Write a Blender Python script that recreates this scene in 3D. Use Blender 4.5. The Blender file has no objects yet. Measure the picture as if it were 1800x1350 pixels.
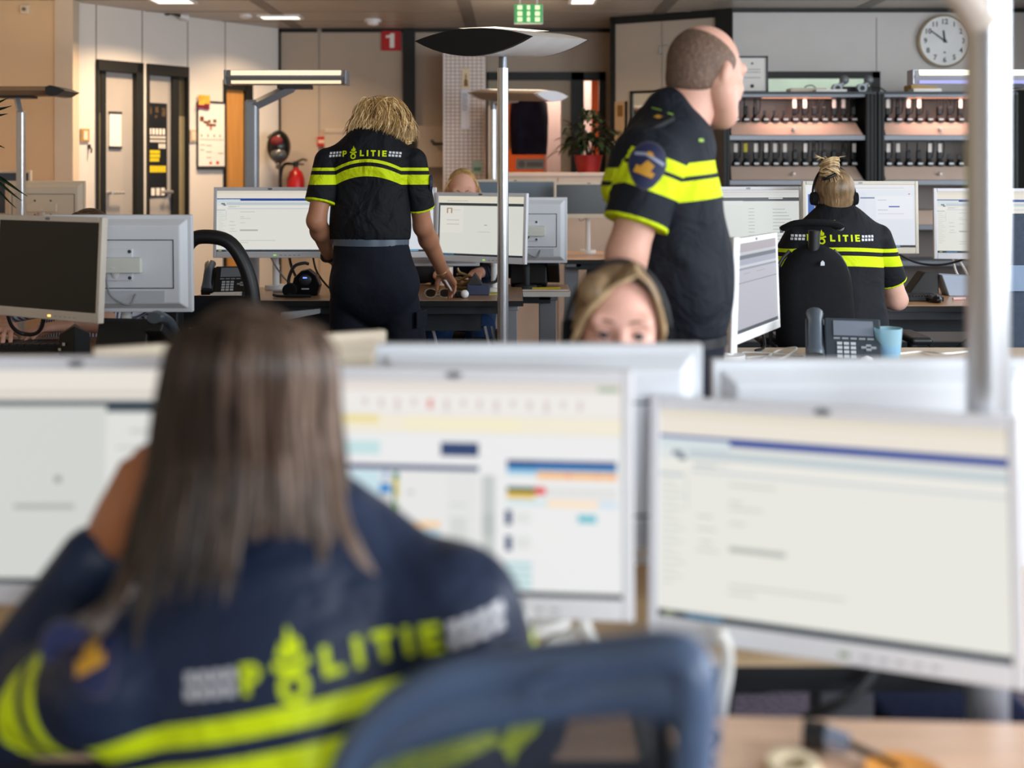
import bpy, bmesh, math, random
import numpy as np
from mathutils import Vector, Matrix
from mathutils.bvhtree import BVHTree

S = bpy.context.scene
COL = S.collection
PI = math.pi
random.seed(7)
RNG = np.random.default_rng(11)

# ------------------------------------------------------------------ camera, world, lights, exposure
F, CH, HY = 2000.0, 1.40, 297.0          # focal length in px of the 1800 px frame, eye height, horizon row
cam = bpy.data.objects.new('camera', bpy.data.cameras.new('camera'))
COL.objects.link(cam)
cam.location = (0, 0, CH)
cam.rotation_euler = (PI / 2, 0, 0)
cam.data.sensor_fit = 'HORIZONTAL'
cam.data.sensor_width = 36.0
cam.data.lens = 40.0
cam.data.shift_y = -(675.0 - HY) / 1800.0
cam.data.clip_start = 0.05
cam.data.dof.use_dof = True
cam.data.dof.focus_distance = 4.7
cam.data.dof.aperture_fstop = 1.75
S.camera = cam

S.view_settings.view_transform = 'Standard'
S.view_settings.look = 'None'
S.view_settings.gamma = 1.0
S.view_settings.use_curve_mapping = False
S.view_settings.exposure = 0.0

w = bpy.data.worlds.new('sky')
S.world = w
w.use_nodes = True
w.node_tree.nodes['Background'].inputs[0].default_value = (0.75, 0.87, 1.0, 1)
w.node_tree.nodes['Background'].inputs[1].default_value = 1.0

def light_area(name, loc, target, sx, sy, power, col, spread=PI):
    ld = bpy.data.lights.new(name, 'AREA')
    ld.shape = 'RECTANGLE'; ld.size = sx; ld.size_y = sy
    ld.energy = power; ld.color = col; ld.spread = spread
    o = bpy.data.objects.new(name, ld); COL.objects.link(o)
    o.location = loc
    o.rotation_euler = (Vector(target) - Vector(loc)).to_track_quat('-Z', 'Y').to_euler()
    return o

DAY = (0.86, 0.93, 1.0)
WARM = (1.0, 0.70, 0.42)
# daylight through the windows of the right wall (which the photograph does not show) and of the wall behind the camera
light_area('daylight_window_right_front', (3.92, 1.4, 1.75), (0, 1.4, 1.2), 3.6, 1.5, 210, DAY)
light_area('daylight_window_right_rear', (3.92, 6.0, 1.75), (0, 6.0, 1.2), 3.6, 1.5, 42, DAY)
light_area('daylight_window_behind', (2.1, -2.92, 1.75), (1.2, 5, 1.0), 3.4, 1.5, 195, DAY)

def P(px, py, d):
    return Vector(((px - 900.0) / F * d, d, CH - (py - HY) / F * d))
def Xp(px, d): return (px - 900.0) / F * d
def Zp(py, d): return CH - (py - HY) / F * d

# ------------------------------------------------------------------ materials
def lin(c):
    out = []
    for v in c[:3]:
        v = v / 255.0
        out.append(v / 12.92 if v <= 0.04045 else ((v + 0.055) / 1.055) ** 2.4)
    return (out[0], out[1], out[2], 1.0)

MATS = {}
def M(name, rgb=(200, 200, 200), rough=0.5, metal=0.0, spec=0.5, var=0.06, vscale=6.0, bump=0.0, bscale=60.0, emit=0.0, stretch=None, alpha=1.0, trans=0.0, ior=1.45, coat=0.0, sheen=0.0):
    if name in MATS: return MATS[name]
    m = bpy.data.materials.new(name); m.use_nodes = True
    nt = m.node_tree; b = nt.nodes['Principled BSDF']
    b.inputs['Roughness'].default_value = rough
    b.inputs['Metallic'].default_value = metal
    b.inputs['Specular IOR Level'].default_value = spec
    b.inputs['Alpha'].default_value = alpha
    b.inputs['Transmission Weight'].default_value = trans
    b.inputs['IOR'].default_value = ior
    b.inputs['Coat Weight'].default_value = coat
    b.inputs['Sheen Weight'].default_value = sheen
    c = lin(rgb)
    tc = nt.nodes.new('ShaderNodeTexCoord')
    src = tc.outputs['Object']
    if stretch:
        mp = nt.nodes.new('ShaderNodeMapping'); mp.inputs['Scale'].default_value = stretch
        nt.links.new(src, mp.inputs['Vector']); src = mp.outputs['Vector']
    if var > 0:
        n = nt.nodes.new('ShaderNodeTexNoise'); n.inputs['Scale'].default_value = vscale; n.inputs['Detail'].default_value = 4
        nt.links.new(src, n.inputs['Vector'])
        r = nt.nodes.new('ShaderNodeValToRGB')
        r.color_ramp.elements[0].position = 0.3; r.color_ramp.elements[1].position = 0.7
        r.color_ramp.elements[0].color = tuple(max(0, x * (1 - var)) for x in c[:3]) + (1,)
        r.color_ramp.elements[1].color = tuple(min(1, x * (1 + var)) for x in c[:3]) + (1,)
        nt.links.new(n.outputs['Fac'], r.inputs['Fac'])
        nt.links.new(r.outputs['Color'], b.inputs['Base Color'])
    else:
        b.inputs['Base Color'].default_value = c
    if bump > 0:
        n2 = nt.nodes.new('ShaderNodeTexNoise'); n2.inputs['Scale'].default_value = bscale; n2.inputs['Detail'].default_value = 3
        nt.links.new(src, n2.inputs['Vector'])
        bp = nt.nodes.new('ShaderNodeBump'); bp.inputs['Strength'].default_value = bump; bp.inputs['Distance'].default_value = 0.02
        nt.links.new(n2.outputs['Fac'], bp.inputs['Height']); nt.links.new(bp.outputs['Normal'], b.inputs['Normal'])
    if emit > 0:
        b.inputs['Emission Color'].default_value = c
        b.inputs['Emission Strength'].default_value = emit
    MATS[name] = m
    return m

def E(rgb, strength=1.0):
    key = 'glow_%d_%d_%d_%d' % (rgb[0], rgb[1], rgb[2], int(strength * 100))
    if key in MATS: return MATS[key]
    m = bpy.data.materials.new(key); m.use_nodes = True
    b = m.node_tree.nodes['Principled BSDF']
    b.inputs['Base Color'].default_value = (0.02, 0.02, 0.02, 1)
    b.inputs['Roughness'].default_value = 0.35
    b.inputs['Specular IOR Level'].default_value = 0.25
    b.inputs['Emission Color'].default_value = lin(rgb)
    b.inputs['Emission Strength'].default_value = strength
    MATS[key] = m
    return m

SILVER = M('monitor silver plastic', (222, 222, 226), 0.38, 0.0, 0.5, 0.02)
GREYP = M('pale grey plastic', (216, 219, 224), 0.42, 0, 0.5, 0.02)
CREAM = M('cream plastic', (226, 212, 190), 0.45, 0, 0.5, 0.02)
WHITEM = M('white metal', (232, 232, 232), 0.35, 0.0, 0.5, 0.02)
ALU = M('brushed aluminium', (205, 207, 210), 0.28, 0.75, 0.5, 0.04, 40, stretch=(1, 1, 0.05))
GREYM = M('grey desk metal', (150, 155, 160), 0.4, 0.4, 0.5, 0.03)
BLACKP = M('black plastic', (22, 23, 25), 0.45, 0, 0.5, 0.08)
BLACKG = M('glossy black plastic', (14, 15, 17), 0.22, 0, 0.5, 0.05)
DARKGL = M('switched off screen', (26, 27, 27), 0.25, 0, 0.4, 0.05, 2)
BLACKF = M('black chair fabric', (20, 21, 24), 0.9, 0, 0.2, 0.15, 40, 0.15, 300)
FRAMEB = M('dark frame paint', (26, 28, 27), 0.5, 0, 0.4, 0.05)
DOTB = M('dark graphite metal', (52, 56, 60), 0.45, 0.3, 0.5, 0.05)
DARKSLOT = M('dark slot', (60, 64, 72), 0.6, 0, 0.3, 0.02)
PAPER = M('paper', (240, 238, 232), 0.8, 0, 0.2, 0.02)
CABLEB = M('black cable rubber', (24, 24, 26), 0.5, 0, 0.4, 0.03)
CABLEW = M('white cable rubber', (226, 226, 222), 0.5, 0, 0.4, 0.03)
LED_G = E((150, 236, 90), 0.9)
BEECH = M('beech desk top', (222, 184, 156), 0.32, 0, 0.5, 0.10, 5, 0.02, 40, stretch=(1.0, 12, 12))
OAKD = M('walnut desk top', (150, 118, 90), 0.3, 0, 0.5, 0.12, 5, 0.02, 40, stretch=(1.0, 12, 12))

# ------------------------------------------------------------------ object helpers
WM = {}
def tag(o, label=None, cat=None, group=None, kind=None):
    if label: o['label'] = label
    if cat: o['category'] = cat
    if group: o['group'] = group
    if kind: o['kind'] = kind
    return o
def empty(name, mat_or_loc):
    o = bpy.data.objects.new(name, None); COL.objects.link(o)
    m = mat_or_loc if isinstance(mat_or_loc, Matrix) else Matrix.Translation(Vector(mat_or_loc))
    o.matrix_world = m
    o.empty_display_size = 0.05
    WM[o.name] = m.copy()
    return o
def thing(name, label, cat, at, group=None):
    return tag(empty(name, at), label, cat, group)

def rotm(yaw=0, tilt=0, roll=0):
    return Matrix.Rotation(math.radians(yaw), 4, 'Z') @ Matrix.Rotation(math.radians(tilt), 4, 'X') @ Matrix.Rotation(math.radians(roll), 4, 'Y')

class MB:
    """collects faces, becomes one mesh object"""
    def __init__(s): s.v = []; s.f = []; s.m = []; s.sm = []; s.X = Matrix.Identity(4)
    def add(s, vs, fs, mi=0, smooth=False, X=None):
        b = len(s.v); T = s.X @ X if X is not None else s.X
        s.v += [tuple(T @ Vector(p)) for p in vs]
        for f in fs:
            s.f.append(tuple(b + i for i in f)); s.m.append(mi); s.sm.append(smooth)
    def box(s, lo, hi, mi=0, X=None):
        x0, y0, z0 = lo; x1, y1, z1 = hi
        s.add([(x0, y0, z0), (x1, y0, z0), (x1, y1, z0), (x0, y1, z0), (x0, y0, z1), (x1, y0, z1), (x1, y1, z1), (x0, y1, z1)],
              [(0, 3, 2, 1), (4, 5, 6, 7), (0, 1, 5, 4), (1, 2, 6, 5), (2, 3, 7, 6), (3, 0, 4, 7)], mi, False, X)
    def cbox(s, c, size, mi=0, X=None):
        s.box([c[i] - size[i] / 2 for i in range(3)], [c[i] + size[i] / 2 for i in range(3)], mi, X)
    def tube(s, pts, r, n=8, mi=0, flat=None, caps=True, closed=False):
        pts = [Vector(p) for p in pts]; N = len(pts)
        rs = r if isinstance(r, (list, tuple)) else [r] * N
        up = None; rings = []
        for i, p in enumerate(pts):
            if closed: t = pts[(i + 1) % N] - pts[i - 1]
            else: t = pts[min(i + 1, N - 1)] - pts[max(i - 1, 0)]
            t.normalize()
            if up is None:
                up = Vector((0, 0, 1)) if abs(t.z) < 0.9 else Vector((0, 1, 0))
            sd = t.cross(up).normalized(); up = sd.cross(t).normalized()
            fl = flat or 1.0
            rings.append([p + (sd * math.cos(a) + up * math.sin(a) * fl) * rs[i] for a in [2 * PI * k / n for k in range(n)]])
        vs = [tuple(q) for rg in rings for q in rg]; fs = []
        for i in range(N if closed else N - 1):
            j = (i + 1) % N
            for k in range(n):
                fs.append((i * n + k, i * n + (k + 1) % n, j * n + (k + 1) % n, j * n + k))
        if caps and not closed:
            fs.append(tuple(range(n - 1, -1, -1))); fs.append(tuple((N - 1) * n + k for k in range(n)))
        s.add(vs, fs, mi, True)
    def cyl(s, a, b, ra, rb=None, n=20, mi=0, X=None):
        o = MB(); o.tube([a, b], [ra, ra if rb is None else rb], n, mi)
        s.add(o.v, o.f, mi, True, X)
    def lathe(s, c, prof, n=24, mi=0, X=None):
        vs = []; fs = []
        for r, z in prof:
            for k in range(n):
                a = 2 * PI * k / n; vs.append((c[0] + r * math.cos(a), c[1] + r * math.sin(a), c[2] + z))
        for i in range(len(prof) - 1):
            for k in range(n):
                fs.append((i * n + k, i * n + (k + 1) % n, (i + 1) * n + (k + 1) % n, (i + 1) * n + k))
        fs.append(tuple(range(n - 1, -1, -1))); fs.append(tuple((len(prof) - 1) * n + k for k in range(n)))
        s.add(vs, fs, mi, True, X)
    def prism(s, poly, y0, y1, mi=0, X=None, smooth=False):
        """polygon in x,z extruded along y"""
        n = len(poly)
        vs = [(x, y0, z) for x, z in poly] + [(x, y1, z) for x, z in poly]
        fs = [tuple(range(n)), tuple(range(2 * n - 1, n - 1, -1))]
        for i in range(n):
            j = (i + 1) % n; fs.append((i, n + i, n + j, j))
        s.add(vs, fs, mi, smooth, X)
    def sphere(s, c, r, nu=16, nv=10, mi=0, X=None):
        r = r if isinstance(r, (tuple, list)) else (r, r, r)
        prof = []
        vs = []; fs = []
        for i in range(nv + 1):
            t = PI * i / nv
            for k in range(nu):
                a = 2 * PI * k / nu
                vs.append((c[0] + r[0] * math.sin(t) * math.cos(a), c[1] + r[1] * math.sin(t) * math.sin(a), c[2] + r[2] * math.cos(t)))
        for i in range(nv):
            for k in range(nu):
                fs.append((i * nu + k, (i + 1) * nu + k, (i + 1) * nu + (k + 1) % nu, i * nu + (k + 1) % nu))
        s.add(vs, fs, mi, True, X)
    def build(s, name, mats, parent=None, world=False, bevel=0.0, label=None, seg=2, weld=False):
        me = bpy.data.meshes.new(name)
        me.from_pydata(s.v, [], s.f)
        mats = mats if isinstance(mats, (list, tuple)) else [mats]
        for m in mats: me.materials.append(m)
        me.polygons.foreach_set('material_index', s.m)
        me.polygons.foreach_set('use_smooth', s.sm)
        bm = bmesh.new(); bm.from_mesh(me)
        if weld: bmesh.ops.remove_doubles(bm, verts=bm.verts, dist=1e-5)
        bmesh.ops.recalc_face_normals(bm, faces=bm.faces)
        bm.to_mesh(me); bm.free()
        o = bpy.data.objects.new(name, me); COL.objects.link(o)
        if parent is not None:
            o.parent = parent
            if world: me.transform(WM[parent.name].inverted())
            WM[o.name] = WM[parent.name]
        else:
            WM[o.name] = Matrix.Identity(4)
        if any(s.sm) and not all(s.sm) or any(s.sm):
            try: me.set_sharp_from_angle(angle=math.radians(42))
            except Exception: pass
        if bevel > 0:
            b = o.modifiers.new('bevel', 'BEVEL'); b.width = bevel; b.segments = seg; b.limit_method = 'ANGLE'; b.angle_limit = math.radians(40)
        if label: o['label'] = label
        return o

def recenter(o, base):
    """a top-level single-mesh thing gets its origin at its base"""
    o.data.transform(Matrix.Translation(-Vector(base))); o.location = base
    WM[o.name] = Matrix.Translation(Vector(base))
    return o
def struct(mb, name, mat, bevel=0.0):
    return tag(mb.build(name, mat, None, bevel=bevel), kind='structure')
def solo(mb, name, mat, base, label, cat, group=None, bevel=0.0):
    return tag(recenter(mb.build(name, mat, None, bevel=bevel), base), label, cat, group)

def curve_pts(pts, n=24):
    """catmull-rom through points"""
    pts = [Vector(p) for p in pts]
    q = [pts[0] * 2 - pts[1]] + pts + [pts[-1] * 2 - pts[-2]]
    out = []
    segs = len(pts) - 1
    per = max(2, n // segs)
    for i in range(segs):
        a, b, c, d = q[i:i + 4]
        for k in range(per):
            t = k / per
            out.append(0.5 * ((2 * b) + (c - a) * t + (2 * a - 5 * b + 4 * c - d) * t * t + (3 * b - a - 3 * c + d) * t ** 3))
    out.append(pts[-1])
    return out

def text_geo(txt, size, bold=0.0):
    cu = bpy.data.curves.new('t', 'FONT'); cu.body = txt; cu.size = size; cu.align_x = 'CENTER'; cu.align_y = 'CENTER'; cu.offset = bold; cu.resolution_u = 3
    o = bpy.data.objects.new('t', cu); COL.objects.link(o)
    dg = bpy.context.evaluated_depsgraph_get()
    me = bpy.data.meshes.new_from_object(o.evaluated_get(dg))
    vs = [tuple(v.co) for v in me.vertices]; fs = [tuple(p.vertices) for p in me.polygons]
    bpy.data.objects.remove(o); bpy.data.curves.remove(cu); bpy.data.meshes.remove(me)
    return vs, fs
# ------------------------------------------------------------------ the room
CEIL = 2.62
WALLG = M('painted wall panel', (182, 168, 152), 0.6, 0, 0.3, 0.03, 2)
WALLL = M('white laminate panel', (226, 222, 216), 0.5, 0, 0.4, 0.02, 2)
WALLT = M('tan painted wall', (224, 196, 160), 0.65, 0, 0.3, 0.03, 2)
CEILM = M('ceiling metal panel', (188, 180, 168), 0.38, 0.1, 0.5, 0.03, 2)
CARPET = M('mauve grey carpet', (96, 88, 100), 0.95, 0, 0.1, 0.2, 60, 0.3, 400)
ORANGE = M('orange corridor paint', (206, 96, 40), 0.55, 0, 0.3, 0.08, 2)
WOODD = M('honey wood veneer', (196, 142, 78), 0.4, 0, 0.4, 0.12, 4, stretch=(6, 6, 0.6))
SEAM = M('panel seam', (150, 143, 135), 0.7, 0, 0.2, 0.02)
GLASSW = M('window glass', (235, 240, 240), 0.02, 0, 0.5, 0, trans=1.0, ior=1.02)

b = MB(); b.box((-4.3, -3.1, -0.06), (4.3, 13.0, 0)); struct(b, 'floor', CARPET)
b = MB(); b.box((-4.3, -3.1, CEIL), (4.3, 13.0, CEIL + 0.06)); struct(b, 'ceiling', CEILM)
b = MB()
for k in range(14):                                 # joints of the ceiling panels
    y = 2.2 + 0.6 * k
    b.box((-4.2, y, CEIL - 0.003), (4.2, y + 0.008, CEIL))
for x in (-3.4, -1.9, -0.4, 1.1, 2.6):
    b.box((x, 0, CEIL - 0.004), (x + 0.10, 9.8, CEIL))
struct(b, 'trim_1', M('ceiling joint', (128, 122, 114), 0.5, 0.1, 0.4, 0.02))

def wall_seg(name, a, bb, z0, z1, mat, th=0.1, inward=1, holes=()):
    """a wall from point a to bb (x, y); its face towards the room is on the line; holes are (s0, s1, z0, z1) along it"""
    ax, ay = a; bx, by = bb
    L = math.hypot(bx - ax, by - ay); ang = math.atan2(by - ay, bx - ax)
    X = Matrix.Translation((ax, ay, 0)) @ Matrix.Rotation(ang, 4, 'Z')
    m = MB(); m.X = X
    cuts = sorted(holes)
    s = 0.0
    for (s0, s1, h0, h1) in cuts:
        if s0 > s: m.box((s, 0, z0), (s0, th * inward, z1))
        if h0 > z0: m.box((s0, 0, z0), (s1, th * inward, h0))
        if h1 < z1: m.box((s0, 0, h1), (s1, th * inward, z1))
        s = s1
    if s < L: m.box((s, 0, z0), (L, th * inward, z1))
    struct(m, name, mat)
    return X, L

# right wall with its window band (outside the frame), wall behind the camera, left wall
wall_seg('wall_right', (3.98, -3.0), (3.98, 8.75), 0, CEIL, WALLG, 0.1, -1, holes=((2.6, 6.2, 1.0, 2.5), (7.2, 10.8, 1.0, 2.5)))
wall_seg('wall_behind', (-4.1, -3.0), (4.1, -3.0), 0, CEIL, WALLG, 0.1, -1, holes=((4.5, 7.9, 1.0, 2.5),))
wall_seg('wall_left', (-4.0, -3.0), (-4.0, 8.2), 0, CEIL, WALLT, 0.1, 1)
def window_frame(n, c, axis, w_, h_):
    m = MB()
    t = 0.05
    for s_ in (-1, 1):
        if axis == 'y':
            m.cbox((c[0], c[1] + s_ * (w_ / 2 - t / 2), c[2]), (0.06, t, h_)); m.cbox((c[0], c[1], c[2] + s_ * (h_ / 2 - t / 2)), (0.06, w_, t))
        else:
            m.cbox((c[0] + s_ * (w_ / 2 - t / 2), c[1], c[2]), (t, 0.06, h_)); m.cbox((c[0], c[1], c[2] + s_ * (h_ / 2 - t / 2)), (w_, 0.06, t))
    for k in (-1, 0, 1):
        if axis == 'y': m.cbox((c[0], c[1] + k * w_ / 4, c[2]), (0.06, t, h_))
        else: m.cbox((c[0] + k * w_ / 4, c[1], c[2]), (t, 0.06, h_))
    struct(m, 'window_%d' % n, WHITEM)
window_frame(1, (4.03, 1.4, 1.75), 'y', 3.6, 1.5)
window_frame(2, (4.03, 6.0, 1.75), 'y', 3.6, 1.5)
window_frame(3, (2.1, -3.05, 1.75), 'x', 3.4, 1.5)

# far left: tan wall and its pale column
b = MB(); b.box((-4.1, 8.2, 0), (Xp(97, 8.2), 8.3, CEIL)); struct(b, 'wall_tan', WALLT)
b = MB(); b.box((Xp(96, 8.18), 8.18, 0), (Xp(128, 8.18), 8.3, CEIL)); struct(b, 'trim_2', M('pale column paint', (214, 200, 180), 0.6, 0, 0.3, 0.02))

# angled left wall with two doors
LA = (Xp(128, 8.3), 8.3); LB = (Xp(491, 9.9), 9.9)
LANG = math.atan2(LB[1] - LA[1], LB[0] - LA[0]); LLEN = math.hypot(LB[0] - LA[0], LB[1] - LA[1])
LX = Matrix.Translation((LA[0], LA[1], 0)) @ Matrix.Rotation(LANG, 4, 'Z')      # local x runs along the wall, -y faces the room
def lw(px):
    """distance along the angled wall where the ray through column px meets it"""
    k = (px - 900.0) / F
    c, s_ = math.cos(LANG), math.sin(LANG)
    return (k * LA[1] - LA[0]) / (c - k * s_)
def lwd(px): return LA[1] + lw(px) * math.sin(LANG)
D1, D2 = (lw(168), lw(249)), (lw(257), lw(329))
DTOP = 2.215
wall_seg('wall_angled', LA, LB, 0, CEIL, WALLL, 0.1, 1, holes=((D1[0], D1[1], 0, DTOP), (D2[0], D2[1], 0, DTOP), (lw(397), lw(434), 0, 2.08)))
b = MB(); b.X = LX
for px in (168, 249, 329, 395):
    b.box((lw(px), -0.003, DTOP if px < 350 else 0), (lw(px) + 0.008, 0.0, CEIL))
struct(b, 'trim_3', SEAM)
DOORG = M('grey door laminate', (176, 172, 168), 0.45, 0, 0.4, 0.03)
OLIVE = M('olive glass strip', (140, 132, 104), 0.15, 0, 0.5, 0.05)
def wdoor(n, s0, s1, inner, strip_side):
    m = MB(); m.X = LX
    m.box((s0, -0.03, 0), (s0 + 0.014, 0.1, DTOP)); m.box((s1 - (0.06 if strip_side < 0 else 0.018), -0.03, 0), (s1, 0.1, DTOP))
    m.box((s0, -0.03, DTOP - 0.085), (s1, 0.1, DTOP))
    i0, i1 = inner
    lo_ = 0.045 if strip_side < 0 else 0.012
    m.box((i0 - lo_, 0.0, 0), (i0, 0.09, DTOP)); m.box((i1, 0.0, 0), (i1 + 0.06, 0.09, DTOP))
    fr = struct(m, 'door_%d' % n, FRAMEB, 0.004)
    m = MB(); m.X = LX; m.box((i0, 0.03, 0.0), (i1, 0.07, DTOP - 0.08)); m.build('door_leaf', DOORG, fr)
    m = MB(); m.X = LX
    if strip_side < 0: m.box((s0 + 0.014, 0.01, 0.0), (i0 - 0.04, 0.06, 1.82))
    else: m.box((i1 + 0.06, 0.01, 0.0), (s1 - 0.018, 0.06, 1.82))
    m.build('glass_strip', OLIVE, fr)
    m = MB(); m.X = LX
    if strip_side < 0: m.box((s0 + 0.014, 0.01, 1.82), (i0 - 0.04, 0.06, DTOP - 0.08))
    else: m.box((i1 + 0.06, 0.01, 1.82), (s1 - 0.018, 0.06, DTOP - 0.08))
    m.build('transom', M('dark olive panel', (72, 68, 54), 0.5, 0, 0.3, 0.03), fr)
    hx = i0 + 0.035 if strip_side < 0 else i1 - 0.03
    m = MB(); m.X = LX
    m.cyl((hx, 0.03, 1.22), (hx, -0.03, 1.22), 0.012); m.tube([(hx, -0.03, 1.22), (hx + 0.10 * (1 if strip_side < 0 else -1), -0.03, 1.22)], 0.011)
    m.build('door_handle', ALU, fr)
    return fr
wdoor(1, D1[0], D1[1], (lw(187), lw(237)), -1)
wdoor(2, D2[0], D2[1], (lw(261), lw(304)), 1)
m = MB(); m.X = LX; m.box((lw(397), 0.02, 0), (lw(434), 0.08, 2.08)); d3 = struct(m, 'door_3', WOODD)
m = MB(); m.X = LX; m.box((lw(434) - 0.02, -0.01, 0), (lw(434) + 0.06, 0.03, 2.14)); m.box((lw(397) - 0.03, -0.01, 0), (lw(397), 0.03, 2.14)); m.box((lw(397), -0.01, 2.06), (lw(434), 0.03, 2.14)); m.build('door_frame', FRAMEB, d3)

# far wall (with the doorway to the corridor), jog, angled wall and right wall
YF = 9.9
xa, xb = Xp(491, YF), Xp(1078, YF)
DX0, DX1, SX1 = Xp(852, YF), Xp(1010, YF), Xp(1064, YF)
DZ = Zp(127, YF)
wall_seg('wall_far', (xa, YF), (xb, YF), 0, CEIL, WALLG, 0.1, 1, holes=((DX0 - xa, SX1 - xa, 0, DZ),))
b = MB()
b.box((xa, YF - 0.02, Zp(57, YF)), (Xp(558, YF), YF, CEIL)); b.box((Xp(566, YF), YF - 0.02, Zp(57, YF)), (xb, YF, CEIL))
b.box((Xp(709, YF), YF - 0.05, 0), (Xp(730, YF), YF, CEIL))
b.box((Xp(491, YF), YF - 0.02, 0), (Xp(494, YF), YF, CEIL))
struct(b, 'trim_4', FRAMEB)
b = MB()
for px in (560, 780): b.box((Xp(px, YF), YF - 0.004, 0), (Xp(px + 2, YF), YF, CEIL))
struct(b, 'trim_5', SEAM)
# doorway: black frame, door leaf with glass, side light; orange corridor beyond
m = MB()
m.box((DX0 - 0.03, YF - 0.03, 0), (DX0 + 0.03, YF + 0.08, DZ)); m.box((DX0, YF - 0.03, DZ - 0.07), (SX1, YF + 0.08, DZ))
m.box((Xp(1004, YF), YF - 0.03, 0), (Xp(1026, YF), YF + 0.08, DZ)); m.box((Xp(1053, YF), YF - 0.03, 0), (SX1, YF + 0.08, DZ))
d4 = struct(m, 'door_4', FRAMEB)
gz0, gz1 = 0.9, Zp(175, YF)
m = MB()
gx0, gx1 = Xp(886, YF), Xp(986, YF)
m.box((DX0 + 0.03, YF + 0.01, 0), (gx0, YF + 0.05, DZ - 0.07)); m.box((gx1, YF + 0.01, 0), (Xp(1004, YF), YF + 0.05, DZ - 0.07))
m.box((gx0, YF + 0.01, gz1), (gx1, YF + 0.05, DZ - 0.07)); m.box((gx0, YF + 0.01, 0), (gx1, YF + 0.05, gz0))
m.build('door_leaf', M('beige door leaf', (170, 156, 134), 0.5, 0, 0.4, 0.03), d4)
m = MB(); m.box((gx0, YF + 0.025, gz0), (gx1, YF + 0.03, gz1)); m.box((Xp(1026, YF), YF + 0.025, 0), (Xp(1053, YF), YF + 0.03, DZ - 0.07)); m.build('pane', GLASSW, d4)
b = MB(); b.box((-1.2, 12.4, 0), (2.4, 12.5, CEIL)); struct(b, 'wall_corridor', ORANGE)
b = MB(); b.box((Xp(960, 11.4), 11.2, 0), (Xp(990, 11.4), 12.4, CEIL)); b.box((Xp(1004, 11.6), 11.5, 0), (Xp(1038, 11.6), 12.0, CEIL)); struct(b, 'wall_corridor_side', M('lilac corridor wall', (176, 160, 168), 0.5, 0, 0.3, 0.05))
b = MB(); b.box((-1.3, YF + 0.1, 0), (-1.2, 12.5, CEIL)); b.box((2.4, YF + 0.1, 0), (2.5, 12.5, CEIL)); struct(b, 'wall_corridor_end', ORANGE)
lt = light_area('corridor_lamp_light', (0.45, 11.0, 2.55), (0.45, 11.2, 0), 1.2, 0.6, 70, (1.0, 0.72, 0.5))

RA_, RB_ = (Xp(1078, 9.15), 9.15), (Xp(1284, 8.66), 8.66)
RANG = math.atan2(RB_[1] - RA_[1], RB_[0] - RA_[0])
b = MB(); b.box((xb - 0.02, 9.16, 0), (xb + 0.08, 10.0, CEIL)); struct(b, 'wall_jog', WALLG)
RX, RL = wall_seg('wall_angled_right', RA_, RB_, 0, CEIL, WALLG, 0.1, 1)
b = MB(); b.X = RX
b.box((-0.02, -0.02, 0), (0.02, 0, CEIL)); b.box((0, -0.02, CEIL - 0.06), (RL, 0, CEIL)); b.box((RL - 0.11, -0.03, 0), (RL + 0.02, 0.0, CEIL))
struct(b, 'trim_6', FRAMEB)
b = MB(); b.X = RX; b.box((0.42, -0.003, 0), (0.426, 0, CEIL - 0.06)); struct(b, 'trim_7', SEAM)
YR = 8.66
wx0, wx1 = Xp(1345, YR), Xp(1546, YR)
wz1, wz0 = Zp(126, YR), 1.2
wall_seg('wall_right_far', (RB_[0], YR), (4.1, YR), 0, CEIL, M('cool wall panel', (204, 200, 196), 0.55, 0, 0.35, 0.02), 0.1, 1, holes=((wx0 - RB_[0], wx1 - RB_[0], wz0, wz1),))
b = MB()
b.box((RB_[0], YR - 0.02, Zp(22, YR)), (4.0, YR, CEIL)); struct(b, 'trim_8', FRAMEB)
b = MB(); b.box((Xp(1540, YR), YR - 0.003, 0), (Xp(1541.5, YR), YR, CEIL - 0.07)); struct(b, 'trim_9', SEAM)
m = MB()
m.box((wx0, YR - 0.02, wz1 - 0.05), (wx1, YR + 0.05, wz1)); m.box((wx0 - 0.02, YR - 0.02, wz0), (wx0 + 0.02, YR + 0.05, wz1)); m.box((wx1 - 0.06, YR - 0.02, wz0), (wx1, YR + 0.05, wz1))
win = struct(m, 'window_4', FRAMEB)
m = MB(); m.box((wx0, YR + 0.02, wz0), (wx1, YR + 0.025, wz1 - 0.05)); m.build('pane', GLASSW, win)
b = MB(); b.box((RB_[0] - 0.1, 9.4, 0), (4.1, 9.5, CEIL)); struct(b, 'wall_next_room', M('pale green wall of the next room', (205, 216, 206), 0.6, 0, 0.3, 0.05))
light_area('next_room_light', (2.5, 9.1, 2.58), (2.5, 9.2, 0), 1.2, 0.3, 9, (0.95, 1.0, 0.9))
# white door panel with dark post at the right end of that wall
m = MB(); m.box((Xp(1772, 8.55), 8.56, 0), (Xp(1790, 8.55), 8.655, Zp(162, 8.55))); d5 = struct(m, 'door_5', WALLL)
m = MB(); m.box((Xp(1790, 8.55), 8.54, 0), (Xp(1806, 8.55), 8.655, Zp(158, 8.55))); m.build('door_frame', FRAMEB, d5)

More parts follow.
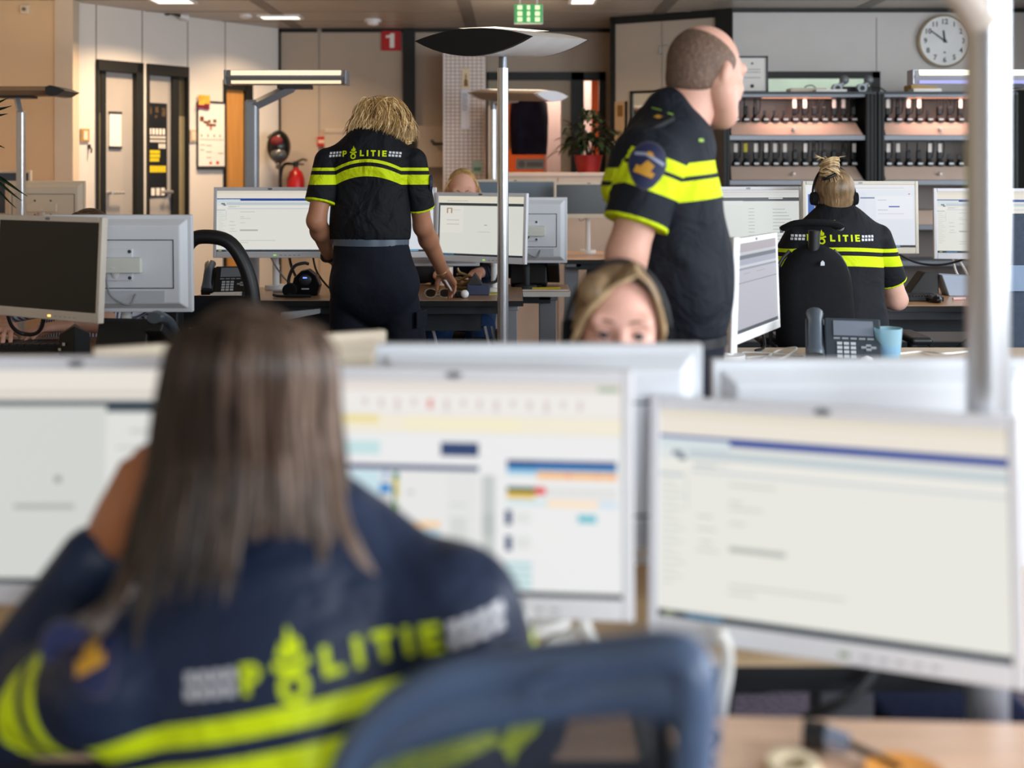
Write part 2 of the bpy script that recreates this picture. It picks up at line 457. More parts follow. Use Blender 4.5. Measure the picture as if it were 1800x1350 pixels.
# ------------------------------------------------------------------ ceiling fittings
def ceiling_light(px, py, lx, ly, label, power, yaw=0, spread=PI * 0.75):
    d = (CEIL - 0.012 - CH) / (HY - py) * F
    loc = Vector((Xp(px, d), d, CEIL))
    X = Matrix.Translation(loc) @ Matrix.Rotation(math.radians(yaw), 4, 'Z')
    t = thing('ceiling_light', label, 'ceiling light', X)
    m = MB()
    for s_ in (-1, 1):
        m.cbox((s_ * (lx / 2 + 0.01), 0, -0.008), (0.02, ly + 0.04, 0.016)); m.cbox((0, s_ * (ly / 2 + 0.01), -0.008), (lx, 0.02, 0.016))
    m.build('light_frame', WHITEM, t)
    m = MB(); m.cbox((0, 0, -0.006), (lx, ly, 0.012)); m.build('diffuser', E((255, 244, 226), 2.2), t)
    l = light_area('ceiling_lamp_light', (0, 0, -0.03), (0, 0, -1), lx, ly, power, (1.0, 0.68, 0.40), spread)
    l.parent = t
    return t
ceiling_light(493, 31, 0.30, 0.16, 'lit recessed ceiling light above the corner near the honey wood door', 15)
ceiling_light(303, 2, 0.26, 0.22, 'lit recessed ceiling light above the two dark framed doors', 30)
ceiling_light(1025, 1, 0.16, 0.3, 'small lit recessed ceiling light behind the green exit sign reflection', 7)

d = 9.3
t = thing('smoke_detector', 'white round smoke detector on the ceiling before the far wall', 'smoke detector', (Xp(655, d), d, CEIL))
m = MB(); m.lathe((0, 0, -0.02), [(0.07, 0.02), (0.07, 0.0)]); m.build('base_ring', WHITEM, t)
m = MB(); m.lathe((0, 0, -0.05), [(0.02, 0.0), (0.045, 0.008), (0.052, 0.03)]); m.build('sensor_head', WHITEM, t)
d = 9.0
t = thing('sensor', 'small pale ceiling sensor above the tall wood door', 'sensor', (Xp(432, d), d, CEIL))
m = MB(); m.lathe((0, 0, -0.03), [(0.03, 0.0), (0.05, 0.01), (0.05, 0.03)]); m.build('sensor_body', WHITEM, t)

# ceiling reflection of an exit sign, built as a glowing hanging sign
d = 7.9
ex = Matrix.Translation((Xp(929, d), d, Zp(24, d)))
t = thing('exit_sign_reflection', 'green and white exit sign reflection in the ceiling, built as a hanging sign', 'exit sign', ex)
m = MB(); m.cbox((0, 0.03, 0), (0.20, 0.05, 0.135)); m.cyl((-0.06, 0.03, 0.06), (-0.06, 0.03, CEIL - Zp(24, d)), 0.006); m.cyl((0.06, 0.03, 0.06), (0.06, 0.03, CEIL - Zp(24, d)), 0.006); m.build('housing', WHITEM, t, bevel=0.004)
m = MB(); m.cbox((0, 0.002, 0), (0.195, 0.006, 0.13)); m.build('lit_face', E((60, 150, 84), 1.2), t)
m = MB()
for k, x in enumerate((-0.06, 0.0, 0.062)):
    for j, z in enumerate((0.043, 0.0, -0.04)):
        m.cbox((x, -0.003, z), (0.034 if k != 1 else 0.022, 0.003, 0.030))
m.build('pictogram', E((226, 246, 190), 1.3), t)

# ------------------------------------------------------------------ signs, notices and fittings on the walls
def on_far(px, py, w_, h_, th=0.012, yw=YF): return (Xp(px, yw), yw, Zp(py, yw))
# red number sign hanging on the far wall
t = thing('number_sign', 'red square sign with a white figure 1 high on the far wall', 'sign', (Xp(688, YF), YF - 0.001, Zp(72, YF)))
m = MB(); m.box((-0.085, -0.02, -0.085), (0.085, 0, 0.085)); m.build('sign_board', M('sign red', (186, 26, 32), 0.4, 0, 0.5, 0.03), t, bevel=0.003)
m = MB(); m.prism([(-0.028, -0.062), (0.028, -0.062), (0.028, 0.064), (-0.004, 0.064), (-0.014, 0.05), (-0.045, 0.044), (-0.045, 0.024), (-0.012, 0.026), (-0.012, -0.062)][::1], -0.023, -0.0195); m.build('figure', PAPER, t)

# thermostat on the tan wall
t = thing('thermostat', 'small cream thermostat high on the tan wall', 'thermostat', (Xp(45, 8.2), 8.2, Zp(17, 8.2)))
m = MB(); m.box((-0.032, -0.025, -0.032), (0.032, 0, 0.032)); m.build('case', CREAM, t, bevel=0.005)
m = MB(); m.cyl((0, -0.025, 0), (0, -0.034, 0), 0.013); m.build('dial', M('brown dial', (120, 104, 84), 0.5), t)

def lwall(px, py, out=0.0):
    s_ = lw(px); dd = lwd(px)
    return LX @ Matrix.Translation((s_, -out, Zp(py, dd)))
t = thing('door_notice', 'white paper notice in a clip frame on the left grey door', 'notice', LX @ Matrix.Translation(((lw(196) + lw(216)) / 2, 0.03, Zp(229, lwd(206)))))
m = MB(); m.box((-0.05, -0.008, -0.13), (0.05, -0.001, 0.13)); m.build('sheet', PAPER, t)
m = MB(); m.box((-0.055, -0.012, 0.125), (0.055, -0.001, 0.142)); m.box((-0.055, -0.012, -0.142), (0.055, -0.001, -0.12)); m.build('clip_bar', DOTB, t)
# poster on the second door
pz0, pz1 = Zp(347, lwd(280)), Zp(181, lwd(280))
px0, px1 = lw(258), lw(297)
t = thing('poster', 'tall black poster with white and yellow lines of text on the right grey door', 'poster', LX @ Matrix.Translation(((px0 + px1) / 2, 0.03, (pz0 + pz1) / 2)))
pw, ph = (px1 - px0), pz1 - pz0
m = MB(); m.box((-pw / 2, -0.006, -ph / 2), (pw / 2, -0.001, ph / 2)); m.build('sheet', M('poster black', (24, 27, 32), 0.4, 0, 0.4, 0.3, 8), t)
def bars(t, name, mat, rows, y=-0.008):
    m = MB()
    for (u0, v0, u1, v1) in rows:
        m.box((-pw / 2 + u0 * pw, y, ph / 2 - v1 * ph), (-pw / 2 + u1 * pw, -0.005, ph / 2 - v0 * ph))
    m.build(name, mat, t)
def glyph_rows(u0, v0, u1, v1, n, gap=0.35):
    wq = (u1 - u0) / n
    return [(u0 + k * wq, v0, u0 + (k + 1 - gap) * wq, v1) for k in range(n)]
bars(t, 'white_text', PAPER, glyph_rows(0.03, 0.27, 0.95, 0.335, 6) + glyph_rows(0.03, 0.35, 0.95, 0.375, 9) + glyph_rows(0.03, 0.39, 0.95, 0.415, 9) + glyph_rows(0.62, 0.43, 0.95, 0.48, 3) + glyph_rows(0.06, 0.90, 0.95, 0.98, 4, 0.3))
bars(t, 'yellow_text', M('poster yellow', (226, 206, 30), 0.5), glyph_rows(0.03, 0.50, 0.68, 0.535, 7, 0.15) + glyph_rows(0.03, 0.542, 0.68, 0.577, 7, 0.15) + glyph_rows(0.03, 0.584, 0.64, 0.62, 7, 0.15) + glyph_rows(0.22, 0.665, 0.95, 0.735, 6, 0.15))
bars(t, 'picture_patch', M('poster picture', (86, 70, 52), 0.5, 0, 0.3, 0.5, 30), [(0.1, 0.04, 0.3, 0.12), (0.45, 0.04, 0.6, 0.10), (0.75, 0.05, 0.92, 0.14), (0.45, 0.13, 0.55, 0.16)])

# calendar with photo and dates
cz0, cz1 = Zp(292, lwd(370)), Zp(181, lwd(370))
c0, c1 = lw(347), lw(393)
t = thing('wall_calendar', 'tall paper wall calendar with a sketch and pencilled notes beside the wood door', 'calendar', LX @ Matrix.Translation(((c0 + c1) / 2, 0, (cz0 + cz1) / 2)))
pw, ph = c1 - c0, cz1 - cz0
m = MB(); m.box((-pw / 2, -0.012, -ph / 2), (pw / 2, -0.001, ph / 2)); m.build('sheet', PAPER, t)
m = MB(); m.box((-pw / 2 - 0.01, -0.02, -ph / 2 - 0.03), (pw / 2, -0.001, -ph / 2)); m.box((-pw / 2, -0.02, ph / 2), (pw / 2, -0.001, ph / 2 + 0.015)); m.box((-pw / 2 - 0.012, -0.014, -ph / 2), (-pw / 2, -0.001, ph / 2)); m.build('hanging_bar', DOTB, t)
bars(t, 'notes', M('pencil grey', (150, 130, 120), 0.7), [(0.1, 0.5, 0.14, 0.54), (0.34, 0.5, 0.38, 0.54), (0.58, 0.5, 0.62, 0.54), (0.8, 0.5, 0.84, 0.54), (0.06, 0.575, 0.95, 0.582), (0.06, 0.66, 0.25, 0.67), (0.3, 0.67, 0.5, 0.68), (0.06, 0.74, 0.22, 0.75), (0.3, 0.77, 0.5, 0.78), (0.3, 0.86, 0.48, 0.87), (0.75, 0.79, 0.95, 0.80)], -0.014)
bars(t, 'sketch', M('sketch brown', (120, 76, 52), 0.7, 0, 0.3, 0.4, 40), [(0.06, 0.22, 0.2, 0.30), (0.2, 0.29, 0.36, 0.33), (0.36, 0.27, 0.46, 0.32), (0.56, 0.26, 0.68, 0.31), (0.3, 0.33, 0.66, 0.37)], -0.014)
bars(t, 'red_marks', M('red marker', (206, 80, 60), 0.6), [(0.42, 0.93, 0.5, 0.97), (0.68, 0.92, 0.78, 0.97), (0.44, 0.37, 0.5, 0.43)], -0.014)
t = thing('pin_up_card', 'small yellow and red card pinned over the corner of the wall calendar', 'card', lwall(356, 176, 0.018))
m = MB(); m.box((-0.055, -0.006, -0.04), (0.055, -0.001, 0.04)); m.build('card_sheet', M('card amber', (226, 176, 70), 0.6, 0, 0.3, 0.3, 20), t)
m = MB(); m.box((-0.07, -0.008, -0.07), (0.0, -0.001, -0.04)); m.box((0.0, -0.008, -0.075), (0.05, -0.001, -0.03)); m.build('printed_corner', M('card dark red', (120, 40, 60), 0.6, 0, 0.3, 0.3, 20), t)
def switch(px, py, w_, h_, label, mat, name='light_switch', cat='switch'):
    t = thing(name, label, cat, lwall(px, py, 0))
    m = MB(); m.box((-w_ / 2, -0.015, -h_ / 2), (w_ / 2, 0, h_ / 2)); m.build('plate', mat, t, bevel=0.003)
    m = MB(); m.box((-w_ / 4, -0.02, -h_ / 3), (w_ / 4, -0.014, h_ / 3)); m.build('rocker', CREAM, t)
    return t
switch(148, 238, 0.07, 0.10, 'brass coloured switch plate left of the two dark framed doors', M('brass plate', (190, 150, 84), 0.4, 0.4))
switch(338, 239, 0.06, 0.10, 'pale switch plate between the poster door and the calendar', M('pale plate', (196, 176, 150), 0.4))
t = thing('key_hook', 'small dark key hook under the brass switch plate', 'hook', lwall(156, 262, 0))
m = MB(); m.cbox((0, -0.006, 0.02), (0.02, 0.012, 0.03)); m.tube([(0, -0.012, 0.02), (0, -0.035, 0.0), (0, -0.03, -0.03)], 0.006); m.build('hook_body', DOTB, t)
t = thing('spotlight', 'small dark wall spotlight high above the poster door', 'spotlight', lwall(292, 23, 0))
m = MB(); m.cyl((0, 0, 0), (0, -0.03, 0), 0.02); m.tube([(0, -0.03, 0), (0.04, -0.06, -0.01), (0.09, -0.07, -0.02)], 0.008); m.build('arm', DOTB, t)
m = MB(); m.cyl((0.08, -0.07, -0.02), (0.14, -0.09, -0.03), 0.018, 0.026); m.build('lamp_head', WHITEM, t)

# fire alarm box, extinguisher, helmet, white intercom on the far wall
t = thing('fire_alarm_button', 'small red call point box on the far wall left of the blonde person', 'alarm', (Xp(567, YF), YF, Zp(249, YF)))
m = MB(); m.box((-0.04, -0.04, -0.045), (0.04, 0, 0.045)); m.build('box', M('alarm red', (168, 36, 30), 0.4), t, bevel=0.004)
m = MB(); m.box((-0.03, -0.044, -0.015), (0.03, -0.039, 0.015)); m.build('window_strip', M('pale strip', (214, 176, 160), 0.4), t)
d = 9.75
ez = Zp(331, d)
t = thing('fire_extinguisher', 'red fire extinguisher with black hose hanging on the far wall', 'fire extinguisher', (Xp(520, d), d, ez - 0.22))
m = MB(); m.lathe((0, 0, 0), [(0.06, 0), (0.075, 0.02), (0.075, 0.30), (0.055, 0.36), (0.025, 0.385), (0.025, 0.40)]); m.build('cylinder', M('extinguisher red', (170, 22, 24), 0.3, 0, 0.5, 0.04), t)
m = MB(); m.lathe((0, 0, 0.40), [(0.022, 0), (0.022, 0.05)]); m.tube([(0, 0, 0.44), (0.06, -0.01, 0.47), (0.10, -0.01, 0.46)], 0.01); m.tube([(0, 0, 0.43), (0.07, -0.01, 0.425)], 0.008); m.build('valve_handle', BLACKP, t)
m = MB(); m.tube(curve_pts([(-0.02, 0, 0.43), (-0.10, -0.01, 0.42), (-0.13, -0.01, 0.30), (-0.11, -0.02, 0.1), (-0.09, -0.02, 0.0)]), 0.013); m.build('hose', CABLEB, t)
m = MB(); m.box((-0.076, -0.077, 0.13), (0.076, -0.02, 0.20)); m.build('label_band', M('amber label', (210, 120, 40), 0.5), t)
m = MB(); m.box((-0.03, 0.07, 0.1), (0.03, 0.145, 0.32)); m.build('wall_bracket', DOTB, t)
t = thing('riding_helmet', 'black helmet with a red lining hanging on a hook on the far wall', 'helmet', (Xp(490, 9.6), 9.6, Zp(262, 9.6)))
m = MB()
HR = []
m.sphere((0, 0, 0.02), (0.10, 0.11, 0.14), 20, 12); m.build('shell', BLACKG, t)
m = MB(); m.sphere((0.0, -0.075, 0.06), (0.055, 0.045, 0.05)); m.build('lining', M('dark red lining', (96, 24, 30), 0.8), t)
m = MB(); m.sphere((0.01, -0.07, -0.05), (0.07, 0.055, 0.06)); m.build('visor', M('visor plastic', (70, 74, 78), 0.15, 0, 0.6), t)
m = MB(); m.tube([(-0.05, 0.02, -0.08), (0.0, -0.02, -0.15), (0.05, 0.02, -0.08)], 0.008); m.sphere((0, -0.03, -0.15), 0.02); m.build('chin_strap', M('grey strap', (110, 100, 92), 0.7), t)
m = MB(); m.tube([(-0.11, 0.25, 0.10), (-0.11, 0.1, 0.10), (-0.07, 0.02, 0.12)], 0.01); m.build('hook', DOTB, t)
t = thing('wall_box', 'pale plastic box fixed to the far wall behind the blonde person', 'box', (Xp(608, YF), YF, Zp(245, YF)))
m = MB(); m.box((-0.18, -0.06, -0.13), (0.14, 0, 0.09)); m.build('case', WALLG, t, bevel=0.01)
m = MB(); m.box((-0.18, -0.064, 0.05), (0.14, -0.058, 0.056)); m.build('lid_line', SEAM, t)
t = thing('wall_bracket', 'white cabinet with a small dark latch on the far wall right of the blonde person', 'cabinet', (Xp(755, 9.8), YF, Zp(288, YF)))
m = MB(); m.box((-0.10, -0.12, -0.03), (0.20, 0, 0.33)); m.build('body', WALLG, t, bevel=0.004)
m = MB(); m.tube([(0.02, -0.12, 0.20), (0.04, -0.15, 0.17), (0.12, -0.15, 0.17)], 0.012); m.build('latch', DOTB, t)

# angled right wall: mirror, board, peg
def rw(px):
    k = (px - 900.0) / F
    c, s_ = math.cos(RANG), math.sin(RANG)
    return (k * RA_[1] - RA_[0]) / (c - k * s_)
def rwall(px, py, out=0.0):
    s_ = rw(px); dd = RA_[1] + s_ * math.sin(RANG)
    return RX @ Matrix.Translation((s_, -out, Zp(py, dd)))
t = thing('wall_mirror', 'dark framed mirror on the wall behind the walking person', 'mirror', rwall(1136, 215))
m = MB()
for (lo, hi) in (((-0.13, -0.025, -0.27), (-0.11, 0, 0.25)), ((0.11, -0.025, -0.27), (0.13, 0, 0.25)), ((-0.13, -0.025, 0.23), (0.13, 0, 0.25)), ((-0.13, -0.025, -0.27), (0.13, 0, -0.25))): m.box(lo, hi)
m.build('mirror_frame', FRAMEB, t)
m = MB(); m.box((-0.11, -0.01, -0.25), (0.11, -0.002, 0.23)); m.build('glass', M('mirror silver', (235, 235, 235), 0.05, 1.0, 0.5, 0), t)
t = thing('wooden_board', 'narrow tan wooden board with a brown mark on the wall behind the walking person', 'board', rwall(1091, 240))
m = MB(); m.box((-0.05, -0.015, -0.30), (0.05, 0, 0.28)); m.build('plank', M('tan board', (186, 152, 112), 0.6, 0, 0.3, 0.1), t)
m = MB(); m.box((-0.02, -0.018, 0.16), (0.025, -0.014, 0.25)); m.build('mark', M('brown mark', (128, 84, 36), 0.6), t)
m = MB(); m.box((0.045, -0.02, -0.30), (0.06, 0, 0.28)); m.build('edge_strip', FRAMEB, t)
t = thing('coat_peg', 'thin wire coat peg on the wall behind the walking head', 'peg', rwall(1163, 88))
m = MB(); m.tube([(0.0, 0, -0.03), (0, -0.03, -0.03), (0, -0.03, 0.03), (0.06, -0.02, 0.035)], 0.004); m.build('wire', GREYM, t)
t = thing('tan_notice_panel', 'tall tan panel on the wall just right of the walking person', 'panel', rwall(1253, 250))
m = MB(); m.box((-0.06, -0.02, -0.22), (0.05, -0.001, 0.2)); m.build('panel_sheet', M('tan panel', (180, 150, 116), 0.6, 0, 0.3, 0.08), t)
m = MB(); m.box((0.05, -0.02, -0.22), (0.065, -0.001, 0.2)); m.build('dark_edge', FRAMEB, t)

# clock
YC = YR
t = thing('wall_clock', 'round white wall clock with pale gold rim above the radio cabinets', 'clock', (Xp(1657, YC), YC, Zp(73, YC)))
R = 46.5 / F * YC
X90 = Matrix.Rotation(PI / 2, 4, 'X')
m = MB(); m.lathe((0, 0, 0), [(R * 0.97, 0.0), (R, 0.02), (R * 0.985, 0.045), (R * 0.93, 0.05), (R * 0.91, 0.035)], 48, X=X90); m.build('rim', M('champagne metal', (206, 190, 160), 0.25, 0.7), t)
m = MB(); m.lathe((0, 0, 0), [(R * 0.92, 0.0), (R * 0.92, 0.039)], 48, X=X90); m.build('dial', M('clock dial', (232, 232, 230), 0.5), t)
m = MB()
for k in range(1, 13):
    a = k / 12 * 2 * PI
    vs, fs = text_geo(str(k), R * 0.27, 0.0012)
    cx, cz = math.sin(a) * R * 0.72, math.cos(a) * R * 0.72
    m.add([(x + cx, -0.0400, y + cz) for x, y, z in vs], fs)
m.prism([(-0.011, -R * 0.46), (0.011, -R * 0.46), (0, -R * 0.38)], -0.0405, -0.0395)
m.build('numerals', BLACKP, t)
def hand(t, name, ang, L, w_, y):
    m = MB(); a = math.radians(ang)
    Xh = Matrix.Rotation(a, 4, 'Y')
    m.prism([(-w_ / 2, -L * 0.16), (w_ / 2, -L * 0.16), (w_ / 2.6, L), (-w_ / 2.6, L)], y, y + 0.002, X=Xh)
    m.build(name, DOTB, t)
hand(t, 'hour_hand', -7, R * 0.40, 0.016, -0.044)
hand(t, 'minute_hand', -54, R * 0.66, 0.011, -0.047)
m = MB(); m.cyl((0, -0.038, 0), (0, -0.050, 0), 0.012); m.build('hub', DOTB, t)
# ------------------------------------------------------------------ desks
def desk(label, x0, x1, y0, y1, z, top, legs=(0.12, 0.88), yaw=0.0, group=None, tray=True, edge=None, legm=None):
    cx, cy = (x0 + x1) / 2, (y0 + y1) / 2
    X = Matrix.Translation((cx, cy, 0)) @ Matrix.Rotation(math.radians(yaw), 4, 'Z')
    t = thing('office_desk', label, 'desk', X, group)
    hx, hy = (x1 - x0) / 2, (y1 - y0) / 2
    legm = legm or GREYM
    m = MB(); m.box((-hx, -hy, z - 0.025), (hx, hy, z)); m.build('table_top', top, t, bevel=0.006)
    m = MB(); m.box((-hx, -hy - 0.002, z - 0.028), (hx, -hy + 0.0005, z - 0.003)); m.box((-hx - 0.002, -hy, z - 0.028), (-hx, hy, z - 0.003)); m.box((hx, -hy, z - 0.028), (hx + 0.002, hy, z - 0.003)); m.build('edge_band', edge or BLACKP, t)
    for y in (-hy + 0.06, hy - 0.10): m = MB(); m.box((-hx + 0.1, y, z - 0.07), (hx - 0.1, y + 0.04, z - 0.026)); m.build('frame_beam', DOTB, t)
    for f in legs:
        x = -hx + f * 2 * hx
        m = MB(); m.box((x - 0.045, -0.035, 0.34), (x + 0.045, 0.035, z - 0.03)); m.box((x - 0.038, -0.028, 0.04), (x + 0.038, 0.028, 0.34)); m.box((x - 0.05, -hy + 0.06, z - 0.055), (x + 0.05, hy - 0.06, z - 0.027)); m.build('leg', legm, t, bevel=0.004)
        m = MB(); m.box((x - 0.04, -hy + 0.03, 0.0), (x + 0.04, hy - 0.03, 0.045)); m.build('foot', legm, t, bevel=0.006)
    if tray:
        m = MB()
        for y in (0.02, 0.2): m.box((-hx + 0.2, y + hy - 0.35, z - 0.17), (hx - 0.2, y + hy - 0.345, z - 0.07))
        m.box((-hx + 0.2, hy - 0.33, z - 0.175), (hx - 0.2, hy - 0.15, z - 0.17)); m.build('cable_tray', DOTB, t)
    return t

deskA = desk('pale beech desk at the lower edge, right of the slate blue chair', 0.18, 1.40, 0.72, 1.475, 0.68, BEECH, yaw=-3.0, legs=(0.08, 0.92), tray=False)
deskA2 = desk('narrow beech desk part under the elbows of the person with long brown hair', -1.25, 0.16, 1.42, 1.655, 0.665, BEECH, legs=(0.03, 0.985), tray=False)
deskB = desk('light desk facing the foreground desk across the gap of monitor arms', -1.30, 1.35, 1.69, 2.15, 0.665, M('sand desk top', (206, 176, 136), 0.35, 0, 0.5, 0.08, 5, stretch=(1, 12, 12)), legs=(0.05, 0.70, 0.97), tray=False)
deskC = desk('desk with the black screen at the left, person in striped shirt behind it', -2.7, -0.98, 3.55, 4.28, 0.77, OAKD, legs=(0.08, 0.92), tray=False)
deskG = desk('desk holding the grey telephone and blue tumbler', 0.60, 1.95, 3.42, 4.02, 0.77, M('light beech top', (214, 190, 164), 0.35, 0, 0.5, 0.06, 5), legs=(0.1, 0.9))
deskD = desk('walnut desk that the blonde person leans on', -1.50, 0.05, 5.20, 5.78, 0.80, OAKD, legs=(0.10, 0.955))
deskE = desk('walnut desk behind, its right end past the grey leg of the nearer desk', -1.3, 0.30, 5.86, 6.22, 0.77, OAKD, legs=(0.08, 0.93), edge=PAPER, tray=False)
deskF = desk('oak desk of the person with the hair bun, below the radio cabinets', 0.85, 2.75, 5.0, 5.75, 0.80, M('oak desk top', (206, 160, 116), 0.25, 0, 0.6, 0.1, 5, stretch=(1, 12, 12)), legs=(0.08, 0.92), legm=M('dark grey desk metal', (112, 116, 122), 0.4, 0.4))
deskH = desk('far light desk with a white monitor arm, left of the walking person', 0.30, 1.15, 7.05, 7.75, 0.84, BEECH, legs=(0.1, 0.9))
deskI = desk('far desk at the left end, under the blue grey screen', -3.7, -2.35, 6.95, 7.7, 0.77, BEECH, legs=(0.1, 0.9))

# ------------------------------------------------------------------ monitors
def ui_portal(lines=True, blue=(30, 66, 150)):
    r = [(0, 0, 1, 1, (232, 232, 224)), (0, 0, 1, 0.045, (228, 220, 204)), (0, 0.045, 1, 0.12, (236, 228, 214)), (0, 0.125, 1, 0.165, blue),
         (0, 0.14, 0.22, 0.19, (214, 224, 226)), (0, 0.19, 1, 0.235, (196, 206, 210)), (0.0, 0.19, 0.09, 0.28, (222, 228, 226)),
         (0.04, 0.20, 0.075, 0.225, (110, 124, 138)), (0.06, 0.225, 0.085, 0.25, (110, 124, 138)), (0, 0.245, 1, 0.285, (236, 234, 226)), (0.10, 0.285, 1, 0.30, (206, 210, 214)),
         (0.0, 0.31, 0.08, 0.325, (186, 196, 200)), (0.108, 0.255, 0.18, 0.27, (190, 196, 198)), (0.15, 0.255, 0.22, 0.262, (200, 204, 204))]
    for k in range(16): r.append((0.012, 0.35 + 0.032 * k, 0.03 + 0.045 * ((k * 7) % 5) / 5 + 0.02, 0.358 + 0.032 * k, (206, 208, 204)))
    r.append((0.086, 0.33, 0.09, 0.48, (200, 204, 204)))
    for v, a, c in ((0.34, 0.22, 0.36), (0.42, 0.22, 0.26), (0.45, 0.22, 0.32), (0.50, 0.12, 0.17), (0.52, 0.22, 0.27), (0.56, 0.12, 0.18), (0.62, 0.13, 0.17), (0.66, 0.12, 0.19), (0.81, 0.22, 0.56), (0.845, 0.22, 0.30)):
        r.append((a, v, c, v + 0.012, (206, 206, 200)))
    r.append((0.22, 0.635, 0.39, 0.66, (180, 182, 176)))
    r += [(0, 0.965, 1, 1, (44, 54, 66)), (0.02, 0.975, 0.05, 0.99, (160, 170, 120)), (0.09, 0.97, 0.2, 0.995, (70, 120, 150))]
    return r
def ui_lines(bg=(222, 226, 222)):
    r = [(0, 0, 1, 1, bg), (0, 0, 1, 0.1, (214, 214, 212)), (0, 0.03, 1, 0.036, (170, 172, 176)), (0, 0.12, 1, 0.18, (84, 86, 92)), (0.7, 0.125, 0.84, 0.145, (214, 214, 212)), (0, 0.175, 0.45, 0.24, (224, 228, 226)), (0.22, 0.18, 0.24, 0.205, (200, 60, 60))]
    for k in range(12):
        v = 0.30 + 0.055 * k
        r += [(0.04, v, 0.10 + 0.02 * (k % 3), v + 0.008, (160, 166, 170)), (0.5, v, 0.56, v + 0.008, (160, 166, 170)), (0.74, v + 0.01, 0.86 + 0.02 * (k % 4), v + 0.018, (150, 156, 160))]
    r += [(0, 0.96, 1, 1, (44, 54, 66))]
    return r
def ui_mail():
    return [(0, 0, 1, 1, (206, 208, 204)), (0, 0, 1, 0.14, (236, 230, 220)), (0, 0.10, 1, 0.12, (214, 206, 196)), (0, 0.145, 1, 0.17, (60, 74, 86)), (0, 0.17, 0.59, 1, (214, 216, 211)), (0.59, 0.145, 1, 0.20, (60, 72, 82)), (0.86, 0.17, 0.93, 0.185, (200, 206, 208)),
            (0.59, 0.20, 1, 1, (228, 229, 225)), (0.66, 0.28, 0.76, 0.30, (206, 207, 203)), (0.62, 0.36, 0.78, 0.375, (206, 207, 203)), (0.44, 0.50, 0.46, 0.53, (150, 152, 150)), (0.32, 0.63, 0.50, 0.655, (178, 180, 176)), (0, 0.975, 1, 1, (40, 50, 60))]
def ui_dash():
    W = (234, 234, 234)
    r = [(0, 0, 1, 1, (222, 222, 220)), (0, 0, 1, 0.05, (226, 218, 212)), (0, 0.05, 1, 0.16, (236, 232, 228)), (0.93, 0.02, 0.99, 0.04, (150, 180, 150))]
    for k in range(14): r.append((0.22 + 0.05 * k, 0.085, 0.235 + 0.05 * k, 0.12 + 0.012 * (k % 3), (216, 206, 204) if k != 4 else (222, 150, 140)))
    r += [(0, 0.165, 1, 0.245, (240, 232, 212)), (0.02, 0.165, 0.27, 0.205, (236, 222, 160)), (0.35, 0.17, 0.7, 0.235, (242, 234, 204)),
          (0, 0.25, 1, 1, W), (0.12, 0.29, 0.275, 0.355, (196, 224, 226)), (0.46, 0.29, 0.575, 0.355, (44, 66, 110)), (0.02, 0.40, 0.575, 0.425, (60, 76, 116)),
          (0.02, 0.43, 0.275, 1, (200, 224, 232)), (0.275, 0.43, 0.315, 1, (224, 224, 222)), (0.275, 0.49, 0.31, 0.54, (70, 140, 200)), (0.285, 0.43, 0.30, 0.47, (150, 180, 216)), (0.315, 0.43, 0.575, 0.98, (230, 230, 228)),
          (0.315, 0.435, 0.333, 0.47, (30, 130, 110)), (0.315, 0.47, 0.333, 0.56, (210, 190, 70)), (0.315, 0.50, 0.322, 0.60, (50, 110, 110)), (0.315, 0.58, 0.333, 0.64, (110, 160, 80)), (0.315, 0.64, 0.333, 0.70, (232, 130, 40)), (0.315, 0.70, 0.333, 0.80, (50, 150, 160)), (0.315, 0.80, 0.333, 0.83, (220, 210, 50)), (0.315, 0.83, 0.333, 0.9, (50, 140, 150)),
          (0.333, 0.665, 0.46, 0.695, (246, 206, 158)), (0.333, 0.70, 0.46, 0.73, (186, 214, 228)), (0.36, 0.52, 0.38, 0.54, (200, 200, 198)),
          (0.48, 0.43, 0.575, 0.98, (226, 227, 225)), (0.49, 0.58, 0.54, 0.59, (200, 206, 204)), (0.49, 0.64, 0.54, 0.76, (212, 214, 212)), (0.49, 0.80, 0.54, 0.86, (206, 216, 214)), (0.585, 0.44, 0.625, 0.95, (196, 200, 198)), (0.585, 0.62, 0.625, 0.72, (184, 190, 188))]
    r += [(0.66, 0.365, 1 - 0.015, 0.40, (34, 72, 136)), (0.66, 0.395, 0.985, 0.415, (70, 150, 206)), (0.66, 0.365, 0.745, 0.385, (24, 50, 110)), (0.66, 0.415, 0.75, 0.435, (170, 210, 228)), (0.75, 0.42, 0.985, 0.45, (248, 186, 112)), (0.835, 0.425, 0.85, 0.445, (236, 120, 80)), (0.92, 0.425, 0.935, 0.445, (236, 120, 80)), (0.965, 0.425, 0.98, 0.445, (236, 120, 80)),
          (0.66, 0.49, 0.745, 0.515, (50, 90, 70)), (0.66, 0.515, 0.745, 0.545, (226, 186, 70)), (0.745, 0.49, 0.775, 0.525, (226, 30, 34)), (0.775, 0.485, 0.985, 0.54, (224, 224, 222)), (0.66, 0.55, 0.78, 0.575, (206, 226, 230)), (0.78, 0.55, 0.93, 0.58, (250, 224, 192)), (0.93, 0.55, 0.985, 0.58, (206, 224, 236)),
          (0.87, 0.615, 0.925, 0.65, (96, 190, 204)), (0.655, 0.60, 0.675, 0.67, (42, 66, 110)), (0.655, 0.72, 0.675, 0.79, (42, 66, 110)), (0.685, 0.61, 0.73, 0.66, (222, 224, 222)), (0.685, 0.72, 0.73, 0.78, (222, 224, 222))]
    for k in range(4): r.append((0.655, 0.84 + 0.034 * k, 0.735, 0.862 + 0.034 * k, (176, 214, 218)))
    r += [(0, 0.975, 1, 1, (40, 46, 54))]
    return r
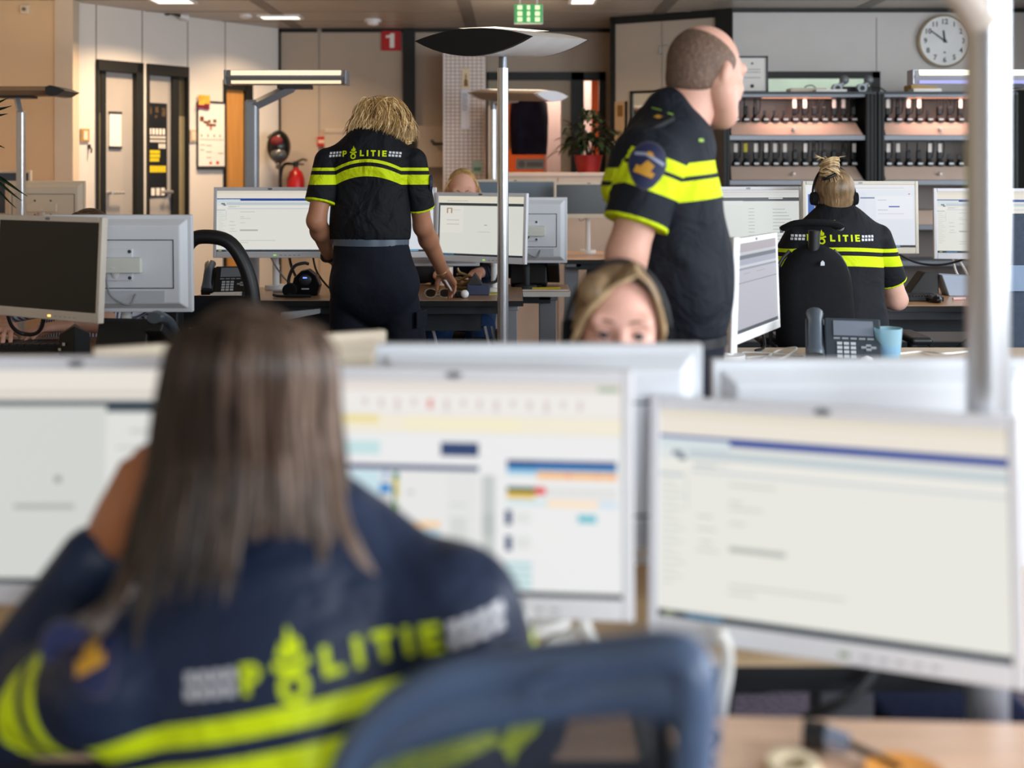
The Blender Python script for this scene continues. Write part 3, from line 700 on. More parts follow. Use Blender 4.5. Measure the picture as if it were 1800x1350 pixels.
def ui_pale():
    return [(0, 0, 1, 1, (226, 228, 218)), (0, 0, 1, 0.10, (232, 226, 206)), (0.1, 0.075, 0.35, 0.085, (190, 186, 172)), (0, 0.115, 1, 0.16, (58, 60, 62)), (0.02, 0.165, 0.3, 0.62, (234, 232, 222)), (0.1, 0.20, 0.165, 0.29, (170, 140, 110)), (0.115, 0.215, 0.15, 0.29, (234, 232, 222)), (0.17, 0.23, 0.27, 0.236, (190, 190, 180)), (0.1, 0.40, 0.25, 0.41, (190, 190, 180)), (0.1, 0.47, 0.25, 0.48, (190, 190, 180)),
            (0.55, 0.475, 0.585, 0.485, (140, 140, 130)), (0.48, 0.59, 0.62, 0.598, (190, 190, 180)), (0, 0.12, 0.02, 0.97, (70, 74, 80)), (0, 0.965, 1, 1, (40, 46, 54)), (0.03, 0.97, 0.2, 0.99, (70, 120, 150))]
def ui_blueleft():
    return [(0, 0, 1, 1, (226, 230, 238)), (0, 0, 1, 0.09, (232, 232, 236)), (0.02, 0.15, 0.08, 1, (38, 90, 170)), (0.045, 0.19, 0.06, 0.22, (160, 200, 240)), (0.045, 0.27, 0.06, 0.30, (160, 200, 240)), (0.08, 0.12, 0.55, 1, (222, 226, 236)), (0.50, 0.2, 0.63, 0.22, (96, 116, 150)), (0.64, 0.18, 0.98, 0.55, (234, 236, 242)), (0.66, 0.24, 0.74, 0.25, (180, 186, 200)), (0.76, 0.34, 0.86, 0.36, (50, 80, 160)), (0.66, 0.40, 0.75, 0.408, (160, 166, 180)), (0.66, 0.46, 0.9, 0.468, (196, 200, 210)), (0.94, 0.14, 0.955, 0.155, (210, 60, 60)), (0.2, 0.05, 0.9, 0.056, (180, 184, 196)), (0, 0.965, 1, 1, (40, 46, 54)), (0.75, 0.972, 0.86, 0.99, (110, 180, 220))]
def ui_stripes():
    return [(0, 0, 1, 1, (196, 196, 206)), (0, 0, 1, 0.10, (180, 172, 178)), (0, 0.10, 1, 0.125, (206, 206, 214)), (0, 0.135, 1, 0.18, (112, 116, 128)), (0, 0.18, 1, 0.245, (176, 178, 196)), (0, 0.25, 1, 0.275, (214, 216, 226)), (0, 0.28, 1, 0.30, (150, 154, 164)), (0.2, 0.345, 0.35, 0.35, (150, 154, 164)), (0.5, 0.345, 0.7, 0.35, (150, 154, 164)), (0, 0.44, 1, 0.448, (128, 130, 140)), (0, 0.96, 1, 1, (90, 96, 104))]
def ui_blank(c): return [(0, 0, 1, 1, c)]

LOGO = M('small grey maker mark', (120, 124, 130), 0.4, 0.3)
def monitor(label, c, yaw=0, tilt=0, roll=0, w=0.507, h=0.345, ui=None, body=None, desk_z=0.75, glow=1.0, led=True, arm=True, dark=None, thick=0.05, group=None, bez=(0.016, 0.018, 0.030), armmat=None, drop=None, footx=0.0):
    body = body or SILVER
    R3 = rotm(yaw, tilt, roll)
    base = Vector(c)
    X = Matrix.Translation(base) @ R3
    # the empty stands at the foot of the arm; panel parts carry the tilt
    t = thing('monitor', label, 'monitor', X, group)
    bs, bt, bb = bez
    m = MB()
    m.box((-w / 2, 0.004, -h / 2), (w / 2, 0.024, h / 2))
    for lo, hi in (((-w / 2, 0, -h / 2), (-w / 2 + bs, 0.006, h / 2)), ((w / 2 - bs, 0, -h / 2), (w / 2, 0.006, h / 2)), ((-w / 2 + bs, 0, h / 2 - bt), (w / 2 - bs, 0.006, h / 2)), ((-w / 2 + bs, 0, -h / 2), (w / 2 - bs, 0.006, -h / 2 + bb))): m.box(lo, hi)
    m.build('bezel', body, t, bevel=0.003)
    m = MB()
    a, b_ = 0.012, 0.035
    vs = [(-w / 2 + a, 0.024, -h / 2 + a), (w / 2 - a, 0.024, -h / 2 + a), (w / 2 - a, 0.024, h / 2 - a), (-w / 2 + a, 0.024, h / 2 - a), (-w / 2 + b_, thick, -h / 2 + b_), (w / 2 - b_, thick, -h / 2 + b_), (w / 2 - b_, thick, h / 2 - b_), (-w / 2 + b_, thick, h / 2 - b_)]
    m.add(vs, [(0, 3, 2, 1), (4, 5, 6, 7), (0, 1, 5, 4), (1, 2, 6, 5), (2, 3, 7, 6), (3, 0, 4, 7)])
    shell = m.build('back_shell', body, t, bevel=0.004)
    m = MB()                                         # groove round the back plate, ports recess, vents
    gx, gz0_, gz1_ = w / 2 - 0.055, -h / 2 + 0.085, h / 2 - 0.085
    for lo, hi in (((-gx, thick, gz1_), (gx, thick + 0.002, gz1_ + 0.003)), ((-gx, thick, gz0_), (gx, thick + 0.002, gz0_ + 0.003)), ((-gx, thick, gz0_), (-gx + 0.003, thick + 0.002, gz1_)), ((gx - 0.003, thick, gz0_), (gx, thick + 0.002, gz1_))): m.box(lo, hi)
    m.build('back_groove', DARKSLOT, shell)
    m = MB(); m.box((-w * 0.33, thick - 0.002, -h / 2 + 0.04), (w * 0.33, thick + 0.003, -h / 2 + 0.078)); m.build('port_recess', M('recess grey', (186, 190, 196), 0.5), shell)
    m = MB(); m.box((-0.06, thick, -0.055), (0.06, thick + 0.006, 0.055)); m.build('mount_plate', body, t, bevel=0.002)
    m = MB()
    for x in (-0.05, 0.05):
        for z in (-0.045, 0.045): m.cyl((x, thick, z), (x, thick + 0.008, z), 0.006)
    m.build('screw', DARKSLOT, t)
    m = MB(); m.box((-0.095, thick + 0.006, -0.026), (0.095, thick + 0.03, 0.026)); m.build('arm_bracket', CREAM if body is not GREYP else M('bone plastic', (214, 216, 206), 0.45), t, bevel=0.003)
    m = MB(); m.tube(curve_pts([(0.03, thick + 0.012, -0.03), (0.01, thick + 0.025, -0.10), (-0.05, thick + 0.02, -0.135), (-0.07, thick + 0.006, -0.10)]), 0.0035); m.build('signal_cable', M('grey cable', (140, 142, 146), 0.5), t)
    sw0, sw1, sz0, sz1 = -w / 2 + bs, w / 2 - bs, -h / 2 + bb, h / 2 - bt
    m = MB(); mats = []
    if ui is None:
        m.add([(sw0, 0.003, sz0), (sw1, 0.003, sz0), (sw1, 0.003, sz1), (sw0, 0.003, sz1)], [(0, 1, 2, 3)]); mats = [dark or DARKGL]
    else:
        for i, (u0, v0, u1, v1, col) in enumerate(ui):
            mt = E(col, glow)
            if mt not in mats: mats.append(mt)
            y = 0.0036 - 0.00006 * min(i, 50)
            x0, x1 = sw0 + u0 * (sw1 - sw0), sw0 + u1 * (sw1 - sw0)
            z0, z1 = sz1 - v1 * (sz1 - sz0), sz1 - v0 * (sz1 - sz0)
            m.add([(x0, y, z0), (x1, y, z0), (x1, y, z1), (x0, y, z1)], [(0, 1, 2, 3)], mats.index(mt))
    m.build('screen', mats, t)
    m = MB(); m.prism([(0.012 * math.cos(k * PI / 6), h / 2 - bt / 2 + 0.005 * math.sin(k * PI / 6)) for k in range(12)], -0.0008, 0.0002); m.build('maker_mark', LOGO, t)
    m = MB(); m.prism([(0.018 * math.cos(k * PI / 6), h / 2 - 0.03 + 0.004 * math.sin(k * PI / 6)) for k in range(12)], 0.030, 0.0335)
    m.build('back_mark', LOGO, shell)
    if led:
        m = MB(); m.box((0.02, -0.0012, -h / 2 + 0.010), (0.034, 0.0, -h / 2 + 0.016)); m.build('power_light', LED_G if led is True else led, t)
        m = MB()
        for k in range(5): m.box((0.05 + 0.022 * k, -0.001, -h / 2 + 0.011), (0.062 + 0.022 * k, 0.0, -h / 2 + 0.015))
        m.build('button', M('grey button', (170, 170, 172), 0.4), t)
    if arm:
        am = armmat or WHITEM
        back = X @ Vector((0, thick + 0.02, 0))
        yawm = Matrix.Rotation(math.radians(yaw), 4, 'Z')
        foot = base + yawm @ Vector((footx, thick + 0.10 if drop is None else drop, 0)); foot.z = desk_z
        m = MB()
        knee = Vector((foot.x, foot.y, max(desk_z + 0.12, back.z - 0.22)))
        m.tube([foot, knee], 0.018, 12); m.tube([knee, back], 0.016, 12)
        m.cyl(foot, foot + Vector((0, 0, 0.02)), 0.055)
        m.build('monitor_arm', am, t, world=True)
    return t

# foreground row (screens towards the camera)
m1 = monitor('monitor left of the long brown hair, open window on a grey page', P(130, 845, 1.60), 0, -3, 0, ui=ui_mail(), desk_z=0.665, glow=0.94, drop=0.16)
m2 = monitor('monitor with a colourful planning table, right of the long brown hair', P(797, 864, 1.61), -6.5, -3, -0.3, ui=ui_dash(), desk_z=0.665, glow=1.0, drop=0.11, footx=-0.22)
m3 = monitor('large angled monitor at the right with a dark blue banner on a pale page', P(1447, 935, 1.58), -25, -7, -1.6, ui=ui_portal(), desk_z=0.665, glow=0.98, led=E((170, 190, 150), 0.5), drop=0.19, footx=-0.1)
# opposite row (backs towards the camera)
o1 = monitor('cream monitor back turned slightly away behind the long brown hair', Vector((Xp(432, 2.0), 2.0, 1.10 - 0.17)), 180 + 25, 2, 0, body=CREAM, desk_z=0.665, armmat=WHITEM, led=False, drop=-0.05)
o2 = monitor('grey monitor back hiding the lower face of the person with a headset', Vector((Xp(946, 1.79), 1.79, Zp(610, 1.75) - 0.170)), 180, -2, 0, body=GREYP, desk_z=0.665, led=False, drop=-0.05)
o3 = monitor('grey monitor back in front of the telephone and blue tumbler', Vector((Xp(1523, 1.89), 1.89, Zp(636, 1.85) - 0.170)), 180, -2, 0.3, w=0.52, body=GREYP, desk_z=0.665, led=False, drop=-0.05)
# left group
LM1 = monitor('switched off black monitor at the left edge, amber light on its frame', P(80, 470, 3.70), -28, -3, 0, ui=None, desk_z=0.77, led=E((255, 190, 90), 2.5), drop=0.02, footx=-0.62, w=0.50, h=0.335, bez=(0.016, 0.018, 0.032), body=M('champagne plastic', (204, 194, 180), 0.4))
LM2 = monitor('pale grey monitor back facing the person in the striped shirt', P(212, 462, 3.93), 180, -2, 0, h=0.335, body=GREYP, desk_z=0.77, led=False, drop=-0.06)
LM0 = monitor('far blue grey screen at the left edge behind a palm leaf', Vector((Xp(-12, 7.4), 7.4, Zp(341, 7.4))), -6, -2, 0, h=0.31, body=CREAM, ui=None, dark=M('blue grey screen', (70, 82, 102), 0.3, 0, 0.5, 0.05), desk_z=0.77, led=False)
LMb = monitor('far cream monitor back beside the blue grey screen', Vector((Xp(76, 7.2), 7.25, Zp(318, 7.2) - 0.17)), 180, 0, 0, h=0.34, body=CREAM, desk_z=0.77, led=False, drop=-0.08)
# blonde person's desk
MD = dict(w=0.55, h=0.345, desk_z=0.80)
D1m = monitor('monitor with a blue banner page left of the blonde person', Vector((Xp(474, 5.55), 5.55, Zp(391, 5.55))), 0, -3, 0, ui=ui_portal(), glow=0.86, **MD)
D2m = monitor('monitor hidden behind the back of the blonde person', Vector((Xp(669, 5.60), 5.60, Zp(391, 5.6))), 0, -3, 0, ui=ui_blueleft(), glow=0.85, led=False, **MD)
D3m = monitor('monitor with a cream page cut by the near lamp pole', Vector((Xp(843, 5.45), 5.45, Zp(400, 5.45))), -28, -3, 0, ui=ui_pale(), glow=0.85, w=0.50, h=0.335, desk_z=0.80)
D4m = monitor('grey monitor back right of the near lamp pole', Vector((Xp(926, 5.80), 5.90, Zp(404, 5.9))), 180, -2, 0, body=GREYP, w=0.42, h=0.34, desk_z=0.77, led=False, drop=-0.08, armmat=DOTB)
D5m = monitor('pale monitor back between the desks, seen below the cream page screen', Vector((Xp(772, 5.9), 5.88, 1.07)), 180, -2, 0, body=GREYP, w=0.42, h=0.34, desk_z=0.77, led=False, drop=-0.02, armmat=DOTB)
# right group
MF = dict(w=0.55, h=0.345, desk_z=0.80)
R1m = monitor('monitor with a grey list page between the walking person and the hair bun', Vector((Xp(1316, 5.55), 5.55, Zp(390, 5.55))), 8, -2, 0, ui=ui_lines(), glow=0.9, **MF)
R2m = monitor('monitor with a blue side bar behind the person with the hair bun', Vector((Xp(1513, 5.40), 5.40, Zp(382, 5.40))), 0, -2, 0, ui=ui_blueleft(), glow=0.9, body=M('sand plastic', (214, 206, 190), 0.4), **MF)
R3m = monitor('monitor with a blue banner page right of the hair bun, cut by the big pole', Vector((Xp(1706, 5.72), 5.52, Zp(392, 5.6))), -6, -2, 0, ui=ui_portal(), glow=0.88, body=SILVER, w=0.50, h=0.345, desk_z=0.80)
G1 = monitor('steeply angled white monitor with grey stripes at the belly of the walking person', Vector((0.80, 3.70, 1.02)), 60, -2, 0, ui=ui_stripes(), glow=0.85, desk_z=0.77, led=False, body=WHITEM, drop=0.10, w=0.46, h=0.325)
G2 = monitor('white edged monitor seen almost edge on behind the walking person', Vector((0.55, 3.50, 1.03)), -62, -2, 0, ui=ui_blank((196, 172, 140)), glow=0.5, desk_z=0.77, led=False, body=WHITEM, drop=0.06, w=0.40, h=0.34)
# far centre
FM1 = monitor('far blue grey screen on the credenza side, left of the near lamp pole', Vector((Xp(906, 7.9), 7.9, Zp(357, 7.9))), 0, -2, 0, w=0.56, h=0.33, body=CREAM, ui=None, dark=M('steel blue screen', (108, 126, 140), 0.35, 0, 0.5, 0.05), desk_z=0.84, led=False, arm=True)
FM2 = monitor('far black screen left of the walking person', Vector((Xp(1035, 7.5), 7.5, Zp(352, 7.5))), 0, -2, 0, w=0.46, h=0.24, body=CREAM, ui=None, desk_z=0.84, led=False, drop=0.1)

# ------------------------------------------------------------------ floor lamps (uplighters)
LENSG = M('lamp head grey paint', (150, 152, 156), 0.35, 0.4)
def lens_lamp(label, near, far_, width, th, pole_at, pole_r, endmat, bodymat, power, base_z=0.0, ztop=None, glowtop=True):
    near, far_ = Vector(near), Vector(far_)
    ax = (far_ - near); L = ax.length; ax.normalize()
    side = ax.cross(Vector((0, 0, 1))).normalized()
    t = thing('floor_lamp', label, 'lamp', (pole_at[0], pole_at[1], 0))
    def ring(p, sc=1.0, n=12):
        pts = []
        for k in range(n + 1):                         # lower curve
            u = -1 + 2 * k / n; pts.append(p + side * (u * width / 2 * sc) + Vector((0, 0, -th * 0.62 * sc * (1 - u * u))))
        for k in range(1, n):                          # upper curve
            u = 1 - 2 * k / n; pts.append(p + side * (u * width / 2 * sc) + Vector((0, 0, th * 0.38 * sc * (1 - u * u))))
        return pts
    a, b_ = ring(near + ax * 0.03), ring(far_ - ax * 0.03)
    n = len(a)
    m = MB(); m.add([tuple(p) for p in a + b_], [(i, (i + 1) % n, n + (i + 1) % n, n + i) for i in range(n)], 0, True); m.build('lamp_head', bodymat, t, world=True)
    for p, q in ((near, near + ax * 0.034), (far_, far_ - ax * 0.034)):
        r0, r1 = ring(p, 0.985), ring(q, 1.0)
        m = MB(); m.add([tuple(x) for x in r0 + r1], [tuple(range(n))] + [(i, (i + 1) % n, n + (i + 1) % n, n + i) for i in range(n)] + [tuple(range(2 * n - 1, n - 1, -1))], 0, False)
        m.build('end_cap', endmat, t, world=True)
    mid = (near + far_) / 2
    m = MB(); zt = mid.z - th * 0.55
    m.tube([(pole_at[0], pole_at[1], 0.02), (pole_at[0], pole_at[1], zt - 0.06)], pole_r, 20); m.build('pole', ALU, t, world=True)
    m = MB(); m.tube([(pole_at[0], pole_at[1], zt - 0.06), (pole_at[0], pole_at[1], zt)], pole_r * 0.78, 16); m.build('collar', M('dark collar', (120, 124, 130), 0.3, 0.6), t, world=True)
    m = MB()
    bx = Vector((pole_at[0], pole_at[1], zt - 0.01))
    if (mid - Vector((bx.x, bx.y, mid.z))).length > 0.04:
        m.tube([bx, Vector((mid.x, mid.y, mid.z - th * 0.5))], 0.02, 12); m.build('bracket', ALU, t, world=True)
    m = MB(); m.lathe((pole_at[0], pole_at[1], 0), [(0.17, 0), (0.17, 0.012), (0.05, 0.03)], 28); m.build('foot', ALU, t, world=True)
    m = MB()
    e0, e1 = near + ax * 0.06, far_ - ax * 0.06
    up = Vector((0, 0, th * 0.38 + 0.004))
    m.add([tuple(e0 + up - side * width * 0.16), tuple(e1 + up - side * width * 0.16), tuple(e1 + up + side * width * 0.16), tuple(e0 + up + side * width * 0.16)], [(0, 1, 2, 3)])
    m.build('upper_diffuser', E((255, 240, 214), 1.5), t, world=True)
    if power:
        l = light_area('uplight', (0, 0, 0), (0, 0, 1), width * 0.5, L * 0.8, power, (1.0, 0.84, 0.64), PI * 0.8)
        l.location = mid + Vector((0, 0, th * 0.38 + 0.03)) - Vector((pole_at[0], pole_at[1], 0)); l.parent = t
    return t
SATIN = M('satin silver paint', (240, 238, 234), 0.4, 0.0)
lens_lamp('near floor lamp with a black lens shaped end and silver pole', (Xp(828, 4.62), 4.62, Zp(68, 4.62)), (Xp(944, 5.38), 5.38, Zp(74, 5.38)), 0.515, 0.115, (Xp(884, 4.98), 4.98), 0.0245, M('black end cap', (13, 14, 16), 0.5, 0, 0.4), SATIN, 2.2)
lens_lamp('far floor lamp with a small white lens shaped end behind the near pole', (Xp(972, 7.9), 7.9, Zp(167, 7.9)), (Xp(850, 8.25), 8.25, Zp(165, 8.25)), 0.40, 0.075, (Xp(867, 8.2), 8.2), 0.03, M('white end cap', (228, 232, 240), 0.35), M('taupe lamp paint', (150, 134, 118), 0.5), 1.5)
def trough_lamp(label, x0, x1, y, z, depth, th, pole, pole_w, power, warm, glow_top, glow_low, polem=ALU, armside=1, head=None, slots=True):
    t = thing('floor_lamp', label, 'lamp', (pole[0], pole[1], 0))
    m = MB(); m.prism([(x, zz) for x, zz in ((x0, z - th * 0.45), (x0 - 0.0, z + th * 0.5), (x1, z + th * 0.5), (x1, z - th * 0.45))], y - depth * 0.32, y + depth * 0.5)
    vs = [(x0, y - depth / 2, z + 0.0), (x1, y - depth / 2, z + 0.0), (x1, y - depth * 0.3, z - th / 2), (x0, y - depth * 0.3, z - th / 2), (x0, y - depth * 0.3, z + th / 2), (x1, y - depth * 0.3, z + th / 2)]
    m.add(vs, [(0, 1, 5, 4), (0, 3, 2, 1), (0, 4, 3), (1, 2, 5)])
    m.build('lamp_head', head or LENSG, t, world=True)
    if slots:
        m = MB(); m.box((x0 + 0.03, y - depth * 0.46, z + th * 0.12), (x1 - 0.02, y - depth * 0.3, z + th * 0.45)); m.build('upper_diffuser', glow_top, t, world=True)
        m = MB(); m.box((x0 + 0.03, y - depth * 0.42, z - th * 0.44), (x1 - 0.02, y - depth * 0.28, z - th * 0.24)); m.build('lower_diffuser', glow_low, t, world=True)
    for x in (x0 - 0.012, x1):
        m = MB(); m.prism([(x, z - th * 0.5), (x + 0.012, z - th * 0.5), (x + 0.012, z + th * 0.5), (x, z + th * 0.5)], y - depth * 0.45, y + depth * 0.52); m.build('end_cap', head or LENSG, t, world=True, bevel=0.003)
    xm = (x0 + x1) / 2
    m = MB(); m.box((pole[0] - pole_w / 2, pole[1] - pole_w / 2, 0.02), (pole[0] + pole_w / 2, pole[1] + pole_w / 2, z - 0.12)); m.build('pole', polem, t, world=True, bevel=pole_w * 0.2)
    m = MB(); m.tube([(pole[0], pole[1], z - 0.16), (xm + armside * 0.03, y + 0.02, z - th * 0.6)], pole_w * 0.42, 4); m.build('arm', polem, t, world=True)
    m = MB(); m.box((xm - 0.05, y - 0.05, z - th * 0.75), (xm + 0.14, y + 0.07, z - th * 0.5)); m.build('joint', DOTB, t, world=True)
    m = MB(); m.box((pole[0] - 0.17, pole[1] - 0.17, 0), (pole[0] + 0.17, pole[1] + 0.17, 0.02)); m.build('foot', polem, t, world=True, bevel=0.004)
    if power:
        l = light_area('uplight', (0, 0, 0), (0, 0, 1), (x1 - x0) * 0.9, depth * 0.6, power, warm, PI * 0.85)
        l.location = Vector((xm, y + 0.03, z + th / 2 + 0.03)) - Vector((pole[0], pole[1], 0)); l.parent = t
    return t
dl = 6.7
trough_lamp('lit twin strip floor lamp on a grey square post left of the blonde person', Xp(402, dl), Xp(608, dl), dl, Zp(137, dl), 0.16, 0.085, (Xp(443, 6.85), 6.85), 0.078, 2.5, (1.0, 0.8, 0.58), E((255, 232, 200), 1.25), E((255, 226, 186), 1.25), polem=M('grey post', (170, 176, 184), 0.35, 0.4))
trough_lamp('long floor lamp with a grey pointed end at the far left', Xp(-60, 7.0), Xp(96, 7.0), 7.0, Zp(161, 7.0), 0.22, 0.055, (Xp(37, 7.0), 7.0), 0.048, 8, (1.0, 0.74, 0.46), E((255, 226, 180), 1.1), E((120, 100, 80), 0.2), slots=False, head=M('brown grey lamp paint', (128, 108, 88), 0.5), polem=ALU)
m = MB(); z_ = Zp(160, 6.9)
ltip = [(Xp(86, 6.9), z_ - 0.02), (Xp(94, 6.9), z_ - 0.033), (Xp(106, 6.9), z_ - 0.03), (Xp(121, 6.9), z_), (Xp(108, 6.9), z_ + 0.02), (Xp(94, 6.9), z_ + 0.032), (Xp(86, 6.9), z_ + 0.022)]
lt_ = bpy.data.objects['floor_lamp.003']
m.prism(ltip, 6.84, 7.08); m.build('end_cap', DOTB, lt_, world=True, bevel=0.004)
trough_lamp('bright lit floor lamp under the wall clock', Xp(1603, 6.6), Xp(1900, 6.6), 6.6, Zp(136, 6.6), 0.10, 0.085, (Xp(1748, 6.75), 6.75), 0.075, 5, (1.0, 0.93, 0.8), E((255, 252, 214), 3.0), E((176, 176, 255), 1.0), head=M('lamp head pale grey', (176, 176, 184), 0.35, 0.2))
# foreground lamp: pole in the gap between the two front desks, head above the frame
pd = 1.60
fx = Xp(1736, pd)
t = thing('floor_lamp', 'big out of focus silver floor lamp pole in the right foreground', 'lamp', (fx, pd, 0))
m = MB(); m.tube([(fx, pd, 0.03), (fx, pd, 1.66)], 0.0288, 32); m.build('pole', ALU, t, world=True)
m = MB(); m.tube(curve_pts([(fx, pd, 1.60), (fx - 0.035, pd, 1.65), (fx - 0.10, pd, 1.70), (fx - 0.2, pd + 0.02, 1.80)]), [0.03, 0.03, 0.03, 0.028, 0.028, 0.028, 0.027, 0.027, 0.026, 0.026, 0.025, 0.025, 0.025, 0.025, 0.025, 0.024, 0.024, 0.024, 0.024, 0.024, 0.024, 0.024, 0.024, 0.024, 0.024][:len(curve_pts([(0,0,0),(1,0,0),(2,0,0),(3,0,0)]))], 16); m.build('arm', M('warm white paint', (226, 214, 202), 0.4), t, world=True)
m = MB(); m.prism([(fx - 0.7, 1.86), (fx - 0.35, 1.81), (fx + 0.1, 1.81), (fx + 0.35, 1.86), (fx + 0.1, 1.89), (fx - 0.35, 1.89)], pd - 0.12, pd + 0.16); m.build('lamp_head', SATIN, t, world=True, bevel=0.01)
m = MB(); m.box((fx - 0.2, pd - 0.035, 0), (fx + 0.2, pd + 0.06, 0.03)); m.build('foot', ALU, t, world=True, bevel=0.004)
# ------------------------------------------------------------------ radio cabinets
CABIN = M('cabinet inside', (146, 136, 130), 0.55, 0.1, 0.4, 0.03)
CABSH = M('cabinet shelf edge', (128, 132, 138), 0.4, 0.3, 0.5, 0.03)
TRAY = M('charging tray', (204, 180, 164), 0.5, 0.0, 0.4, 0.03)
YB, DC = 8.62, 0.46
shelf_rows = [(205, 237), (285, 317)]             # pixel rows of the charger line and the tray bottom (d = 8.25)
def cabinet(x0, x1, label):
    yf = YB - DC
    ztop = Zp(161, yf)
    t = thing('radio_cabinet', label, 'cabinet', ((x0 + x1) / 2, yf, 0))
    m = MB()
    m.box((x0, yf, ztop - 0.018), (x1, YB, ztop)); m.box((x0, YB - 0.02, 0), (x1, YB, ztop)); m.box((x0, yf + 0.02, 0), (x0 + 0.02, YB, ztop)); m.box((x1 - 0.02, yf + 0.02, 0), (x1, YB, ztop)); m.box((x0, yf + 0.02, 0), (x1, YB, 0.06))
    m.build('carcass', DOTB, t, world=True)
    for xs, (q0, q1) in (((x0, x0 + 0.028), (x0, x0 + 0.045)), ((x1 - 0.07, x1 - 0.042, x1 - 0.014), (x1 - 0.075, x1))):
        m = MB()
        for x in xs: m.box((x, yf - 0.004, 0.0), (x + 0.014, yf + 0.005, ztop - 0.02))
        m.box((q0, yf + 0.004, 0), (q1, yf + 0.02, ztop - 0.02)); m.build('shutter_edge', FRAMEB, t, world=True)
    m = MB(); m.box((x0 + 0.045, YB - 0.06, 0.1), (x1 - 0.075, YB - 0.05, ztop - 0.02)); m.build('back_panel', CABIN, t, world=True)
    rows = []
    zs = [Zp(166, yf), Zp(242, yf), Zp(321, yf), Zp(400, yf), 0.72]
    for k, z in enumerate(zs):
        m = MB(); m.box((x0 + 0.045, yf + 0.015, z - 0.018), (x1 - 0.075, YB - 0.05, z + 0.018)); m.build('shelf', CABSH, t, world=True, bevel=0.003)
    for z in zs[1:4]:
        bot = z + 0.02; top = bot + 0.098                      # the sloping tray front
        m = MB(); m.X = Matrix.Identity(4)
        xa_, xb_ = x0 + 0.06, x1 - 0.09
        vs = [(xa_, yf + 0.02, bot), (xb_, yf + 0.02, bot), (xb_ - 0.02, yf + 0.15, top), (xa_ + 0.02, yf + 0.15, top), (xa_, YB - 0.07, bot), (xb_, YB - 0.07, bot), (xb_ - 0.02, YB - 0.07, top), (xa_ + 0.02, YB - 0.07, top)]
        m.add(vs, [(0, 1, 2, 3), (0, 4, 5, 1), (4, 7, 6, 5), (3, 2, 6, 7), (0, 3, 7, 4), (1, 5, 6, 2)])
        tr = m.build('charging_tray', TRAY, t, world=True)
        m = MB(); m.sphere(((xa_ + xb_) / 2 - 0.02, yf + 0.055, bot + 0.042), (0.016, 0.02, 0.016)); m.build('lock_knob', M('chrome knob', (230, 225, 222), 0.2, 0.5), tr, world=True)
        rows.append((top, xa_ + 0.06, xb_ - 0.03, yf + 0.17))
    l = light_area('cabinet_strip_light', (0, 0, 0), (0, 0, -1), 0.5, 0.04, 1.6, (1.0, 0.55, 0.42), PI)
    l.location = (0, 0.10, zs[0] - 0.022); l.parent = t
    m = MB(); m.box(((x0 + x1) / 2 - 0.25, yf + 0.08, zs[0] - 0.021), ((x0 + x1) / 2 + 0.25, yf + 0.12, zs[0] - 0.018)); m.build('strip_lamp', E((255, 170, 130), 1.4), t, world=True)
    return t, rows
cabL, rowsL = cabinet(Xp(1272, 8.16), Xp(1541, 8.16), 'dark radio cabinet with two lit charging shelves left of the hair bun')
cabR, rowsR = cabinet(Xp(1544, 8.16), Xp(1788, 8.16), 'dark radio cabinet under the wall clock, cut by the big pole')

LABW = M('bright radio label', (246, 236, 226), 0.5)
def make_radio(lbl, cord, tall=True, lblmat=None):
    t = thing('handheld_radio', lbl, 'radio', (0, 0, 0))
    if tall:
        m = MB(); m.box((-0.017, -0.016, 0.0), (0.017, 0.016, 0.062)); m.build('body', BLACKP, t, bevel=0.006)
        m = MB(); m.cyl((-0.009, 0, 0.06), (-0.009, 0, 0.125), 0.006, 0.0045, 8); m.build('antenna', BLACKP, t)
        m = MB(); m.cyl((0.009, 0, 0.06), (0.009, 0, 0.073), 0.006, n=10); m.build('knob', DOTB, t)
        if lblmat:
            m = MB(); m.box((-0.013, -0.0175, 0.052), (0.013, -0.012, 0.116)); m.build('label', lblmat, t)
        if cord:
            m = MB(); m.tube(curve_pts([(0.009, 0, 0.065), (0.002, -0.008, 0.11), (0.018, -0.01, 0.132), (0.034, -0.008, 0.105), (0.03, 0, 0.03), (0.022, 0, 0.01)], 20), 0.0042, 6); m.build('cord', CABLEB, t)
    return t
def make_cradle(lbl):
    t = thing('charging_cradle', lbl, 'charger', (0, 0, 0))
    m = MB(); m.lathe((0, 0, 0), [(0.028, 0), (0.031, 0.008), (0.028, 0.03), (0.02, 0.042), (0.018, 0.05)], 14); m.box((-0.010, 0.024, 0.03), (0.010, 0.034, 0.088)); m.build('cup', BLACKP, t)
    m = MB(); m.box((-0.017, -0.037, 0.012), (0.017, -0.032, 0.026)); m.build('label', M('cradle label', (206, 206, 206), 0.4), t)
    return t
def copy_tree(o, parent=None):
    c = o.copy(); COL.objects.link(c)
    if parent is not None: c.parent = parent
    for ch in [x for x in bpy.data.objects if x.parent is o and x is not c]: copy_tree(ch, c)
    return c
proto_c = make_cradle('x'); used_cd = {0: False}
protos = {'plain': make_radio('x', False), 'cord': make_radio('x', True), 'label': make_radio('x', True, True, LABW), 'yellow': make_radio('x', False, True, M('yellow radio label', (220, 206, 60), 0.5)), 'lab2': make_radio('x', False, True, LABW)}
used_r = {k: False for k in protos}
KIDS = {}
for o in bpy.data.objects:
    if o.parent: KIDS.setdefault(o.parent.name, []).append(o)
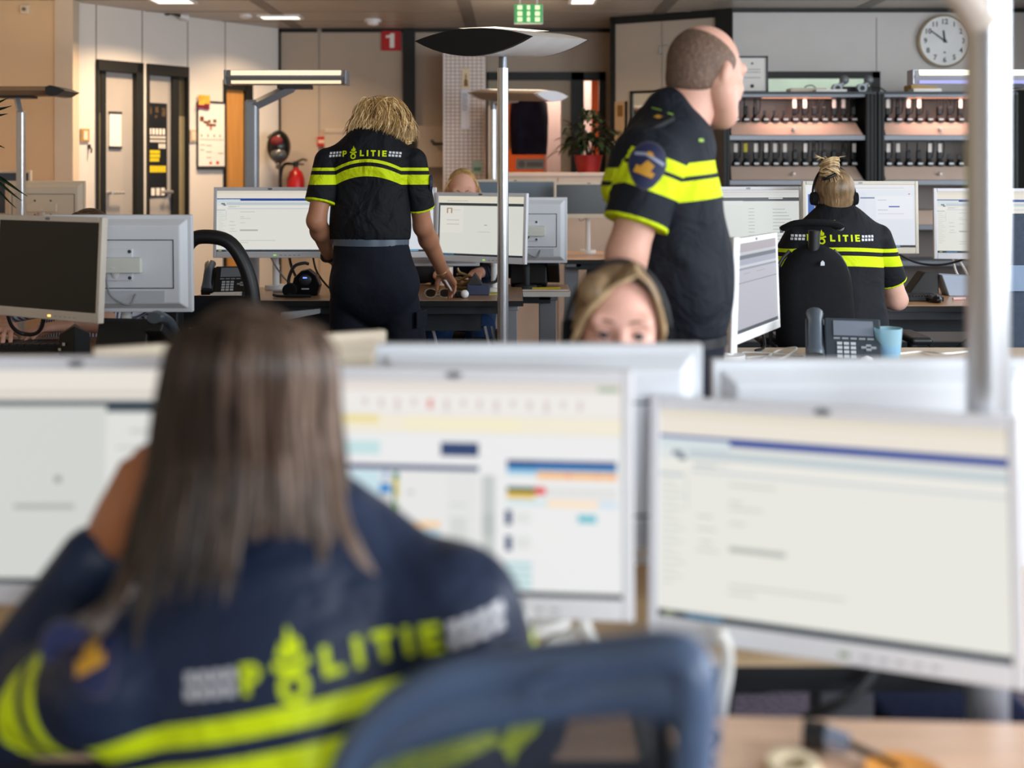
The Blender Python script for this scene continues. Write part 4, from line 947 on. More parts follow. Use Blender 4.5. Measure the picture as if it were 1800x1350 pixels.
def place(proto, used, key, loc, label, group, rz=0.0):
    if not used[key]:
        o = proto; used[key] = True
    else:
        o = proto.copy(); COL.objects.link(o)
        for ch in KIDS.get(proto.name, []):
            c = ch.copy(); COL.objects.link(c); c.parent = o
    o.location = loc; o.rotation_euler = (0, 0, rz)
    o['label'] = label; o['group'] = group
    return o
KINDW = {'plain': 'black handheld radio without cord', 'cord': 'black handheld radio with a looped cord', 'label': 'black handheld radio with looped cord and pale label', 'yellow': 'black handheld radio with a yellow label', 'lab2': 'black handheld radio with a pale label and no cord'}
pat = {('L', 0): 'plain plain cord - - - lab2c lab2c cord plain label label plain', ('L', 1): 'label yellow label label label lab2 plain label cord plain plain cord lab2',
       ('R', 0): 'label cord label label - cord cord lab2 cord - label', ('R', 1): 'label lab2 plain plain label label - - plain cord label', ('L', 2): '', ('R', 2): ''}
for side, rows in (('L', rowsL), ('R', rowsR)):
    for ri in (0, 1):
        top, xa_, xb_, y = rows[ri]
        ks = pat[(side, ri)].replace('lab2c', 'label').split()
        n = len(ks)
        where = ('%s shelf, %s cabinet' % ('upper' if ri == 0 else 'lower', 'left' if side == 'L' else 'right'))
        for i, k in enumerate(ks):
            x = xa_ + (xb_ - xa_) * i / (n - 1)
            occ = k != '-'
            g = 'charging cradles on the ' + where + (', holding radios' if occ else ', empty')
            place(proto_c, used_cd, 0, (x, y - 0.012, top), ('black charging cradle holding a radio on the ' if occ else 'empty black charging cradle on the ') + where, g)
            if occ:
                place(protos[k], used_r, k, (x, y - 0.006, top + 0.0505), KINDW[k] + ' on ' + where, KINDW[k].replace('radio', 'radios', 1) + ' on the ' + where, random.uniform(-0.25, 0.25))

# things on top of the cabinets
zt = Zp(161, YB - DC) + 0.001
ct = YB - 0.30
def Xc(px): return Xp(px, ct)
t = thing('certificate_frame', 'framed white certificate standing on the left radio cabinet', 'picture frame', (Xc(1322), ct, zt))
m = MB(); fw, fh = 0.115, 0.27
for lo, hi in (((-fw, -0.01, 0), (-fw + 0.014, 0.01, fh)), ((fw - 0.014, -0.01, 0), (fw, 0.01, fh)), ((-fw, -0.01, 0), (fw, 0.01, 0.014)), ((-fw, -0.01, fh - 0.014), (fw, 0.01, fh))): m.box(lo, hi)
m.build('frame', DOTB, t)
m = MB(); m.box((-fw + 0.012, -0.002, 0.012), (fw - 0.012, 0.008, fh - 0.012)); m.build('sheet', PAPER, t)
m = MB(); m.cyl((0.0, -0.004, 0.05), (0, -0.002, 0.05), 0.014); m.cyl((0.0, -0.004, 0.215), (0, -0.002, 0.215), 0.008)
for z in (0.17, 0.15, 0.11): m.box((-0.06, -0.004, z), (0.06, -0.002, z + 0.003))
m.build('seal', DARKSLOT, t)
t = thing('cable_tray_box', 'long pale grey box lying on the left radio cabinet', 'box', (Xc(1418), ct, zt))
m = MB(); m.box((-0.135, -0.06, 0), (0.135, 0.08, 0.032)); m.build('case', CREAM, t, bevel=0.01)
m = MB(); m.tube(curve_pts([(-0.02, 0, 0.03), (0.0, 0, 0.05), (0.04, 0, 0.055), (0.07, 0, 0.03)]), 0.004); m.build('cord', CABLEB, t)
t = thing('paper_strip', 'thin white paper pile at the front edge of the left radio cabinet', 'paper', (Xc(1452), YB - DC + 0.075, zt))
m = MB(); m.box((-0.11, -0.06, 0), (0.11, 0.06, 0.016)); m.build('sheets', PAPER, t)
for i, (px, lb) in enumerate(((1478, 'grey clamp with a round knob, nearer the paper strip, on the left radio cabinet'), (1521, 'grey clamp with a round knob at the right end of the left radio cabinet'))):
    t = thing('monitor_clamp', lb, 'clamp', (Xc(px), ct, zt))
    m = MB(); m.cyl((-0.03, -0.03, 0.034), (-0.03, 0.03, 0.034), 0.034); m.tube([(-0.03, 0, 0.04), (0.03, 0, 0.085)], 0.02, 10); m.build('arm', GREYM, t)
    m = MB(); m.cyl((-0.03, -0.034, 0.034), (-0.03, -0.029, 0.034), 0.018); m.build('hole', BLACKP, t)
    m = MB(); m.sphere((0.025, 0, 0.095), (0.036, 0.03, 0.034)); m.build('knob', M('grey knob', (120, 124, 126), 0.4, 0.3), t)
t = thing('black_box', 'low black box behind the two grey clamps', 'box', (Xc(1508), YB - 0.16, zt))
m = MB(); m.box((-0.15, -0.04, 0), (0.13, 0.04, 0.055)); m.build('case', BLACKP, t, bevel=0.005)
m = MB(); m.tube(curve_pts([(0.12, -0.03, 0.05), (0.2, -0.02, 0.045), (0.26, -0.02, 0.006)]), 0.005); m.build('cord', CABLEB, t)
t = thing('cardboard_box', 'flat tan carton on the right radio cabinet', 'box', (Xc(1622), ct, zt))
m = MB(); m.prism([(-0.11, 0), (0.11, 0), (0.07, 0.04), (-0.11, 0.055)], -0.08, 0.08); m.build('carton', M('tan carton', (196, 160, 96), 0.7), t)
t = thing('paper_pile', 'white paper pile at the front edge of the right radio cabinet', 'paper', (Xc(1618), YB - DC + 0.075, zt))
m = MB(); m.box((-0.10, -0.06, 0), (0.10, 0.06, 0.022)); m.build('sheets', PAPER, t)

# credenza, plant and things in the far centre
t = thing('credenza', 'long pale low cabinet below the potted plant at the far wall', 'cabinet', (Xp(975, 8.5), 8.5, 0))
m = MB(); zc = Zp(303, 8.45); x0, x1 = Xp(870, 8.45), Xp(1090, 8.45)
m.box((x0, 8.45, 0), (x1, 8.95, zc - 0.03)); m.build('body', M('peach laminate', (226, 202, 182), 0.45), t, world=True)
m = MB(); m.box((x0 - 0.01, 8.43, zc - 0.03), (x1 + 0.01, 8.96, zc)); m.build('top', M('peach top', (230, 208, 190), 0.4), t, world=True, bevel=0.004)
for i in range(2):
    m = MB(); xm = (x0 + x1) / 2
    m.box((x0 + 0.005 + i * (xm - x0), 8.435, 0.08), (xm - 0.004 + i * (xm - x0), 8.45, zc - 0.04)); m.build('door', M('peach laminate', (226, 202, 182), 0.45), t, world=True, bevel=0.002)
t = thing('potted_plant', 'leafy dark green plant in a red pot on the pale low cabinet', 'plant', (Xp(1034, 8.65), 8.65, zc))
m = MB(); m.lathe((0, 0, 0), [(0.085, 0), (0.11, 0.13), (0.115, 0.13), (0.10, 0.12)], 24); m.build('pot', M('red pot', (156, 30, 28), 0.4), t)
LEAF = M('dark green leaf', (34, 52, 30), 0.35, 0, 0.5, 0.3, 12)
m = MB()
rr = random.Random(4)
def leaf(m, base, dirv, L, W, droop):
    dirv = Vector(dirv).normalized(); side = dirv.cross(Vector((0, 0, 1)))
    if side.length < 0.1: side = Vector((1, 0, 0))
    side.normalize(); vs = []; n = 6
    for k in range(n + 1):
        u = k / n
        c = Vector(base) + dirv * (L * u) + Vector((0, 0, -droop * L * u * u))
        wd = W * math.sin(PI * min(1, u * 0.93 + 0.05)) ** 0.8
        vs += [c - side * wd + Vector((0, 0, 0.15 * wd)), c - Vector((0, 0, 0.1 * wd)), c + side * wd + Vector((0, 0, 0.15 * wd))]
    fs = []
    for k in range(n):
        a = k * 3; fs += [(a, a + 1, a + 4, a + 3), (a + 1, a + 2, a + 5, a + 4)]
    m.add(vs, fs, 0, True)
for k in range(130):
    a = rr.uniform(0, 2 * PI); el = rr.uniform(0.1, 1.35); L = rr.uniform(0.10, 0.17)
    rad = rr.uniform(0.03, 0.20) * math.cos(el) + 0.02
    base = (math.cos(a) * rad, math.sin(a) * rad, 0.15 + rr.uniform(0.0, 0.22) * (0.4 + math.sin(el)))
    leaf(m, base, (math.cos(a) * math.cos(el), math.sin(a) * math.cos(el), math.sin(el)), L, rr.uniform(0.016, 0.03), rr.uniform(0.4, 1.1))
m.build('foliage', LEAF, t)
m = MB()
for k in range(6): m.tube([(rr.uniform(-.03, .03), rr.uniform(-.03, .03), 0.1), (rr.uniform(-.08, .08), rr.uniform(-.08, .08), 0.32)], 0.006, 6)
m.build('stem', M('plant stem', (60, 54, 34), 0.6), t)
t = thing('dark_jacket', 'dark blue jacket hanging in the orange corridor beyond the glass door', 'jacket', (Xp(930, 10.6), 10.6, Zp(272, 10.6)))
m = MB()
vs = []; fs = []
prof = [(0.0, 0.165, 0.06), (0.12, 0.175, 0.08), (0.3, 0.18, 0.08), (0.42, 0.17, 0.06), (0.47, 0.10, 0.04), (0.49, 0.03, 0.02)]
for z, hw, hd in prof:
    for k in range(16):
        a = 2 * PI * k / 16; vs.append((hw * math.cos(a), hd * math.sin(a) * (1 + 0.15 * math.sin(5 * a)), z * 1.15))
for i in range(len(prof) - 1):
    for k in range(16): fs.append((i * 16 + k, i * 16 + (k + 1) % 16, (i + 1) * 16 + (k + 1) % 16, (i + 1) * 16 + k))
m.add(vs, fs, 0, True); m.build('cloth', M('navy cloth', (28, 32, 52), 0.9, 0, 0.2, 0.3, 10), t)
m = MB(); m.tube([(0, 0, 0.55), (0, 0, 0.60), (0, 0.1, CEIL - Zp(272, 10.6))], 0.006, 6); m.build('hanger', GREYM, t)
t = thing('tan_folder', 'narrow tan garment beside the dark jacket beyond the glass door', 'garment', (Xp(902, 10.7), 10.7, Zp(262, 10.7)))
m = MB(); m.prism([(-0.05, 0), (0.03, 0), (0.05, 0.46), (0.0, 0.5), (-0.03, 0.46)], -0.03, 0.03); m.build('cloth', M('tan cloth', (214, 172, 110), 0.8), t)
m = MB(); m.tube([(0.01, 0, 0.49), (0.01, 0.0, CEIL - Zp(262, 10.7))], 0.005, 6); m.build('hanger', GREYM, t)
t = thing('door_sign', 'grey notice plate low on the glass of the corridor door', 'sign', (Xp(932, YF), YF + 0.022, Zp(289, YF)))
m = MB(); m.box((-0.125, -0.008, -0.045), (0.125, 0.0, 0.05)); m.build('plate', M('grey notice', (142, 134, 122), 0.5), t)
m = MB(); m.cyl((-0.075, -0.009, 0.002), (-0.075, -0.0075, 0.002), 0.03); m.box((-0.03, -0.009, -0.02), (0.11, -0.0075, 0.02)); m.build('mark', M('dark notice mark', (100, 92, 86), 0.5), t)

# perforated white column with two notices
PERF = bpy.data.materials.new('perforated white metal'); PERF.use_nodes = True
nt = PERF.node_tree; bb = nt.nodes['Principled BSDF']; bb.inputs['Roughness'].default_value = 0.45
tc = nt.nodes.new('ShaderNodeTexCoord'); br = nt.nodes.new('ShaderNodeTexBrick')
br.offset = 0.0; br.inputs['Scale'].default_value = 1.0; br.inputs['Brick Width'].default_value = 0.035; br.inputs['Row Height'].default_value = 0.030; br.inputs['Mortar Size'].default_value = 0.0045
br.inputs['Color1'].default_value = lin((236, 226, 222)); br.inputs['Color2'].default_value = lin((228, 218, 214)); br.inputs['Mortar'].default_value = lin((176, 160, 152))
mp = nt.nodes.new('ShaderNodeMapping'); mp.inputs['Rotation'].default_value = (PI / 2, 0, 0)
nt.links.new(tc.outputs['Object'], mp.inputs['Vector']); nt.links.new(mp.outputs['Vector'], br.inputs['Vector']); nt.links.new(br.outputs['Color'], bb.inputs['Base Color'])
dp = 9.2
t = thing('perforated_locker', 'tall white perforated metal locker right of the black wall post', 'locker', (Xp(815, dp), dp, 0))
x0, x1 = Xp(779, dp) - Xp(815, dp), Xp(853, dp) - Xp(815, dp)
m = MB(); m.box((x0, 0, 0), (x1, 0.45, Zp(84, dp))); m.build('body', PERF, t, bevel=0.004)
m = MB(); m.box((x0, -0.004, 0), (x0 + 0.012, 0.001, Zp(84, dp))); m.box((x1 - 0.012, -0.004, 0), (x1, 0.001, Zp(84, dp))); m.build('edge_strip', M('white edge', (232, 222, 218), 0.4), t)
t = thing('paper_notice', 'long narrow white paper taped to the perforated locker', 'notice', (Xp(818, dp), dp - 0.005, Zp(192, dp)))
m = MB(); m.box((-0.036, -0.003, -0.16), (0.036, 0, 0.16)); m.build('sheet', M('bluish paper', (226, 226, 236), 0.7), t)
m = MB()
for k in range(9): m.box((-0.026, -0.004, 0.12 - 0.016 * k), (0.02 - 0.004 * (k % 3), -0.0025, 0.124 - 0.016 * k))
m.build('print', DARKSLOT, t)
t = thing('picture_card', 'small cream card with a brown figure above the long paper on the locker', 'card', (Xp(819, dp), dp - 0.005, Zp(139, dp)))
m = MB(); m.box((-0.032, -0.003, -0.08), (0.032, 0, 0.085)); m.build('sheet', M('cream card', (226, 208, 176), 0.7), t)
m = MB(); m.prism([(-0.018, -0.06), (0.018, -0.06), (0.014, -0.01), (0.005, 0.0), (0.006, 0.04), (-0.006, 0.04), (-0.005, 0.0), (-0.014, -0.01)], -0.0045, -0.0028); m.build('figure', M('brown print', (128, 92, 60), 0.6), t)
t = thing('green_notice', 'small pale green notice low on the perforated locker', 'notice', (Xp(839, dp), dp - 0.005, Zp(294, dp)))
m = MB(); m.box((-0.04, -0.003, -0.05), (0.04, 0, 0.05)); m.build('sheet', M('pale green paper', (170, 200, 186), 0.7), t)
m = MB(); m.box((-0.03, -0.0045, -0.03), (0.03, -0.0028, 0.0)); m.build('print', M('green print', (96, 140, 120), 0.6), t)
t = thing('white_cabinet', 'tall white cabinet side left of the corridor door', 'cabinet', (Xp(866, 8.9), 8.9, 0))
m = MB(); m.box((-0.035, 0.0, 0), (0.035, 0.4, Zp(186, 8.9))); m.build('body', M('warm white laminate', (222, 206, 192), 0.45), t, bevel=0.003)
m = MB(); m.box((-0.004, -0.002, 0.05), (0.0, 0.001, Zp(190, 8.9))); m.build('door_gap', SEAM, t)

# palm at the far left: fronds reach into the picture
t = thing('palm_plant', 'palm whose dark thin leaves reach in at the left edge', 'plant', (-2.42, 4.9, 0))
m = MB(); m.lathe((0, 0, 0), [(0.13, 0), (0.17, 0.3), (0.175, 0.3), (0.16, 0.28)], 24); m.build('pot', M('dark clay pot', (70, 52, 44), 0.6), t)
m = MB(); m.tube([(0, 0, 0.25), (-0.02, 0.0, 0.8), (0.0, 0, 1.35)], [0.03, 0.025, 0.018]); m.build('stem', M('palm stem', (84, 70, 48), 0.7), t)
m = MB()
for (tx, tz) in ((20, 186), (13, 200), (15, 172), (8, 260), (48, 345), (38, 353), (28, 366), (10, 318)):
    tip = P(tx, tz, 4.9) - Vector((-2.42, 4.9, 0))
    st = Vector((0.0, 0, 1.36 if tz > 300 else 1.45))
    mid = (st + tip) / 2 + Vector((0, 0, 0.06))
    pts = curve_pts([st, mid, tip], 10)
    for a, b_ in zip(pts[:-1], pts[1:]): pass
    n = len(pts); vs = []; fs = []
    for i, p in enumerate(pts):
        wd = 0.012 * math.sin(PI * (0.12 + 0.86 * i / (n - 1)))
        vs += [p + Vector((0, 0, wd)), p + Vector((0, 0.006, 0)), p - Vector((0, 0, wd))]
    for i in range(n - 1):
        a = i * 3; fs += [(a, a + 1, a + 4, a + 3), (a + 1, a + 2, a + 5, a + 4)]
    m.add(vs, fs, 0, True)
for k in range(14):
    a = rr.uniform(1.8, 4.6); tip = Vector((math.cos(a) * 0.6, math.sin(a) * 0.5, rr.uniform(1.1, 1.7))); st = Vector((0, 0, 1.36)); pts = curve_pts([st, (st + tip) / 2 + Vector((0, 0, 0.12)), tip], 10)
    n = len(pts); vs = []; fs = []
    for i, p in enumerate(pts):
        wd = 0.014 * math.sin(PI * (0.1 + 0.88 * i / (n - 1)))
        vs += [p + Vector((0, 0, wd)), p + Vector((0, 0.006, 0)), p - Vector((0, 0, wd))]
    for i in range(n - 1):
        q = i * 3; fs += [(q, q + 1, q + 4, q + 3), (q + 1, q + 2, q + 5, q + 4)]
    m.add(vs, fs, 0, True)
m.build('fronds', LEAF, t)

# ------------------------------------------------------------------ chairs
def chair_base(t, x, y, seat_z, world=True, mat=BLACKP):
    m = MB()
    m.tube([(x, y, 0.10), (x, y, seat_z - 0.06)], [0.028, 0.022], 16); m.build('gas_column', DOTB, t, world=True)
    m = MB()
    for k in range(5):
        a = 2 * PI * k / 5 + 0.3
        m.tube([(x, y, 0.11), (x + 0.25 * math.cos(a), y + 0.25 * math.sin(a), 0.075)], [0.028, 0.017], 8)
    m.build('star_base', mat, t, world=True)
    for k in range(5):
        a = 2 * PI * k / 5 + 0.3
        m = MB(); cx, cy = x + 0.25 * math.cos(a), y + 0.25 * math.sin(a)
        m.cyl((cx - 0.02, cy, 0.03), (cx + 0.02, cy, 0.03), 0.03, n=14); m.tube([(cx, cy, 0.05), (cx, cy, 0.08)], 0.009, 8); m.build('castor', BLACKP, t, world=True)
def pad(name, t, x, y, z, w_, d_, th, mat):
    m = MB(); m.box((x - w_ / 2, y - d_ / 2, z - th), (x + w_ / 2, y + d_ / 2, z)); m.build(name, mat, t, world=True, bevel=0.03, seg=4)
def shell(name, t, outline_fn, y0, bend, nu, nv, th, mat, X, smooth=True, label=None):
    """a padded backrest: outline_fn(v) -> (half width, z); y = y0 + bend(u, v)"""
    vs = []; fs = []
    for j in range(nv + 1):
        v = j / nv; hw, z = outline_fn(v)
        for i in range(nu + 1):
            u = -1 + 2 * i / nu
            e = min(1.0, (1 - abs(u)) * 5) ** 0.5 * min(1, min(v, 1 - v) * 9 + 0.02) ** 0.5
            vs.append((u * hw, bend(u, v) - th / 2 * e, z))
    off = len(vs)
    for j in range(nv + 1):
        v = j / nv; hw, z = outline_fn(v)
        for i in range(nu + 1):
            u = -1 + 2 * i / nu
            e = min(1.0, (1 - abs(u)) * 5) ** 0.5 * min(1, min(v, 1 - v) * 9 + 0.02) ** 0.5
            vs.append((u * hw, bend(u, v) + th / 2 * e + 0.002, z))
    W_ = nu + 1
    for j in range(nv):
        for i in range(nu):
            a = j * W_ + i; fs.append((a, a + 1, a + W_ + 1, a + W_)); a += off; fs.append((a, a + W_, a + W_ + 1, a + 1))
    for i in range(nu):
        fs.append((i, off + i, off + i + 1, i + 1)); a = nv * W_ + i; fs.append((a, a + 1, off + a + 1, off + a))
    for j in range(nv):
        a = j * W_; fs.append((a, a + W_, off + a + W_, off + a)); a = j * W_ + nu; fs.append((a, off + a, off + a + W_, a + W_))
    m = MB(); m.add(vs, fs, 0, True, X); return m.build(name, mat, t, world=True, label=label)

# chair of the person with the bun
cx_, cy_ = Xp(1437, 4.36), 4.36
t = thing('office_chair', 'tall black office chair with a T shaped headrest under the hair bun', 'chair', (cx_, cy_ + 0.22, 0))
X = Matrix.Translation((cx_, cy_, 0)) @ rotm(10, 0, 0)
zt_, zb_ = Zp(430, cy_), Zp(628, cy_)
def outl(v):
    z = zb_ + (zt_ - zb_) * v
    if v < 0.12: hw = 0.115 + v * 0.4
    else: hw = 0.168 - 0.02 * v
    if v > 0.55: hw *= math.sqrt(max(0.02, 1 - ((v - 0.55) / 0.45) ** 2.4)) * 0.93 + 0.07
    return hw, z
shell('backrest', t, outl, 0, lambda u, v: -0.03 + 0.05 * u * u + 0.03 * (v - 0.5), 16, 20, 0.06, BLACKF, X)
m = MB(); m.X = X
edge = [(outl(v / 16)[0] + 0.004, 0.03 + 0.02, outl(v / 16)[1]) for v in range(1, 16)]
m.tube(edge, 0.008, 8); m.tube([(-a, b_, c) for a, b_, c in edge], 0.008, 8); m.build('edge_trim', DOTB, t, world=True)
m = MB(); m.X = X
m.tube([(-0.02, -0.01, zt_ - 0.03), (-0.02, -0.015, zt_ + 0.055)], 0.022, 12); m.build('headrest_stem', BLACKP, t, world=True)
m = MB(); m.X = X
hz = Zp(402, cy_)
m.tube(curve_pts([(-0.115, 0.05, hz + 0.0), (-0.085, 0.01, hz + 0.020), (-0.02, -0.012, hz + 0.024), (0.06, 0.0, hz + 0.018), (0.10, 0.03, hz + 0.006)], 16), 0.026, 10, flat=0.5); m.build('headrest', BLACKF, t, world=True)
m = MB(); m.X = X; m.cyl((-0.118, 0.05, hz - 0.004), (-0.13, 0.055, hz - 0.006), 0.012); m.cyl((0.103, 0.03, hz + 0.004), (0.115, 0.035, hz + 0.002), 0.014); m.build('knob', GREYM, t, world=True)
m = MB(); m.X = X; m.prism([(-0.018, zt_ - 0.075), (-0.002, zt_ - 0.075), (-0.002, zt_ - 0.063), (-0.010, zt_ - 0.055), (-0.018, zt_ - 0.063)], -0.066, -0.062); m.build('maker_mark', GREYM, t, world=True)
pad('seat', t, cx_ + 0.16, cy_ + 0.32, 0.455, 0.46, 0.46, 0.08, BLACKF)
m = MB(); m.tube(curve_pts([(cx_, cy_ + 0.03, zb_ + 0.1), (cx_, cy_ + 0.02, 0.50), (cx_ + 0.12, cy_ + 0.2, 0.42)]), 0.03, 10, flat=0.5); m.build('back_bar', BLACKP, t, world=True)
for s_ in (-1, 1):
    ax_ = cx_ + 0.16 + s_ * 0.30
    m = MB(); m.tube([(ax_ - s_ * 0.06, cy_ + 0.28, 0.43), (ax_, cy_ + 0.28, 0.45), (ax_, cy_ + 0.28, 0.70)], 0.018, 10); m.build('arm_post', BLACKP, t, world=True)
    pad('armrest', t, ax_, cy_ + 0.28, 0.73, 0.09, 0.25, 0.03, BLACKP)
chair_base(t, cx_ + 0.16, cy_ + 0.30, 0.45)

# chair left of the blonde person: dark open loop backrest
d = 4.42
t = thing('office_chair', 'black office chair with an open hoop back, behind the pale monitor back', 'chair', (Xp(372, d), d + 0.2, 0))
m = MB(); m.tube(curve_pts([P(300, 560, d), P(312, 470, d), P(335, 425, d), P(362, 416, d + 0.0), P(400, 424, d), P(425, 455, d), P(441, 500, d), P(448, 556, d)], 40), 0.028, 12, flat=1.3); m.build('back_frame', BLACKP, t, world=True)
m = MB(); m.box((Xp(306, d), d - 0.03, Zp(575, d)), (Xp(446, d), d + 0.03, Zp(520, d))); m.build('lumbar_pad', BLACKF, t, world=True, bevel=0.02, seg=3)
pad('seat', t, Xp(376, d), d + 0.20, 0.55, 0.46, 0.44, 0.09, BLACKF)
m = MB(); m.tube(curve_pts([(Xp(376, d), d, Zp(560, d)), (Xp(376, d), d - 0.01, 0.60), (Xp(376, d), d + 0.2, 0.47)]), 0.03, 10, flat=0.5); m.build('back_bar', BLACKP, t, world=True)
chair_base(t, Xp(376, d), d + 0.12, 0.49)

# foreground chair (out of focus)
NAVYP = M('slate blue chair plastic', (80, 97, 124), 0.3, 0, 0.5, 0.05)
t = thing('office_chair', 'blurred slate blue mesh office chair in the bottom foreground', 'chair', (-0.12, 1.02, 0))
path = [P(590, 1420, 1.085), P(618, 1345, 1.085), P(668, 1268, 1.08), P(770, 1202, 1.065), P(900, 1174, 1.05), P(1060, 1156, 1.005), P(1165, 1146, 0.97), P(1212, 1162, 0.955), P(1226, 1215, 0.95), P(1222, 1300, 0.95), P(1212, 1420, 0.95)]
cp = curve_pts(path, 60)
m = MB(); m.tube(cp, 0.019, 12, flat=1.0); m.build('back_rim', NAVYP, t, world=True)
def along(a, b_, n): return [a + (b_ - a) * k / n for k in range(n + 1)]
low = [P(600, 1440, 1.085), P(640, 1370, 1.083), P(700, 1330, 1.08), P(790, 1305, 1.065), P(910, 1278, 1.04), P(1040, 1262, 1.012), P(1120, 1262, 0.985), P(1170, 1285, 0.965), P(1196, 1330, 0.955), P(1196, 1380, 0.95), P(1190, 1430, 0.95)]
lp = curve_pts(low, 60)
vs = []; fs = []
for a, b_ in zip(cp, lp):
    for k in range(5):
        u = k / 4; q = a + (b_ - a) * u; q = q + Vector((0.002, -0.022 * math.sin(PI * u), 0)); vs.append(q)
for a, b_ in zip(cp, lp):
    for k in range(5):
        u = k / 4; q = a + (b_ - a) * u; vs.append(q + Vector((0.004, 0.012, 0)))
nn = len(cp); off = nn * 5
for i in range(nn - 1):
    for k in range(4):
        a = i * 5 + k; fs.append((a, a + 1, a + 6, a + 5)); a += off; fs.append((a, a + 5, a + 6, a + 1))
    a = i * 5 + 4; fs.append((a, a + off, a + off + 5, a + 5))
m = MB(); m.add(vs, fs, 0, True); m.build('back_band', NAVYP, t, world=True)
m = MB()
el = curve_pts([P(1010 + 78 * math.cos(a), 1212 + 32 * math.sin(a) - 12 * math.cos(a), 1.0) for a in [2 * PI * k / 14 for k in range(15)]], 42)
m.tube(el, 0.0022, 6); m.build('embossed_ring', NAVYP, t, world=True)
MESH = bpy.data.materials.new('dark chair mesh'); MESH.use_nodes = True
nt = MESH.node_tree; pb = nt.nodes['Principled BSDF']; pb.inputs['Base Color'].default_value = lin((40, 46, 56)); pb.inputs['Roughness'].default_value = 0.8
tc = nt.nodes.new('ShaderNodeTexCoord'); ck = nt.nodes.new('ShaderNodeTexBrick'); ck.inputs['Scale'].default_value = 1; ck.inputs['Brick Width'].default_value = 0.004; ck.inputs['Row Height'].default_value = 0.004; ck.inputs['Mortar Size'].default_value = 0.0011; ck.inputs['Mortar Smooth'].default_value = 0.0
ck.inputs['Color1'].default_value = (0, 0, 0, 1); ck.inputs['Color2'].default_value = (0, 0, 0, 1); ck.inputs['Mortar'].default_value = (1, 1, 1, 1)
mp = nt.nodes.new('ShaderNodeMapping'); mp.inputs['Rotation'].default_value = (PI / 2, 0, 0)
nt.links.new(tc.outputs['Object'], mp.inputs['Vector']); nt.links.new(mp.outputs['Vector'], ck.inputs['Vector']); nt.links.new(ck.outputs['Color'], pb.inputs['Alpha'])
vs = []; fs = []
i0, i1 = 6, nn - 6
idx = list(range(i0, i1))
mid = len(idx)
L_ = [lp[i] for i in range(len(lp))]
leftp = [P(600, 1440, 1.145), P(640, 1370, 1.135)]
rows_ = 14
x_l, x_r = 640, 1190
for j in range(rows_ + 1):
    for i in range(25):
        px = x_l + (x_r - x_l) * i / 24
        u = i / 24
        dd = 1.08 + (0.957 - 1.08) * u + 0.025 * math.sin(PI * u)
        ytop = 1368 - 110 * math.sin(PI * min(1, u * 1.0) * 0.62 + 0.0) if u < 0.8 else 1262 + (u - 0.8) * 400
        ytop = np.interp(px, [640, 700, 790, 910, 1040, 1120, 1170, 1190], [1372, 1328, 1303, 1276, 1260, 1260, 1283, 1330])
        py = ytop + (1640 - ytop) * j / rows_
        vs.append(P(px, py, dd + 0.004 - 0.0004 * max(0, py - 1400) * (1 - u)))
for j in range(rows_):
    for i in range(24):
        a = j * 25 + i; fs.append((a, a + 1, a + 26, a + 25))
m = MB(); m.add(vs, fs, 0, True); m.build('mesh_panel', MESH, t, world=True)
m = MB(); m.tube(curve_pts([P(590, 1420, 1.085), P(620, 1560, 1.06), P(700, 1690, 1.02)]), 0.016); m.tube(curve_pts([P(1212, 1420, 0.95), P(1200, 1560, 0.955), P(1120, 1660, 0.97)]), 0.016); m.tube([P(700, 1690, 1.02), P(1120, 1660, 0.97)], 0.018); m.build('lower_rim', NAVYP, t, world=True)
pad('seat', t, -0.15, 1.30, 0.395, 0.46, 0.44, 0.08, M('navy seat fabric', (36, 44, 60), 0.9))
m = MB(); m.tube(curve_pts([P(905, 1680, 1.03), Vector((-0.02, 1.02, 0.55)), Vector((-0.12, 1.2, 0.40))]), 0.025, 10, flat=0.6); m.build('back_bar', BLACKP, t, world=True)
chair_base(t, -0.15, 1.30, 0.345)

# simple chairs under the seated people
def simple_chair(label, x, y, seat_z, face, mat, backh=0.42, col=None):
    """face = +1: the sitter looks away from the camera (+y), -1: towards it"""
    t = thing('office_chair', label, 'chair', (x, y, 0))
    pad('seat', t, x, y, seat_z, 0.46, 0.44, 0.08, mat)
    X = Matrix.Translation((x, y - face * 0.24, 0))
    shell('backrest', t, lambda v: (0.21 * (1 - 0.25 * (v - 0.5) ** 2) * (1 if v < .8 else math.sqrt(max(.05, 1 - ((v - .8) / .2) ** 2 * .6))), seat_z + 0.12 + backh * v), 0, lambda u, v: face * 0.04 * u * u, 10, 10, 0.05, mat, X)
    m = MB(); m.tube([(x, y - face * 0.27, seat_z + 0.25), (x, y - face * 0.26, seat_z - 0.03), (x, y - face * 0.05, seat_z - 0.06)], 0.022, 10); m.build('back_bar', BLACKP, t, world=True)
    chair_base(t, x, y, seat_z - 0.05)
    return t
simple_chair('navy chair under the far desk, below the person with a headset', Xp(1092, 2.15) , 2.49, 0.42, -1, M('navy blue upholstery', (38, 48, 84), 0.9, 0, 0.2, 0.2, 60, 0.2, 300), 0.25)
simple_chair('black chair of the person in the striped shirt', -1.66, 4.68, 0.44, -1, BLACKF)
simple_chair('black chair under the far person whose eyes show above the cream page screen', -0.27, 6.5, 0.46, -1, BLACKF)
t = thing('stool', 'low navy upholstered stool between the desks, low behind the big angled monitor', 'stool', (Xp(1645, 2.15), 2.10, 0))
pad('seat', t, Xp(1645, 2.15), 2.10, 0.42, 0.30, 0.30, 0.07, M('navy blue upholstery'))
